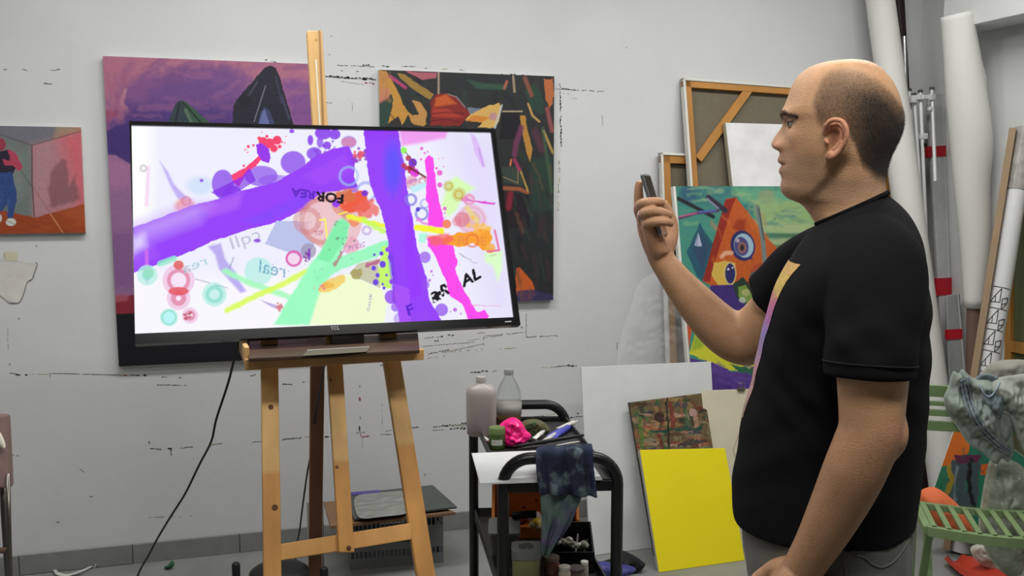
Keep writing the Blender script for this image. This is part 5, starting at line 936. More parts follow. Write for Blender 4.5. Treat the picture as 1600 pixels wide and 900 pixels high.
MB().add(*loft([sq_ring(c, .040+.006*z_/hh, .07, z_, p=8, ax=(dd, bk)) for z_ in (0, hh*.94)])).build('bin_body', mat('bin_grey', (88, 90, 88), .4, var=.1), t, smooth='auto'); MB().add(*loft([sq_ring(c, .049, .074, z_, p=8, ax=(dd, bk)) for z_ in (hh*.94, hh)])).build('lid', mat('bin_lid', (110, 112, 110), .4), t, smooth='auto')
single(MB().bar(atd(800, 806, 3.02), atd(838, 803, 3.02), .012, .03), 'black_tool', 'black flat tool lying over the grey bin', 'tool', mat('black_tool', (22, 22, 22), .5))
# dark cloth and blue bag on the floor right of the trolley
p0 = atz(960, 893, 0); fnp = lambda x, y: onp(x, y, -Vector((FWD.x, FWD.y, 0)), p0); nn = -Vector((FWD.x, FWD.y, 0)).normalized()
v, f = puff([(925, 893), (935, 880), (955, 873), (968, 860), (985, 865), (1003, 876), (1008, 884), (995, 893), (960, 896)], fnp, nn, .05, 10, 5, .03, 14, .5, 2); o = mesh_obj('black_cloth', v, f, mat('black_cloth', (24, 24, 26), .8), None, True); tag(o, 'crumpled black cloth on the floor between the trolley and the yellow canvas', 'cloth')
p1 = atz(960, 905, 0); fnq = lambda x, y: onp(x, y, -Vector((FWD.x, FWD.y, 0)), p1)
v, f = puff([(922, 884), (935, 877), (958, 880), (985, 884), (994, 890), (980, 897), (940, 899)], fnq, nn, .04, 8, 5, .012, 14, .5, 5); o = mesh_obj('blue_bag', v, f, mat('indigo_bag', (58, 58, 120), .5), None, True); tag(o, 'dark blue bag lying on the floor in front of the black cloth', 'bag')

# ================================================================ LEFT EDGE AND FLOOR BITS
t = thing('chair', 'padded chair with thin metal legs, cut off by the left edge of the photo', 'chair', (atd(-60, 1100, 2.5).x, atd(-60, 1100, 2.5).y, 0))
M_pad = mat('mauve_padding', (118, 96, 92), .8, bump=.3, bscale=300); M_chr = mat('worn_chrome', (120, 116, 110), .3, metal=.9)
def fl(p): p = p.copy(); p.z = .008; return p
a, b, c, d = atd(8.5, 648, 2.55), atd(14, 764, 2.5), atd(-190, 764, 2.35), atd(-185, 648, 2.4)
MB().slab([d, a, b, c], FWD*.03).build('backrest', M_pad, t, bevel=.008, seg=3)
l1 = [atd(4, 740, 2.54), atd(6, 800, 2.54), atd(10, 860, 2.54), atd(15, 940, 2.54)]; e = l1[-1]+(l1[-1]-l1[-2])*2; l1.append(e); k = l1[-1]; l1 = l1[:-1]+[l1[-2]+(k-l1[-2])*((l1[-2].z-.01)/(l1[-2].z-k.z))]
MB().tube([tuple(p) for p in l1], .008, 10).build('leg', M_chr, t, smooth=True)
l2 = [atd(12.5, 740, 2.50), atd(14, 830, 2.50), atd(17, 940, 2.5)]; k = l2[-1]+(l2[-1]-l2[-2])*2; l2.append(l2[-1]+(k-l2[-1])*((l2[-1].z-.01)/(l2[-1].z-k.z)))
MB().tube([tuple(p) for p in l2], .006, 10).build('leg', M_chr, t, smooth=True)
for dx in (-195, -188): q = [tuple(atd(dx, 740, 2.4)), tuple(fl(atd(dx-2, 1150, 2.4)))]; MB().tube(q, .008, 10).build('leg', M_chr, t, smooth=True)
z_s = atd(5, 860, 2.54).z; MB().tube([tuple(atd(9, 860, 2.53)), tuple(atd(-192, 862, 2.38))], .008, 10).build('rung', mat('copper_rung', (110, 84, 70), .4), t, smooth=True)
fnp = lambda x, y: onp(x, y, FWD, EYEP+FWD*2.50)
v, f = puff([(-20, 672), (-4, 672), (4, 682), (8.5, 698), (0, 701), (-20, 700)], fnp, -FWD, .012, 6, 4, .006, 30, .5, 1); o = mesh_obj('white_cloth', v, f, mat('cream_cloth', (196, 192, 176), .85), None, True); tag(o, 'cream cloth hanging over the padded chair at the left edge', 'cloth')
# torn paper strip and green scrap on the floor
pts = [atz(x, y, .006+(i % 2)*.01) for i, (x, y) in enumerate([(84, 889), (90, 896), (105, 899), (125, 893), (146, 884), (150, 882), (144, 894)])]
mb = MB(); S = spline([tuple(p) for p in pts], 5)
for i in range(len(S)-1):
    a, b = Vector(S[i]), Vector(S[i+1]); w_ = Vector((.002, .012, 0)); mb.hexa([a-w_, a+w_, b+w_, b-w_, a-w_+Z(.001), a+w_+Z(.001), b+w_+Z(.001), b-w_+Z(.001)])
single(mb, 'paper_strip', 'curled white paper strip on the floor by the skirting at the left', 'paper', mat('strip_white', (196, 196, 190), .8))
p0 = atz(263, 889, 0); fnp = lambda x, y: onp(x, y, nn, p0)
v, f = puff([(256, 886), (262, 883), (268, 876), (273, 879), (270, 886), (262, 889)], fnp, nn, .012, 5, 4, .006, 50, .5, 1); tag(mesh_obj('green_scrap', v, f, mat('green_scrap', (44, 92, 62), .6), None, True), 'small crumpled green scrap on the floor near the wall', 'scrap')
# low black stool below the easel
c = atd(436, 884, 3.15); zt = c.z; c.z = 0; t = thing('stool', 'low black round stool with upright pegs, under the easel', 'stool', c); M_bs = mat('black_matt', (17, 17, 18), .55)
r_ = 47/1500*3.15; MB().lathe(c, [(r_*.96, zt-.045), (r_, zt-.035), (r_*.97, zt-.018), (r_*.8, zt-.006), (r_*.4, zt)], 36).build('seat', M_bs, t, smooth=True)
for px, top in ((368.5, 879), (506, 886)):
    p = atd(px, top, 3.12); MB().tube([(p.x, p.y, .004), (p.x, p.y, p.z-.006), (p.x, p.y, p.z)], [.0135, .0135, .009], 12).build('leg', M_bs, t, smooth=True); MB().bar((p.x, p.y, zt-.06), (c.x, c.y, zt-.06), .02, .02).build('arm', M_bs, t)
for a_ in (60, -60):
    dv = Vector((math.sin(math.radians(a_))*.0+FWD.x*.12*(1 if a_ > 0 else -1), FWD.y*.12*(1 if a_ > 0 else -1), 0)); MB().tube([tuple(c+dv+Z(.004)), tuple(c+dv*.5+Z(zt-.04))], .012, 10).build('leg', M_bs, t, smooth=True)

# ================================================================ RIGHT CORNER
M_roll = mat('white_paper_roll', (214, 214, 210), .65, var=.025, scale=3)
def roll_pts(top, bot): a, b = Vector(top), Vector(bot); b = a+(b-a)*((a.z-.004)/(a.z-b.z)); return a, b
# tall roll behind the man
a, b = roll_pts(aty(1370, -40, 4.00), aty(1461, 640, 3.70)); t = thing('paper_roll', 'tall thick white roll leaning in the corner right behind the man\'s head', 'roll', b)
d = (b-a).normalized(); L = (b-a).length
MB().tube([tuple(a+d*L*k) for k in (0, .2, .4, .6, .8, .985)], [.066, .067, .069, .071, .073, .074], 40).build('rolled_sheet', M_roll, t, smooth='auto')
s_ = d.cross(Vector((0, 1, 0))).normalized(); MB().tube([tuple(a+s_*.0675+d*.05), tuple(b+s_*.0735-d*.15)], .0022, 6).build('sheet_edge', mat('roll_edge', (186, 186, 180), .7), t, smooth=True)
# added dark tube standing in for the dark gap behind it
a, b = roll_pts(aty(1401, -40, 4.10), aty(1420, 300, 4.02)); single(MB().tube([tuple(a), tuple(b)], .030, 20), 'dark_gap_tube', 'dark brown tube added for the dark gap behind the tall white roll', 'tube', mat('dark_tube', (38, 24, 26), .6), smooth='auto')
a, b = roll_pts(aty(1413, 57, 3.97), aty(1420, 300, 3.88)); single(MB().tube([tuple(a), tuple(b)], .009, 12), 'metal_pole', 'thin shiny metal pole right of the tall white roll', 'pole', mat('bright_alu', (200, 200, 200), .25, metal=.9), smooth='auto')
# folded aluminium stand: three slim poles with clamps
M_alu = mat('aluminium', (186, 187, 190), .42, metal=.2, var=.06, scale=20); M_aluw = mat('aluminium_light', (205, 206, 208), .4, metal=.15)
base = aty(1450, 600, 3.70); t = thing('aluminium_stand', 'folded aluminium stand of slim poles with white clamps, beside the tall roll', 'stand', (base.x, base.y, 0))
for x0, y0, x1, y1, yy in ((1420.5, 139, 1436, 380, 3.93), (1428, 146, 1446, 420, 3.90), (1438, 141, 1449, 420, 3.88), (1456, 137, 1462, 300, 3.86)):
    a, b = roll_pts(aty(x0, y0, yy), aty(x1, y1, yy-.10)); b = a.lerp(b, .22) if x0 > 1450 else b; p = MB().tube([tuple(a), tuple(b)], .0085, 12).build('pole', M_aluw, t, smooth='auto'); dr = (b-a).normalized()
    MB().bar(a-dr*.002, a+dr*.012, .022, .022).build('end_cap', mat('dark_cap', (50, 50, 52), .5), p, bevel=.003)
for x, y, yy, w, h in ((1427.5, 155, 3.89, .034, .036), (1437, 152, 3.87, .030, .026), (1447, 152, 3.865, .05, .022), (1443, 213, 3.86, .036, .03), (1433, 216, 3.89, .03, .03), (1456, 152, 3.85, .03, .03), (1453, 170, 3.845, .016, .02)):
    MB().box(aty(x, y, yy-.006), (w, .022, h)).build('clamp', M_aluw, t, bevel=.004)
MB().box(aty(1444, 227, 3.85), (.022, .02, .022)).build('lock_knob', mat('black_knob', (24, 24, 24), .4), t, bevel=.003)
# broad aluminium rail with red tape
M_red = mat('red_tape', (176, 24, 40), .45); pl = ((0, 3.80, 0), None, None, Vector((0, -1, .13)).normalized()); nR = pl[3]
def rail(name, label, l0, r0, l1, r1, yb, th, m, tapes, extra=None):
    p0 = Vector((0, yb, 0)); n = Vector((0, -1, .12)).normalized(); f_ = lambda x, y: onp(x, y, n, p0); q = [f_(*l0), f_(*r0), f_(*r1), f_(*l1)]; q = down_to_floor(q, None); t = thing(name, label, 'rail', (q[2]+q[3])/2)
    MB().slab(q, -n*th).build('profile', m, t, bevel=.004, seg=2); a0, a1 = q[0]-n*0, q[3]; w = (q[1]-q[0])
    MB().slab([q[0]+w*.80+n*.0+n*.0002, q[0]+w*.86+n*.0002, q[3]+(q[2]-q[3])*.86+n*.0002, q[3]+(q[2]-q[3])*.80+n*.0002], n*.002).build('rib', M_aluw, t)
    for (x0, y0, x1, y1) in tapes:
        pp = [f_(x0, y0), f_(x1, y0-1.5), f_(x1, y1-1.5), f_(x0, y1)]; MB().slab([p+n*.003 for p in pp], -n*(th+.006)).build('red_tape', M_red, t)
    return t
rail('aluminium_rail', 'broad grey aluminium rail with three bands of red tape, behind the man\'s shoulder', (1450, 146), (1477, 146), (1468, 470), (1487, 470), 3.72, .022, M_alu, [(1449, 229, 1477.5, 246), (1462, 435, 1486.5, 462)])
rail('aluminium_rail', 'narrow aluminium rail with one red tape band, left of the hanging paper cone', (1484, 262), (1491, 262), (1484, 460), (1493, 460), 3.80, .02, M_aluw, [(1481, 346, 1494, 361)])
rail('aluminium_sheet', 'grey metal sheet with rounded top and a red band, below the paper cone', (1479, 462), (1500, 458), (1484, 600), (1513, 600), 3.62, .012, mat('panel_grey', (150, 152, 154), .45, metal=.1), [(1480, 515, 1503, 531)])
# paper cone roll near the right wall
def X_(px, py, x): return atx(px, py, x)
t = thing('paper_roll', 'loosely wound white paper cone with a dark inside, leaning by the right wall', 'roll', (3.25, 3.4, 0))
rr = [((1472, 22), (1516, 22)), ((1477, 80), (1527, 80)), ((1482, 150), (1538, 150)), ((1489, 225), (1547, 225)), ((1494, 290), (1543, 290)), ((1502, 380), (1544, 380)), ((1508, 481), (1534, 481))]
pts = []; rad = []
for (l, r_) in rr:
    a, b = aty(*l, 3.62), aty(*r_, 3.62); pts.append((a+b)/2); rad.append((b-a).length/2*.86)
S = spline([(*p, r_) for p, r_ in zip(pts, rad)], 5); tm = tube_mesh([s[:3] for s in S], [s[3] for s in S], 40, cap=False); tin = tube_mesh([s[:3] for s in S], [s[3]-.0025 for s in S], 40, cap=False)
o = mesh_obj('rolled_sheet', tm[0], tm[1], M_roll, t, True); sd = o.modifiers.new('s', 'SOLIDIFY'); sd.thickness = .003; sd.offset = -1
MB().slab([aty(1519, 30, 3.62-.01), aty(1541, 120, 3.62-.01), aty(1549, 228, 3.60), aty(1541, 225, 3.565)], (0, .0025, 0)).build('loose_edge', M_roll, t)
MB().tube([tuple(pts[0]+Vector((0, 0, -.02))), tuple(pts[-1]), (pts[-1].x+.03, pts[-1].y-.02, .004)], [.03, .030, .030], 20).build('core', mat('brown_core', (110, 88, 78), .7), t, smooth='auto')
# dark brown board low behind, under the cone
# wrapped roll with drawn letters, leaning to the right wall
bt = X_(1603, 205, 3.35); p_lo = X_(1544, 575, 3.02); a, b = bt, atz(1500, 862, .004); d = (b-a).normalized(); L = (b-a).length
t = thing('wrapped_roll', 'plastic-wrapped white roll with outlined black letters, leaning at the right edge', 'roll', b)
rw = 15.5/1500*3.95; MB().tube([tuple(a+d*L*.0), tuple(b)], rw, 36).build('rolled_sheet', mat('roll_white', (206, 207, 207), .5, var=.03), t, smooth='auto')
MB().tube([tuple(a+d*.0-d*.012), tuple(a+d*.26)], rw+.003, 36).build('plastic_end', mat('grey_film', (150, 148, 142), .25, var=.25, scale=22, bump=.6, bscale=40), t, smooth='auto')
side = -(d.cross(Vector((FWD.x, FWD.y, 0)))).normalized(); side = side if side.dot(RGT) < 0 else -side
toc = (EYEP-(a+b)/2); toc = (toc-d*toc.dot(d)).normalized()
MB().slab([a+side*(rw+.002)+toc*.03, a+side*(rw+.034)+toc*.01, b+side*(rw+.034)+toc*.01, b+side*(rw+.002)+toc*.03], -toc*.035).build('cardboard_edge', mat('kraft_cardboard', (146, 124, 98), .8, var=.06), t, bevel=.002)
ML = mat('marker_black', (30, 30, 34), .6); mbl = MB(); lat = toc.cross(d).normalized(); lat = lat if lat.dot(RGT) > 0 else -lat
def on_roll(u, s, o=.0008):  # u across (-1..1 of radius angle), s metres along from a
    an = u*.95; return a+d*s+toc*((rw+o)*math.cos(an))+lat*((rw+o)*math.sin(an))
def rline(u0, s0, u1, s1):
    P_ = [on_roll(u0+(u1-u0)*k/5, s0+(s1-s0)*k/5) for k in range(6)]; mbl.tube([tuple(p) for p in P_], .0016, 5)
for i in range(7):
    s0 = .70+i*.092
    rline(-.95, s0+.055, .05, s0-.005); rline(.05, s0-.005, .05, s0+.055); rline(.05, s0+.055, -.95, s0+.055); rline(-.45, s0+.025, -.40, s0+.055); rline(-.9, s0-.012, .95, s0-.006)
    rline(.25, s0+.04, .85, s0+.03); rline(.25, s0+.04, .3, s0+.085); rline(.85, s0+.03, .8, s0+.055); rline(.3, s0+.085, .8, s0+.055); rline(.3, s0+.062, .8, s0+.055)
mbl.build('drawn_letters', ML, t)['label'] = 'rows of outlined black capital letters on the white roll'
# olive canvas back at the right wall
p0 = Vector((3.32, 0, 0)); nx = Vector((-1, 0, .04)).normalized(); fx = lambda x, y: onp(x, y, nx, p0)
q = [fx(1574, 292), fx(1780, 262), fx(1780, 700), fx(1574, 640)]; q = down_to_floor(q, None)
t = thing('canvas', 'olive canvas back with wooden bar, standing at the right wall behind the wrapped roll', 'canvas', (q[2]+q[3])/2); MB().slab([p-nx*.02 for p in q], -nx*.004).build('canvas_back', mat('olive_back', (98, 102, 74), .85, var=.06), t)
for y0, y1 in ((532, 549),): MB().slab([fx(1574, y0), fx(1780, y0+34), fx(1780, y1+36), fx(1574, y1)], -nx*.02).build('stretcher_bar', M_bar, t, bevel=.001)
for a_, b_ in ((q[0], q[3]), (q[1], q[2])): MB().bar(a_-nx*.01, b_-nx*.01, .035, .02, (0, 1, 0)).build('stretcher_bar', M_bar, t, bevel=.001)
MB().bar(q[0]-nx*.01-Vector((0, 0, .02)), q[1]-nx*.01-Vector((0, 0, .02)), .035, .02, (0, 0, 1)).build('stretcher_bar', M_bar, t, bevel=.001)

# ---- green slatted chair
M_gr = mat('green_chair_paint', (112, 134, 92), .45, var=.10, scale=14); SZ = .45
A0, B0 = atz(1430, 783, SZ), atz(1600, 796, SZ); gx = (B0-A0).normalized(); gy = Vector((-gx.y, gx.x, 0)); gy = gy if gy.dot(FWD) > 0 else -gy; GW = .43
F0 = atz(1426, 821, SZ); GD = (A0-F0).dot(gy); o0 = A0
def G3(u, w, z): return o0+gx*u+gy*(w)+Vector((0, 0, z-SZ))
t = thing('chair', 'green slatted folding chair with a blue-grey garment on its back', 'chair', G3(GW/2, -GD/2, 0))
# seat frame, curved rear and front rails, slats running front to back
def arc(w0, sag, n=12): return [G3(GW*k/n, w0-sag*math.sin(math.pi*k/n), SZ-.012) for k in range(n+1)]
def rail_band(pts, wd, hh, name):
    mb = MB(); 
    for i in range(len(pts)-1): mb.hexa([pts[i]-gy*wd/2-Z(hh/2), pts[i+1]-gy*wd/2-Z(hh/2), pts[i+1]+gy*wd/2-Z(hh/2), pts[i]+gy*wd/2-Z(hh/2), pts[i]-gy*wd/2+Z(hh/2), pts[i+1]-gy*wd/2+Z(hh/2), pts[i+1]+gy*wd/2+Z(hh/2), pts[i]+gy*wd/2+Z(hh/2)])
    return mb.build(name, M_gr, t)
rear = arc(0, .03); front = arc(-GD, .045); rail_band(rear, .020, .022, 'seat_rail'); rail_band(front, .024, .030, 'seat_rail')
for k in (0, GW): MB().bar(G3(k, 0, SZ-.012), G3(k, -GD, SZ-.012), .024, .026, gx).build('side_rail', M_gr, t, bevel=.002)
for i in range(10):
    k = (i+.5)/10; p0, p1 = G3(GW*k, -.03*math.sin(math.pi*k), SZ-.002), G3(GW*k, -GD-.045*math.sin(math.pi*k), SZ-.002); MB().bar(p0, p1, .018, .010, gx).build('seat_slat', M_gr, t, bevel=.002)
# back posts, slats
def by(x, y): return onp(x, y, gy, G3(0, .03, SZ))
pL = Vector(by(1441, 600)); uL = (pL-G3(0, .03, SZ)).dot(gx); zt = pL.z+.02
uR = uL+GW-.02 if uL < .1 else GW
for u_ in (uL-.012, uR): MB().bar(G3(u_, .03, .010), G3(u_, .045, zt), .026, .020, gx).build('back_post', M_gr, t, bevel=.002)
for (y0, y1) in ((602, 620), (627, 634), (640, 650), (658, 673)):
    z1, z0 = by(1460, y0).z, by(1460, y1).z; MB().slab([G3(uL, .028, z0), G3(uR, .028, z0), G3(uR, .028, z1), G3(uL, .028, z1)], gy*.012).build('back_slat', M_gr, t, bevel=.002)
for u_ in (.012, GW-.012):
    MB().bar(G3(u_, -.02, .010), G3(u_, -GD+.03, SZ-.03), .024, .016, gx).build('leg', M_gr, t, bevel=.002); MB().bar(G3(u_+(.02 if u_ < .1 else -.02), -GD+.01, .010), G3(u_+(.02 if u_ < .1 else -.02), -.03, SZ-.03), .024, .016, gx).build('leg', M_gr, t, bevel=.002)
MB().bar(G3(.03, -GD+.04, .12), G3(GW-.03, -GD+.04, .12), .02, .014, (0, 0, 1)).build('stretcher', M_gr, t)
# garment over the back
from mathutils.bvhtree import BVHTree
fn = lambda x, y: onp(x, y, gy, G3(0, .015, SZ)); n_ = -gy
t = thing('garment', 'faded blue-grey garment with an elastic waistband hung over the green chair back', 'clothing', fn(1550, 722))
M_den = mat('faded_denim', (112, 124, 118), .9, var=.22, scale=16, bump=.5, bscale=60, col2=(138, 148, 138))
gv, gf = [], []; FOLD = .7
def gpuff(poly, thick, amp, seed, m, back=.35, fn_=None):
    v, f = puff(poly, fn_ or fn, n_, thick, 40, 9, amp, 17, back, seed, (1, 1, .55)); n = len(gv); gv.extend(v); gf.extend([tuple(i+n for i in q) for q in f]); return mesh_obj('folded_cloth', v, f, m, t, True)
gpuff([(1486, 588), (1490, 580), (1498, 583), (1504, 577), (1520, 590), (1545, 594), (1566, 608), (1578, 640), (1583, 680), (1585, 702), (1576, 722), (1566, 716), (1556, 725), (1535, 708), (1514, 694), (1496, 668), (1478, 640), (1475, 620), (1481, 606)], .030, .026, 3, M_den)
gpuff([(1540, 612), (1556, 592), (1584, 586), (1620, 582), (1650, 590), (1668, 640), (1660, 700), (1610, 712), (1592, 690), (1575, 650), (1552, 640)], .040, .026, 8, mat('pale_denim', (146, 150, 142), .85, var=.12, scale=14, bump=.5, bscale=60))
gpuff([(1520, 598), (1536, 584), (1560, 590), (1570, 610), (1566, 640), (1560, 664), (1545, 650), (1532, 630)], .030, .020, 13, mat('denim_inside', (104, 116, 120), .85, var=.15, scale=14))
bvg = BVHTree.FromPolygons(gv, gf)
def ong(pts, r, name, m, wob=0.0, lift=.003):
    out = []
    for x, y in spline(pts, 8):
        dr = ray(x, y).normalized(); h = bvg.ray_cast(EYEP, dr)
        if h[0] is not None: out.append(h[0]-dr*lift)
    o_ = [sum(out[max(0, i-2):i+3], Vector())/len(out[max(0, i-2):i+3]) for i in range(len(out))]
    MB().tube([tuple(p) for p in o_], [r*(1+wob*math.sin(k*2.0)) for k in range(len(o_))], 8).build(name, m, t, smooth=True)
M_wb = mat('waistband_grey', (112, 122, 128), .85, var=.2, scale=80)
for dx, dy in ((0, 0), (5, -2), (10, -4)): ong([(1502+dx, 592+dy), (1505+dx, 615+dy), (1512+dx, 640+dy), (1524+dx, 664+dy), (1541+dx, 684+dy), (1560+dx*.8, 700+dy), (1577+dx*.2, 710+dy*1.5)], .0048, 'waistband', M_wb, .28)
ong([(1530, 598), (1536, 612), (1546, 620), (1556, 610), (1562, 596)], .0035, 'drawstring', mat('pale_blue_cord', (150, 168, 178), .8))
FOLD = .15
# grey-brown cloth on top behind
fn2 = lambda x, y: onp(x, y, gy, G3(0, .10, SZ)); v, f = puff([(1530, 590), (1548, 568), (1575, 562), (1610, 566), (1620, 600), (1580, 620), (1545, 612)], fn2, n_, .03, 12, 5, .02, 12, .4, 5); tag(mesh_obj('grey_cloth', v, f, mat('grey_cloth', (134, 134, 124), .85, var=.12), None, True), 'grey cloth bundle behind the top of the green chair', 'cloth')
# things behind and under the chair
p0 = G3(.1, .22, .0); fn = lambda x, y: onp(x, y, gy, p0)
v, f = puff([(1436, 772), (1446, 763), (1462, 762), (1482, 775), (1505, 798), (1520, 830), (1500, 838), (1470, 825), (1445, 800)], fn, n_, .06, 12, 5, .006, 9, 1, 2); o = mesh_obj('orange_cushion', v, f, mat('salmon_cloth', (206, 104, 62), .75, var=.08), None, True); lo = min(v_.co.z for v_ in o.data.vertices)
tag(o, 'salmon orange cushion behind the seat of the green chair', 'cushion')
p1 = atz(1562, 884, .004); n1 = (gy+Vector((0, 0, -.15))).normalized(); fn = lambda x, y: onp(x, y, n1, p1)
q = [fn(1502, 640), fn(1616, 726), fn(1562, 884), fn(1450, 792)]
t = thing('painting', 'small green painting with an orange corner and dark jar, behind the green chair', 'painting', (q[2]+q[3])/2); MB().slab([p+gy*.0016 for p in q], gy*.018).build('canvas_edge', M_canvas_edge, t)
A = Art(q, 130, 260, (40, 104, 84)); c6 = lambda *p: [(1400+x/2.645, 560+y/2.645) for x, y in p]
A.poly(c6((200, 200), (330, 200), (300, 390), (230, 440), (170, 450), (150, 540), (140, 400)), (190, 98, 32)); A.poly(c6((170, 450), (230, 440), (200, 560), (150, 540)), (44, 112, 84)); A.poly(c6((140, 530), (175, 450), (150, 450)), (130, 40, 40)); A.poly(c6((230, 420), (330, 400), (350, 440), (330, 620), (240, 610), (210, 560)), (64, 78, 84), wob=2)
A.poly(c6((240, 400), (350, 400), (340, 430), (250, 435)), (92, 36, 66), wob=1); A.line(c6((220, 450), (230, 500), (210, 560)), 8, (150, 128, 44), wob=2); A.line(c6((250, 450), (240, 600)), 4, (120, 130, 136), .8, wob=2); A.line(c6((310, 420), (300, 520), (320, 610)), 7, (28, 24, 30), wob=2); A.poly(c6((340, 460), (400, 440), (390, 700), (340, 640)), (36, 112, 86), wob=2); A.poly(c6((350, 440), (420, 430), (410, 480), (350, 480)), (196, 92, 34), wob=1); A.streaks(20, 1450, 1540, 700, 800, [(40, 120, 90), (30, 76, 66), (60, 60, 70)], 14, 3, 70, 25, .6)
A.build('painted_canvas', M_paint, t)
p2 = G3(.28, .14, 0); fn = lambda x, y: onp(x, y, gy, p2)
M_bub = mat('bubble_plastic', (170, 176, 160), .2, var=.25, scale=30, bump=.9, bscale=70, trans=.4, spec=.7, alpha=.8)
v, f = puff([(1545, 722), (1560, 716), (1584, 720), (1604, 740), (1606, 800), (1600, 890), (1575, 900), (1545, 870), (1530, 830), (1532, 790)], fn, n_, .05, 14, 5, .02, 20, .6, 6); tag(mesh_obj('plastic_wrap', v, f, M_bub, None, True), 'crumpled greenish clear plastic wrapping behind the green chair\'s right side', 'plastic')
a, b = atz(1492, 868, .03), atz(1578, 925, .03); rt_ = (b-a).normalized(); t = thing('tray', 'red curved plastic tray on the floor under the green chair', 'tray', (a+b)/2-Z(.03))
s2 = Vector((-rt_.y, rt_.x, 0)); rings = [[a.lerp(b, k)+s2*(w*math.cos(q_))+Z(.03*abs(math.cos(q_))**2-.028+ (.004 if 0 < q_ < math.pi else 0)) for q_ in [2*math.pi*i/24 for i in range(24)]] for k, w in ((0, .03), (.1, .07), (.5, .09), (.9, .07), (1, .03))]
MB().add(*loft(rings)).build('shell', mat('red_orange_plastic', (180, 62, 44), .4), t, smooth=True)
c = atz(1535, 880, .04); v, f = puff([(1516, 858), (1530, 850), (1556, 856), (1580, 872), (1584, 890), (1560, 894), (1530, 880)], lambda x, y: onp(x, y, gy, c), n_, .03, 10, 5, .012, 24, .5, 9); tag(mesh_obj('plastic_bag', v, f, mat('frosted_plastic', (176, 172, 160), .3, var=.1, bump=.5, bscale=60), None, True), 'frosted plastic bag lying in the red tray', 'bag')

# ================================================================ THE MAN
u0 = ray(1300, 450); MB_ = Vector((u0.x, u0.y, 0)).normalized(); MA = Vector((-MB_.y, MB_.x, 0))   # MB_ away from the camera (his right), MA the way he faces
MO = atd(1300, 300, 1.61); MO.z = 0
def pm(px, py, b=0.0): return onp(px, py, MB_, MO+MB_*b)
def am(p): return ((p-MO).dot(MA), (p-MO).dot(MB_), p.z)
def W(a, b, z): return MO+MA*a+MB_*b+Vector((0, 0, z))
def gs(x, c, s): return math.exp(-((x-c)/s)**2)
def interp(tab, x):
    xs = [t[0] for t in tab]; ys = [t[1] for t in tab]; return float(np.interp(x, xs, ys))
def sm_interp(tab, x):     # smooth (catmull) interpolation on sorted table
    xs = [t[0] for t in tab]; ys = [t[1] for t in tab]
    if x <= xs[0]: return ys[0]
    if x >= xs[-1]: return ys[-1]
    i = max(j for j in range(len(xs)) if xs[j] <= x); i = min(i, len(xs)-2)
    h = xs[i+1]-xs[i]; t = (x-xs[i])/h
    m0 = (ys[i+1]-ys[max(i-1, 0)])/(xs[i+1]-xs[max(i-1, 0)]); m1 = (ys[min(i+2, len(ys)-1)]-ys[i])/(xs[min(i+2, len(ys)-1)]-xs[i])
    return (2*t**3-3*t*t+1)*ys[i]+(t**3-2*t*t+t)*h*m0+(-2*t**3+3*t*t)*ys[i+1]+(t**3-t*t)*h*m1
# profile of the head, photograph pixels: (py, front px), (py, back px)
FR = [(96, 1322), (97, 1300), (99, 1285), (103, 1272), (108, 1261), (116, 1250), (125, 1242.5), (134, 1237.5), (144, 1233.5), (154, 1230), (164, 1226), (172, 1222), (178, 1219), (183, 1219), (188, 1221), (194, 1222.5), (200, 1220), (208, 1214), (216, 1209), (222, 1206), (226, 1205), (230, 1206.5), (233, 1210), (236, 1216), (239, 1218), (244, 1217), (249, 1215), (252, 1215), (255, 1217), (258, 1220.5), (261, 1219), (265, 1217), (269, 1217), (274, 1219.5), (279, 1221), (285, 1220), (291, 1219.3), (297, 1220), (303, 1223), (308, 1228), (311, 1233), (314, 1240), (317, 1248), (321, 1254), (328, 1260), (338, 1267), (350, 1274), (364, 1280), (384, 1284), (410, 1286)]
BK = [(96, 1328), (97.5, 1345), (100, 1357), (105, 1368), (112, 1378), (122, 1387), (134, 1396), (150, 1404), (168, 1409.5), (188, 1412.5), (204, 1411), (219, 1406), (233, 1399), (244, 1393), (257, 1388.5), (269, 1385.5), (285, 1384), (302, 1386), (318, 1392), (335, 1396), (350, 1398), (384, 1400), (410, 1400)]
NF = [(96, 1322), (172, 1222), (183, 1220.5), (192, 1224.5), (205, 1225.5), (220, 1224), (232, 1222.5), (244, 1221.5), (258, 1221.5), (270, 1221.5), (282, 1221.5), (292, 1219.6)]   # face without the nose
HWt = [(96, .004), (97, .026), (99, .038), (103, .050), (110, .061), (122, .070), (138, .0755), (160, .079), (185, .079), (205, .077), (225, .0745), (245, .071), (262, .067), (280, .0635), (295, .060), (310, .058), (325, .0575), (345, .060), (365, .066), (390, .075), (410, .08)]
rows = []; y = 96.0
while y < 410: rows.append(y); y += .22 if y < 98 else (.6 if y < 112 else (1.15 if y < 330 else 4))
NPH = 168; ringsH = []
head_mid = 1312.0
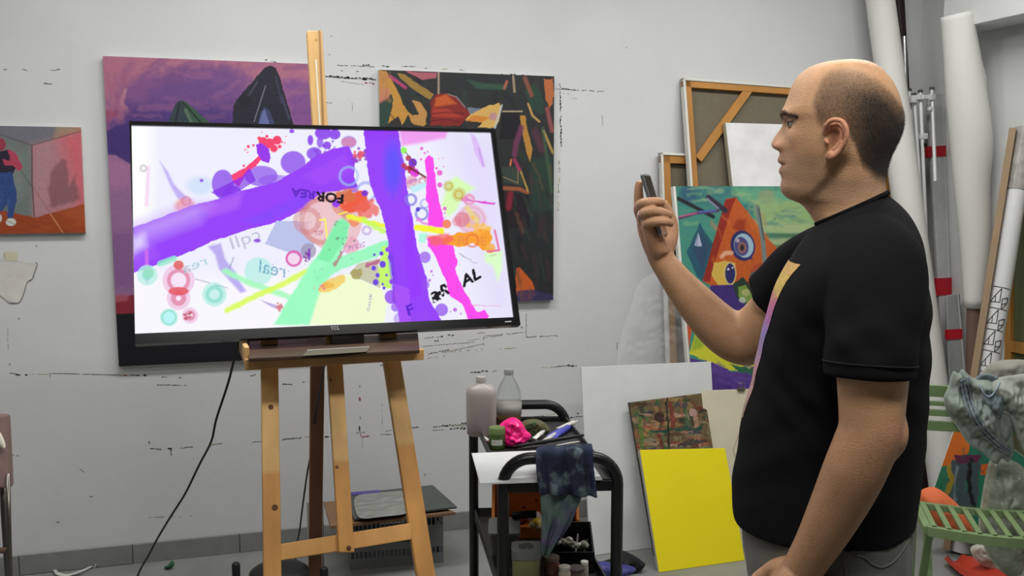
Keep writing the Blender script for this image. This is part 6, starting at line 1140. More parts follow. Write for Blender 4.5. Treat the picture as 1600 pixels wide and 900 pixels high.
for y in rows:
    f = pm(sm_interp(FR, y), y); bk = pm(sm_interp(BK, y), y); af, ab, z = am(f)[0], am(bk)[0], f.z
    mid_px = interp([(96, 1325), (120, 1325), (180, 1322), (240, 1316), (280, 1318), (310, 1325), (350, 1336), (410, 1342)], y); amid = am(pm(mid_px, y))[0]
    hw = sm_interp(HWt, y); noseless = am(pm(interp(NF, y) if 172 < y < 292 else sm_interp(FR, y), y))[0] if 172 < y < 292 else af; prot = af-noseless
    sig = interp([(172, .020), (182, .010), (195, .0075), (210, .0095), (220, .0135), (228, .0165), (234, .0165), (240, .016), (250, .019), (258, .020), (272, .020), (292, .022)], y)
    ring = []
    for j in range(NPH):
        t = 2*math.pi*j/NPH; c, s = math.cos(t), math.sin(t)
        A_ = (noseless-amid) if c > 0 else (amid-ab)
        # squarer face in front at brow and cheek height, narrower jaw
        k = interp([(96, 1.0), (130, .92), (180, .84), (215, .88), (245, .96), (285, 1.02), (310, 1.0)], y) if c > 0 else 1.0
        cc = math.copysign(abs(c)**k, c); ss = math.copysign(abs(s)**(1.0 if c > 0 else .96), s)
        a, b = amid+A_*cc, hw*ss
        if c > 0 and 150 < y < 320:
            ab_ = abs(b)
            a += prot*math.exp(-(b/sig)**2)
            a += .004*gs(ab_, .0145, .005)*gs(y, 230, 7)                                  # nostril wings
            a -= .0035*gs(ab_, .0085, .0035)*gs(y, 236.5, 2.6)                            # nostrils
            a -= .0065*gs(ab_, .031, .015)*gs(y, 194, 8.0)                                # eye sockets
            a += .0045*gs(ab_, .028, .018)*gs(y, 179, 5)                                 # brow ridge
            a += .004*gs(ab_, .047, .014)*gs(y, 216, 14)                                 # cheekbone
            a -= .002*gs(ab_, .034, .012)*gs(y, 244, 12)
            lipw = max(0, 1-(ab_/.027)**2)                                               # lips flatten towards the corners
            a -= .0022*math.exp(-(ab_/.024)**4)*gs(y, 258, 1.6)
        pxx = 1200+ (af-a)/max(1e-6, af-ab)*190 if False else (sm_interp(FR, y)+(af-a)/(af-ab)*(sm_interp(BK, y)-sm_interp(FR, y)))
        yj = interp([(1225, 322), (1240, 312), (1258, 301), (1276, 288), (1292, 272), (1302, 254), (1312, 240)], pxx)
        if y > yj and pxx < 1345:
            k_ = min(1, (y-yj)/24); k_ = k_*k_*(3-2*k_); b *= 1-.11*k_*max(0, min(1, (1345-pxx)/45))*(1 if y < 330 else max(0, 1-(y-330)/40))
        ring.append(W(a, b, z))
    ringsH.append(ring)
hv, hf = loft(ringsH)
# ears
def ear(side):
    v, f = [], []
    def add(vf):
        n = len(v); v.extend(vf[0]); f.extend([tuple(i+n for i in q) for q in vf[1]])
    bb = side*.0735
    def e(px, py, o=0.0): p = pm(px, py, 0.0); a, _, z = am(p); return W(a, side*(.0745+o), z)
    rim = [(1291, 213, -.002), (1291, 203, .006), (1296, 196, .011), (1305, 193, .014), (1315, 196, .016), (1321, 205, .017), (1322, 216, .016), (1319, 227, .013), (1314, 236, .009), (1307, 243, .006), (1299, 248, .003), (1292, 246, -.002)]
    rp = spline([(*e(*r_),) for r_ in rim], 5); add(tube_mesh([tuple(p) for p in rp], [.0044 if i < len(rp)-16 else .0044+.0016*min(1, (i-(len(rp)-16))/8) for i in range(len(rp))], 8))
    anti = [(1301, 204, .006), (1309, 203, .008), (1314, 211, .009), (1313, 222, .008), (1308, 231, .006), (1301, 236, .004)]
    ap = spline([(*e(*r_),) for r_ in anti], 5); add(tube_mesh([tuple(p) for p in ap], .0032, 8))
    add(tube_mesh([tuple(e(1290, 222, 0)), tuple(e(1293, 225, .005)), tuple(e(1294, 229, .004))], .0035, 8))       # tragus
    lob = [(1296, 240, .002), (1297, 244, .003), (1294, 247, .0)]; add(tube_mesh([tuple(e(*l)) for l in lob], .0055, 10))
    pts = [e(x, y_, o-.0045) for x, y_, o in [(1292, 205, .003), (1298, 198, .009), (1308, 196, .013), (1317, 203, .014), (1319, 216, .013), (1314, 230, .009), (1304, 242, .004), (1296, 245, 0), (1293, 232, 0), (1294, 218, 0)]]
    cen = e(1304, 220, -.004); n = len(pts); back = [p-MB_*side*.010-MA*.002 for p in pts]; cb = cen-MB_*side*.008
    vv = pts+[cen]+back+[cb]; ff = [(i, (i+1) % n, n) for i in range(n)]+[(n+1+(i+1) % n, n+1+i, 2*n+1) for i in range(n)]+[(i, n+1+i, n+1+(i+1) % n, (i+1) % n) for i in range(n)]
    add((vv, ff)); return v, f
soup_v, soup_f = list(hv), list(hf)
for sd in (-1, 1):
    v, f = ear(sd); n = len(soup_v); soup_v += v; soup_f += [tuple(i+n for i in q) for q in f]
head_me = remesh(soup_v, soup_f, .0016, 2, 'head')
def soften(me, test, it):
    bm = bmesh.new(); bm.from_mesh(me); vs = [v for v in bm.verts if test(proj(v.co))]
    for _ in range(it): bmesh.ops.smooth_vert(bm, verts=vs, factor=.5, use_axis_x=True, use_axis_y=True, use_axis_z=True)
    bm.to_mesh(me); bm.free()
soften(head_me, lambda q: 1282 < q[0] < 1330 and 188 < q[1] < 254, 5)

# ---- arms: chains of (px, py, b, radius, flatten)
def limb(ch, n=20, sub=6, ax=None):
    P = [(*pm(x, y_, b), r) for x, y_, b, r in ch]; S = spline(P, sub); return tube_mesh([s_[:3] for s_ in S], [max(.002, s_[3]) for s_ in S], n, flat=ax)
def soup(parts):
    v, f = [], []
    for a, b in parts:
        n = len(v); v += [Vector(p) for p in a]; f += [tuple(i+n for i in q) for q in b]
    return v, f
def finger(pts, r): # pts world, radii
    S = spline([(*p, q) for p, q in zip(pts, r)], 5); return tube_mesh([s_[:3] for s_ in S], [s_[3] for s_ in S], 12)
# near (left) arm, hanging, hand in front of the thigh
NB = -.215
nearv = [limb([(1372, 430, -.16, .050), (1368, 500, -.185, .052), (1364, 560, NB, .0525), (1363, 600, NB, .0500), (1362, 640, NB-.005, .0470), (1360, 672, NB-.008, .0455), (1350, 700, NB-.008, .0455), (1335, 735, NB-.006, .0450), (1318, 772, NB, .0425), (1298, 812, NB+.006, .0385), (1280, 845, NB+.012, .0345), (1264, 872, NB+.018, .0315), (1248, 898, NB+.024, .0295)], 24),
         limb([(1390, 640, NB, .018), (1394, 668, NB-.004, .0225), (1390, 690, NB-.004, .0235), (1372, 715, NB, .020), (1352, 745, NB, .014)], 16)]
def WH(px, py, b): return tuple(pm(px, py, b))
h0 = NB+.03
nearv += [finger([WH(1256, 885, NB+.022), WH(1240, 905, h0), WH(1226, 930, h0+.004), WH(1217, 950, h0+.006)], [.028, .030, .032, .024]),
          finger([WH(1250, 892, h0-.012), WH(1232, 915, h0-.022), WH(1218, 945, h0-.024)], [.022, .024, .020]), finger([WH(1244, 892, h0+.012), WH(1226, 915, h0+.024), WH(1212, 945, h0+.026)], [.022, .024, .020]),
          finger([WH(1240, 885, h0+.012), WH(1215, 890, h0+.020), WH(1198, 896, h0+.024), WH(1182, 908, h0+.022), WH(1175, 925, h0+.018)], [.020, .0185, .0135, .0115, .009])]
for i, (db, dx, L) in enumerate([(-.030, 8, .92), (-.011, 2, 1.0), (.008, -2, .96), (.027, -3, .8)]):
    nearv.append(finger([WH(1224+dx, 940, h0+db), WH(1214+dx-6*L, 965+10*L, h0+db), WH(1206+dx-6*L, 985+22*L, h0+db*.95), WH(1212+dx-4*L, 1003+34*L, h0+db*.9)], [.0105, .0100, .0088, .0070]))
near_me = remesh(*soup(nearv), .0021, 3, 'near_arm')
# far (right) arm raised, hand holding the phone
farv = [limb([(1300, 405, .150, .056), (1262, 440, .175, .056), (1225, 475, .195, .054), (1196, 506, .205, .053), (1176, 524, .210, .0535), (1158, 531, .210, .050), (1134, 519, .205, .0475), (1110, 498, .198, .0435), (1085, 471, .190, .0385), (1062, 444, .182, .0325), (1044, 420, .176, .0278), (1033, 404, .172, .0255), (1027, 392, .170, .0235), (1021, 380, .169, .012)], 24),
        limb([(1186, 535, .21, .030), (1170, 549, .211, .029), (1150, 545, .208, .028), (1125, 530, .204, .024)], 16)]
def HH(px, py, b): return tuple(pm(px, py, b))
pb = .125   # near edge of the hand
farv += [finger([HH(1029, 396, .166), HH(1018, 372, .158), HH(1009, 350, .150), HH(1007, 332, .146)], [.0245, .0225, .018, .0135]), finger([HH(1030, 394, .158), HH(1022, 372, .142), HH(1014, 352, .132), HH(1010, 338, .128)], [.022, .019, .015, .0115]),
         finger([HH(1028, 390, .178), HH(1016, 366, .178), HH(1006, 344, .176), HH(1002, 328, .174)], [.021, .018, .0145, .0115]), finger([HH(1030, 392, .186), HH(1018, 366, .190), HH(1007, 345, .188)], [.019, .016, .012]),
         # thumb on the far side: ball of the thumb and two phalanges along the phone
         finger([HH(1034, 400, .180), HH(1041, 384, .190), HH(1048, 368, .198), HH(1050, 350, .202), HH(1044, 332, .200), HH(1036, 316, .194)], [.0205, .0195, .0155, .0120, .0110, .0080]),
         # index, up behind the phone
         finger([HH(1004, 345, .182), HH(999.5, 326, .182), HH(998, 308, .180), HH(998, 293, .178), HH(999, 283, .176)], [.0122, .0108, .0098, .0085, .0066]),
         # middle, ring, little fingers closed round the near edge of the phone, tips towards him
         finger([HH(1002, 338, .168), HH(998.5, 326, .150), HH(1003, 319, .128), HH(1014, 316, .118), HH(1027, 315, .122), HH(1036, 317, .134)], [.0115, .0112, .0105, .0096, .0086, .0072]),
         finger([HH(1005, 346, .152), HH(1004, 337, .134), HH(1010, 332, .116), HH(1023, 330, .110), HH(1037, 333, .116), HH(1047, 337, .130)], [.0115, .0110, .0105, .0098, .0088, .0072]),
         finger([HH(1010, 356, .140), HH(1012, 350, .122), HH(1020, 347, .110), HH(1032, 346, .108), HH(1042, 347, .114), HH(1049, 350, .126)], [.0110, .0102, .0095, .0088, .0080, .0066])]
far_me = remesh(*soup(farv), .0016, 2, 'far_arm')
def soften(me, test, it):
    bm = bmesh.new(); bm.from_mesh(me); vs = [v for v in bm.verts if test(proj(v.co))]
    for _ in range(it): bmesh.ops.smooth_vert(bm, verts=vs, factor=.5, use_axis_x=True, use_axis_y=True, use_axis_z=True)
    bm.to_mesh(me); bm.free()
soften(far_me, lambda q: q[0] > 1062 or q[1] > 395, 60); soften(far_me, lambda q: q[1] > 372, 8)
soften(near_me, lambda q: q[1] < 850, 12)
# ---- trunk and legs (under the clothes)
def ring_ab(f, bk, hw, n=40, p=2.3, bc=0.0, rec=0.0):
    """section between a front and a back point (man frame a,z), superellipse"""
    out = []
    (af, zf), (ab, zb) = f, bk
    for j in range(n):
        t = 2*math.pi*j/n; c, s = math.cos(t), math.sin(t); cc = math.copysign(abs(c)**(2/p), c); ss = math.copysign(abs(s)**(2/p), s)
        a = (af+ab)/2+(af-ab)/2*cc; z = (zf+zb)/2+(zf-zb)/2*cc; out.append(W(a, bc+hw*ss, z))
    return out
def pf(px, py, b=0.0): q = am(pm(px, py, b)); return (q[0], q[2])
SH = [((1278, 349), (1385, 302), .066, 2.0), ((1262, 364), (1402, 316), .100, 2.0), ((1246, 384), (1421, 337), .150, 2.1), ((1230, 410), (1436, 366), .190, 2.2), ((1214, 440), (1444, 404), .203, 2.4), ((1202, 478), (1449, 452), .200, 2.5),
      ((1189, 530), (1452, 520), .188, 2.5), ((1178, 590), (1451, 590), .180, 2.5), ((1162, 645), (1449, 650), .177, 2.5), ((1152, 705), (1444, 715), .178, 2.5), ((1144, 758), (1437, 768), .182, 2.4), ((1147, 796), (1430, 812), .184, 2.3)]
def shrink(r_, d):
    c = sum((p for p in r_), Vector())/len(r_); return [p-(p-c).normalized()*d for p in r_]
trunk = [shrink(ring_ab(pf(*f), pf(*b), w, 40, p), .016 if i < len(SH)-2 else .035) for i, (f, b, w, p) in enumerate(SH)]
trunk += [ring_ab(pf(1172, 900), pf(1420, 890), .160, 40, 2.4), ring_ab(pf(1190, 960), pf(1415, 960), .150, 40, 2.3)]
tv_, tf_ = loft(trunk)
def leg_chain(sb, r_add=0.0, a0=None, low=.09):
    aC = am(pm(1300, 900))[0]; out = []
    for z, rr, da, bo in [(.93, .092, 0, .085), (.80, .088, .005, .09), (.65, .076, .01, .095), (.50, .064, .012, .10), (.42, .060, .008, .10), (.30, .055, -.004, .10), (.18, .042, -.012, .10), (low, .038, -.015, .10)]:
        out.append((*W(aC+da, sb*bo, z), rr+r_add))
    S = spline(out, 5); return tube_mesh([s_[:3] for s_ in S], [s_[3] for s_ in S], 24)
parts = [(tv_, tf_)]+[leg_chain(s_) for s_ in (-1, 1)]
aC = am(pm(1300, 900))[0]
for s_ in (-1, 1): parts.append(finger([tuple(W(aC-.03, s_*.10, .055)), tuple(W(aC+.05, s_*.105, .045)), tuple(W(aC+.14, s_*.11, .035))], [.036, .036, .026]))
trunk_me = remesh(*soup(parts), .008, 3, 'trunk')
body_me = join_meshes('body', [head_me, near_me, far_me, trunk_me])
V = mesh_np(body_me).astype(float); d = V-np.array(EYEP); zz = d@np.array(FWD); PX = 800+F_PX*(d@np.array(RGT))/zz; PY = 450-F_PX*(d@np.array(UPV))/zz
rel = V-np.array(MO); ma = rel@np.array(MA); mb_ = rel@np.array(MB_)
# reference position on the head's mid-plane, so that colours are symmetric on both sides
P0 = np.array(MO)+ma[:, None]*np.array(MA)+np.array([0, 0, 1])*V[:, 2:3]; d0 = P0-np.array(EYEP); z0 = d0@np.array(FWD); HX = 800+F_PX*(d0@np.array(RGT))/z0; HY = 450-F_PX*(d0@np.array(UPV))/z0
ishead = (HY < 350) & (np.abs(mb_) < .12) & (HX > 1190)
def G(x, c, s): return np.exp(-((x-c)/s)**2)
def sstep(x, a, b): t = np.clip((x-a)/(b-a), 0, 1); return t*t*(3-2*t)
SK = np.array(lin((200, 156, 118))); col = np.ones((len(V), 3))*SK
def mixc(m, c, a=1.0):
    global col
    m = np.clip(m*a, 0, 1)[:, None]; col = col*(1-m)+np.array(lin(c))*m
rsn = np.random.RandomState(3); nse = rsn.rand(len(V))-.5
def hairmask(HX, HY, b):   # 0..1 density of the clipped hair on the side and back of the head
    top = np.interp(HX, [1262, 1272, 1285, 1298, 1312, 1330, 1350, 1370, 1385, 1400, 1415], [190, 150, 126, 113, 110, 113, 117, 128, 140, 156, 172])
    front = np.interp(HY, [100, 118, 135, 150, 165, 180, 195, 205, 225, 262, 300], [1300, 1288, 1278, 1272, 1268, 1272, 1276, 1280, 1330, 1340, 1352])
    m = sstep(HY-top, -4, 12)*sstep(HX-front, -3, 9); low = np.interp(HX, [1270, 1284, 1300, 1320, 1330, 1345, 1370, 1400], [206, 206, 200, 198, 226, 262, 282, 286])
    m = m*(1-sstep(HY-low, -14, 8)); dens = .62+.38*sstep(HX, 1300, 1365)*sstep(HY, 120, 170); topthin = sstep(HY-top, 0, 40)*.45+.55
    return m*dens*topthin
hm = np.where(ishead & (np.abs(mb_) < .0805) & (((HX-1305)/21)**2+((HY-221)/31)**2 > 1), hairmask(HX, HY, mb_), 0)
beard = np.where(ishead, sstep(HY, 226, 262)*(1-sstep(HY, 300, 345))*(1-sstep(HX, 1270, 1330)*(1-sstep(HY, 262, 290))), 0)
crown = np.where(ishead, sstep(HX, 1236, 1262)*(1-sstep(HY, 96, 150))*sstep(np.abs(mb_), .09, 0.0), 0)
mixc(np.where(ishead, 1, 0)*G(HY, 222, 26)*G(HX, 1246, 30), (198, 138, 112), .22)                # cheek
mixc(np.where(ishead, 1, 0)*G(HY, 226, 9)*G(HX, 1212, 10), (206, 134, 112), .4)
mixc(beard, (124, 104, 92), .38); mixc(np.where(ishead, 1, 0)*G(HY, 245, 5)*G(HX, 1222, 9), (120, 96, 84), .35)
lips = np.where(ishead & (HX < 1232) & (np.abs(mb_) < .026), G(HY, 258, 5.5), 0)*(1-sstep(HX, 1222, 1232)); mixc(lips, (158, 92, 86), .7)
mixc(np.where(ishead, G(HY, 258, 1.5)*(np.abs(mb_) < .024)*(1-sstep(HX, 1222, 1232)), 0), (96, 50, 46), .7)
earm = np.where(ishead & (np.abs(mb_) > .0755) & (HX > 1286) & (HX < 1326) & (HY > 190) & (HY < 252), 1.0, 0); mixc(earm, (206, 132, 110), .5)
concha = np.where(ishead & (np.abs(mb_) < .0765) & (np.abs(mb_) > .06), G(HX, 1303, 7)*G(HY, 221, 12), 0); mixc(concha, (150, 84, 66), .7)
mixc(np.where(ishead & (np.abs(mb_) < .05), G(HY, 190, 6)*(1-sstep(HX, 1234, 1250)), 0), (140, 100, 84), .35)
mixc(hm, (48, 45, 42), .95)
bab0 = np.abs(mb_); mixc(np.where(ishead & (HX < 1250) & (bab0 > .006) & (bab0 < .058), np.exp(-((HY-np.interp(bab0, [.008, .02, .035, .056], [184, 180, 179, 187]))/3.2)**2), 0), (66, 50, 42), .7)
mixc(np.where(ishead & (HX < 1252) & (bab0 > .012) & (bab0 < .052), np.exp(-((HY-192)/5.5)**2), 0), (112, 78, 66), .45)  # shade under the brow, darkened into the skin colour of the sockets
arm_ = ~ishead; mixc(np.where(arm_, 1, 0), (160, 120, 88), .45); mixc(np.where(arm_ & (PX < 1060) & (PY < 410), 1.0, 0), (196, 148, 120), .35)
forearm = np.where(arm_ & (PX > 1180), sstep(PY, 600, 760), 0); mixc(forearm, (128, 92, 66), .35)
knee = np.where(arm_ & (PX > 1375) & (PY > 640) & (PY < 705), G(PX, 1398, 16)*G(PY, 675, 22), 0); mixc(knee, (200, 130, 105), .35)
set_col(body_me, col)
M_skin = mat('skin', None, .5, attr=True, var=.07, scale=45, bump=.18, bscale=420, spec=.35, sss=.12)
M_skin.node_tree.nodes['Bump'].inputs['Strength'].default_value = .3
body_me.materials.append(M_skin)
man = thing('person', 'balding man in a black t-shirt and grey trousers raising a phone towards the television', 'person', MO)
body = link(bpy.data.objects.new('body', body_me), man)
# ---- clipped hair, brows, lashes, beard shadow as short hairs
def strands(name, sel, n, ln, w, col_, seed, dirf, parent=body, prob=None):
    me = body_me; rs = np.random.RandomState(seed); N_ = np.zeros(len(V)*3, np.float32); me.vertices.foreach_get('normal', N_); N_ = N_.reshape(-1, 3)
    idx = np.nonzero(sel)[0]; p = prob[idx] if prob is not None else np.ones(len(idx)); p = p/p.sum(); ch = rs.choice(idx, n, p=p)
    base = V[ch]+rs.uniform(-.0008, .0008, (n, 3))-N_[ch]*.0004; nn = N_[ch]; dd = np.array([dirf(V[c], HX[c], HY[c], nrm) for c, nrm in zip(ch, nn)]); dd += rs.normal(0, .22, (n, 3)); dd /= np.linalg.norm(dd, axis=1)[:, None]
    sd = np.cross(dd, rs.normal(0, 1, (n, 3))); sd /= np.linalg.norm(sd, axis=1)[:, None]; s2 = np.cross(dd, sd); L_ = ln*rs.uniform(.6, 1.2, n)[:, None]
    vs = np.stack([base+sd*w, base-sd*w*.5+s2*w*.87, base-sd*w*.5-s2*w*.87, base+dd*L_], 1).reshape(-1, 3)
    k = np.arange(n)*4; fs = np.concatenate([np.stack([k, k+1, k+3], 1), np.stack([k+1, k+2, k+3], 1), np.stack([k+2, k, k+3], 1)])
    m2 = bpy.data.meshes.new(name); m2.from_pydata(vs.tolist(), [], fs.tolist()); m2.materials.append(mat(name+'_hair', col_, .6, var=.3, spec=.2)); o = bpy.data.objects.new(name, m2); link(o, parent); o['kind'] = 'stuff'; return o
MAn = np.array(MA)
strands('hair', hm > .12, 26000, .0034, .00011, (44, 39, 36), 1, lambda v, x, y_, n: n*.75-MAn*.4+np.array([0, 0, -.5]), prob=hm)['label'] = 'very short dark clipped hair on the sides and back of the head'
b_ab = np.abs(mb_); brow = ishead & (HX < 1250) & (b_ab > .008) & (b_ab < .056)
by_ = np.interp(b_ab, [.008, .02, .035, .056], [184, 180, 179, 187]); browm = np.where(brow, G(HY, by_, 3.4), 0)
strands('eyebrows', browm > .3, 4000, .0052, .00020, (44, 34, 30), 2, lambda v, x, y_, n: n*.35-MAn*.7+np.array([0, 0, .15]), prob=browm)
fh = arm_ & (PX > 1180) & (PY > 640); strands('arm_hair', fh, 1600, .009, .00007, (60, 44, 34), 6, lambda v, x, y_, n: n*.35+np.array([0, 0, -1.])+MAn*.3)
strands('stubble', beard > .3, 5000, .0011, .00008, (50, 42, 38), 4, lambda v, x, y_, n: n+np.array([0, 0, -.5]), prob=beard)
# eyes with lids
M_eye = mat('eye_white', (150, 140, 134), .15, var=.03, coat=.6); M_iris = mat('iris_brown', (38, 24, 18), .1, coat=.8); M_lid = mat('eyelid_skin', (148, 104, 84), .5, var=.08)  # eye white darkened, standing in for the brow's shade
for s_ in (-1, 1):
    c = pm(1243.5, 194.5); a0, _, z0_ = am(c); c = W(a0, s_*.0315, z0_); r = .0118
    prof = [(max(.0002, r*math.sin(t)), -r*math.cos(t)) for t in [i*math.pi/14 for i in range(15)]]
    e = MB().lathe(c, prof, 20, (MB_, Vector((0, 0, 1)), MA)).build('eye', M_eye, body, smooth=True)
    MB().lathe(c+MA*(r*.86), [(.0072, -.0012), (.0060, .0012), (.003, .0022)], 16, (MB_, Vector((0, 0, 1)), MA)).build('iris', M_iris, e, smooth=True)
    for nm, t0, t1, rr, th in (('upper_eyelid', 10, 88, .0134, .0014), ('lower_eyelid', -75, -24, .0130, .001)):
        v = []; f = []; nu, nv = 9, 14
        for lay in (rr, rr-th):
            for i in range(nu):
                el = math.radians(t0+(t1-t0)*i/(nu-1))
                for j in range(nv):
                    az = math.radians(-84+168*j/(nv-1)); cx = math.cos(el)*math.cos(az); v.append(c+MA*(lay*cx)+MB_*(lay*math.cos(el)*math.sin(az))+Vector((0, 0, lay*math.sin(el))))
        for i in range(nu-1):
            for j in range(nv-1):
                k = i*nv+j; f += [(k, k+1, k+nv+1, k+nv), (nu*nv+k, nu*nv+k+nv, nu*nv+k+nv+1, nu*nv+k+1)]
        for j in range(nv-1):
            for i in (0, nu-1): k = i*nv+j; f.append((k, k+nu*nv, k+nu*nv+1, k+1))
        mesh_obj(nm, v, f, M_lid, body, True)

# ---- t-shirt
def cup(rings, inner, depth_dir, d=.008, back=.05):
    """open end: turn the tube inside"""
    e_ = rings[-1]; c = sum(e_, Vector())/len(e_); return rings+[[p-(p-c).normalized()*d+depth_dir*.002 for p in e_], [p-(p-c).normalized()*(d+.004)-depth_dir*back for p in e_]]
SHr = [ring_ab(pf(*f), pf(*b), w, 56, p) for f, b, w, p in SH]; top = SHr[0]; ctop = sum(top, Vector())/len(top)
inn = [[p-(p-ctop).normalized()*.007-Vector((0, 0, .03)) for p in top], [p-(p-ctop).normalized()*.005+Vector((0, 0, .002)) for p in top]]
# smooth the rings lengthways
def dens(rings, sub=4):
    n = len(rings[0]); cols = [spline([tuple(r_[j]) for r_ in rings], sub) for j in range(n)]; return [[Vector(cols[j][i]) for j in range(n)] for i in range(len(cols[0]))]
body_rings = cup(dens(SHr), None, Vector((0, 0, -1)), .007, .05)
sv, sf = loft(inn+body_rings)
def sleeve(ch, n=36, back=.05):
    P = [(*pm(x, y_, b), r) for x, y_, b, r in ch]; S = spline(P, 5); pts = [Vector(s_[:3]) for s_ in S]; rad = [s_[3] for s_ in S]
    v, f = tube_mesh([tuple(p) for p in pts], rad, n, cap=False, flat=(tuple(MA), 1.0)); rings = [[Vector(v[i*n+j]) for j in range(n)] for i in range(len(pts))]
    return rings, (pts[-1]-pts[-2]).normalized()
nr, nd_ = sleeve([(1352, 385, -.10, .062), (1366, 420, -.145, .072), (1367, 460, -.175, .073), (1363, 510, -.20, .068), (1360, 550, NB, .0655), (1358, 588, NB-.004, .0650)])
# tilt the end ring a little to follow the hem seen in the photograph
nr = cup(nr, None, nd_, .011, .05); nv_, nf_ = loft(nr)
fr_, fd_ = sleeve([(1330, 385, .09, .055), (1290, 405, .145, .066), (1255, 430, .172, .071), (1228, 455, .190, .068), (1207, 474, .20, .0655)]); fr_ = cup(fr_, None, fd_, .011, .05); fv_, ff_ = loft(fr_)
shirt_me = remesh(*soup([(sv, sf), (nv_, nf_), (fv_, ff_)]), .0042, 5, 't_shirt')
SV = mesh_np(shirt_me).astype(float); NN = np.zeros(len(SV)*3, np.float32); shirt_me.vertices.foreach_get('normal', NN); NN = NN.reshape(-1, 3)
ra = (SV-np.array(MO))@MAn; rb = (SV-np.array(MO))@np.array(MB_); rz = SV[:, 2]
disp = np.zeros(len(SV)); L0 = (math.cos(.6), math.sin(.6))
for i, (p, q, r) in enumerate(zip(ra, rb, rz)):
    n1 = mnoise.noise(Vector((p*5, q*5, r*4))); w_ = mnoise.noise(Vector((p*3+7, q*3, r*3)))*.12
    dg = (p*.55+r+w_); f1 = math.sin(dg*62+mnoise.noise(Vector((p*4, q*4, r*4+9)))*4); m1 = max(0, mnoise.noise(Vector((p*6+3, q*5, r*5)))+.12)   # drag folds from the shoulder to the front
    dv = (p*1.0-r*.35+w_); f2 = math.sin(dv*70+q*20); low = min(1, max(0, (1.02-r)/.3)); m2 = low*(.4+.6*max(0, mnoise.noise(Vector((p*5+1, q*4, r*2)))+.3))
    pk = math.exp(-((p+.03)/.10)**2-((r-1.23)/.09)**2)  # creases where the sleeve meets the trunk
    disp[i] = .004*n1+.0075*f1*m1+.0055*f2*m2+.005*pk*math.sin((p*.8-r*.8)*110)
sleevez = (rb < -.16) & (rz > 1.1); hem = G(rz, am(pm(1300, 822))[2], .012)
hemc = nr[-4]; hc_ = sum(hemc, Vector())/len(hemc); dh = np.abs((SV-np.array(hc_))@np.array(nd_)); disp = np.where((rb < -.15) & (np.linalg.norm(SV-np.array(hc_), axis=1) < .14), disp*np.clip(dh/.06, 0, 1), disp)
SVn = SV+NN*disp[:, None]; set_np(shirt_me, SVn)
shirt_me.materials.append(mat('black_cotton', (19, 19, 21), .92, var=.1, scale=6, bump=.3, bscale=900, spec=.14))
shirt_me.shade_smooth(); shirt = link(bpy.data.objects.new('t_shirt', shirt_me), body)
# ribbed collar, sleeve and hem seams
M_seam = mat('black_seam', (14, 14, 15), .85)
col_pts = [p+(p-ctop).normalized()*.002 for p in SHr[0]]; MB().tube([tuple(p) for p in col_pts], .0045, 8, closed=True).build('collar', mat('black_rib', (18, 18, 20), .95, spec=.1, bump=.5, bscale=700), shirt, smooth=True)
for rr_, nm in ((nr[-6], 'sleeve_seam'), ):
    c = sum(rr_, Vector())/len(rr_); MB().tube([tuple(p+(p-c).normalized()*.001) for p in rr_], .0013, 5, closed=True).build(nm, M_seam, shirt, smooth=True)
# print: a narrow strip of painted colours down the chest
prt = [(1240, 402), (1222, 430), (1207, 462), (1196, 500), (1187, 545), (1177, 592), (1166, 640)]
from mathutils.bvhtree import BVHTree
bvh = BVHTree.FromPolygons([Vector(v) for v in SVn], [tuple(p.vertices) for p in shirt_me.polygons])
nu, nv = 90, 26; Pg = np.zeros((nu, nv, 3))
for i in range(nu):
    t = i/(nu-1); zt, zb = am(pm(1240, 404))[2], am(pm(1163, 640))[2]; z = zt+(zb-zt)*t; hw = .085
    for j in range(nv):
        b0_ = -.138+.072*t; b = b0_+(.06-b0_)*j/(nv-1)
        h = bvh.ray_cast(W(.6, b, z), -MA); p = h[0] if h[0] is not None else W(0, b, z); Pg[i, j] = p+MA*.0012
verts = [tuple(p) for p in Pg.reshape(-1, 3)]+[tuple(np.array(p)-np.array(MA)*.0009) for p in Pg.reshape(-1, 3)]
faces = [(i*nv+j, i*nv+j+1, (i+1)*nv+j+1, (i+1)*nv+j) for i in range(nu-1) for j in range(nv-1)]
pme = bpy.data.meshes.new('shirt_print'); pme.from_pydata(verts[:nu*nv], [], faces)
pc = np.zeros((nu*nv, 3)); rs = np.random.RandomState(8)
bands = [(0, (196, 150, 96)), (.06, (205, 168, 92)), (.16, (212, 186, 96)), (.22, (206, 128, 138)), (.32, (196, 116, 170)), (.42, (150, 130, 190)), (.55, (170, 150, 185)), (.68, (206, 150, 158)), (.85, (196, 160, 150)), (1, (170, 150, 130))]
for i in range(nu):
    t = i/(nu-1)
    for j in range(nv):
        tt = min(1, max(0, t+.05*mnoise.noise(Vector((i*.25, j*.35, 0))))); c = [np.interp(tt, [b_[0] for b_ in bands], [lin(b_[1])[k] for b_ in bands]) for k in range(3)]; pc[i*nv+j] = np.array(c)*(.85+.3*mnoise.noise(Vector((i*.6, j*.6, 4))))
set_col(pme, pc); pme.materials.append(mat('print_ink', None, .7, attr=True, var=.05, scale=60)); pme.shade_smooth(); o = link(bpy.data.objects.new('shirt_print', pme), shirt); o['label'] = 'painterly print in orange, pink, violet and cream on the chest'
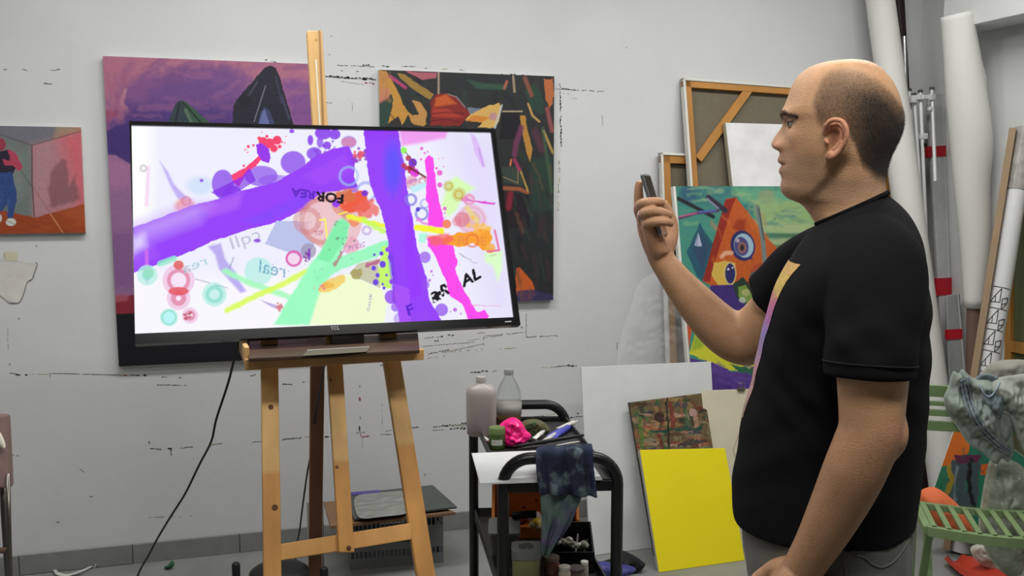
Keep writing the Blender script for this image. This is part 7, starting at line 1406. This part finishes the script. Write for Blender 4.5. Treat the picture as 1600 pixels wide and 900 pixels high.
# ---- trousers
TR = [ring_ab(pf(1160, 776), pf(1426, 790), .172, 40, 2.4), ring_ab(pf(1163, 830), pf(1425, 835), .178, 40, 2.5), ring_ab(pf(1170, 880), pf(1424, 870), .182, 40, 2.5), ring_ab(pf(1180, 930), pf(1418, 930), .182, 40, 2.4), ring_ab(pf(1200, 1000), pf(1400, 1000), .175, 40, 2.2)]
tr_me = remesh(*soup([loft(TR)]+[leg_chain(s_, .016, low=.06) for s_ in (-1, 1)]), .006, 5, 'trousers'); TV_ = mesh_np(tr_me).astype(float); NN = np.zeros(len(TV_)*3, np.float32); tr_me.vertices.foreach_get('normal', NN); NN = NN.reshape(-1, 3)
dp = np.array([.006*abs(mnoise.noise(Vector((v[0]*14, v[1]*14, v[2]*7))))+.003*mnoise.noise(Vector((v[0]*30, v[1]*30, v[2]*12+5))) for v in TV_]); TVn_ = TV_+NN*dp[:, None]; set_np(tr_me, TVn_); tr_me.shade_smooth()
tr_me.materials.append(mat('grey_olive_twill', (92, 92, 84), .85, var=.12, scale=9, bump=.3, bscale=600, sheen=.1)); trs = link(bpy.data.objects.new('trousers', tr_me), body)
bv2 = BVHTree.FromPolygons([Vector(v) for v in TVn_], [tuple(p.vertices) for p in tr_me.polygons])
def onto(pts, r, name, m, parent):
    out = []
    for x, y_ in spline(pts, 6):
        d_ = ray(x, y_); h = bv2.ray_cast(EYEP, d_.normalized())
        if h[0] is not None: out.append(tuple(h[0]-d_.normalized()*.001))
    if len(out) > 2: MB().tube(out, r, 6).build(name, m, parent, smooth=True)
M_ts = mat('trouser_seam', (108, 108, 100), .85)
onto([(1338, 868), (1352, 872), (1364, 882), (1380, 886), (1398, 876), (1412, 858), (1424, 838)], .0013, 'pocket_seam', M_ts, trs); onto([(1316, 868), (1320, 885), (1322, 905), (1324, 940)], .0012, 'side_seam', M_ts, trs)
onto([(1212, 826), (1226, 838), (1233, 856), (1238, 880)], .0022, 'pocket_edge', M_ts, trs)
# ---- shoes
for s_ in (-1, 1):
    c = W(aC-.015, s_*.103, 0); rings = []
    for t, hw, h in [(-.105, .018, .055), (-.095, .034, .068), (-.05, .040, .075), (0, .042, .078), (.05, .045, .066), (.10, .048, .050), (.14, .045, .040), (.17, .034, .032), (.185, .015, .022)]:
        rings.append([c+MA*t+MB_*(hw*math.cos(q))+Vector((0, 0, .012+max(0, h*.5+h*.5*math.sin(q)))) for q in [2*math.pi*i/16 for i in range(16)]])
    sh = MB().add(*loft(rings)).build('shoe', mat('dark_shoe', (40, 38, 38), .6), body, smooth=True)
    MB().poly([c+MA*t+MB_*w_ for t, w_ in [(-.11, -.02), (-.10, .035), (0, .043), (.10, .05), (.17, .036), (.19, 0), (.17, -.036), (.10, -.05), (0, -.043), (-.10, -.035)]], (0, 0, .016)).build('sole', mat('shoe_sole', (150, 148, 142), .7), sh, bevel=.003)
# ---- phone held in the raised hand
ph = thing('phone', 'slim dark phone with silver edge held up in the raised right hand', 'phone', pm(1020, 335, .16))
p_top, p_bot = pm(1007.5, 272, .152), pm(1030, 346, .152); up_ = (p_top-p_bot).normalized(); thk = up_.cross(MB_).normalized()
cph = (p_top+p_bot)/2; hl_, hw_ = (p_top-p_bot).length/2+.014, .034; cph = p_top-up_*hl_
MB().box(cph, (hw_*2, .0070, hl_*2), (MB_, thk, up_)).build('metal_case', mat('phone_silver', (150, 150, 155), .3, metal=.8), ph, bevel=.003, seg=3)
sgn = 1 if thk.dot(MA) < 0 else -1
MB().box(cph+thk*sgn*.0036, (hw_*2-.006, .0008, hl_*2-.010), (MB_, thk, up_)).build('phone_screen', mat('phone_glass', (10, 10, 14), .08, coat=.5), ph)
MB().box(cph-thk*sgn*.0036, (hw_*2-.004, .0008, hl_*2-.008), (MB_, thk, up_)).build('back_panel', mat('phone_back', (30, 32, 44), .2), ph)
# ring on the hand
rp_ = [Vector(HH(1004.5, 338, .136)), Vector(HH(1008, 333.5, .121))]; rc = (rp_[0]+rp_[1])/2; rd = (rp_[1]-rp_[0]).normalized(); ru = rd.orthogonal().normalized(); rv = rd.cross(ru)
o = MB().tube([tuple(rc+ru*(.0118*math.cos(t))+rv*(.0118*math.sin(t))) for t in [2*math.pi*i/24 for i in range(24)]], .0012, 6, closed=True).build('ring', mat('ring_silver', (200, 200, 200), .2, metal=1), None, smooth=True)
tag(o, 'thin silver ring on a finger of the raised hand', 'ring')
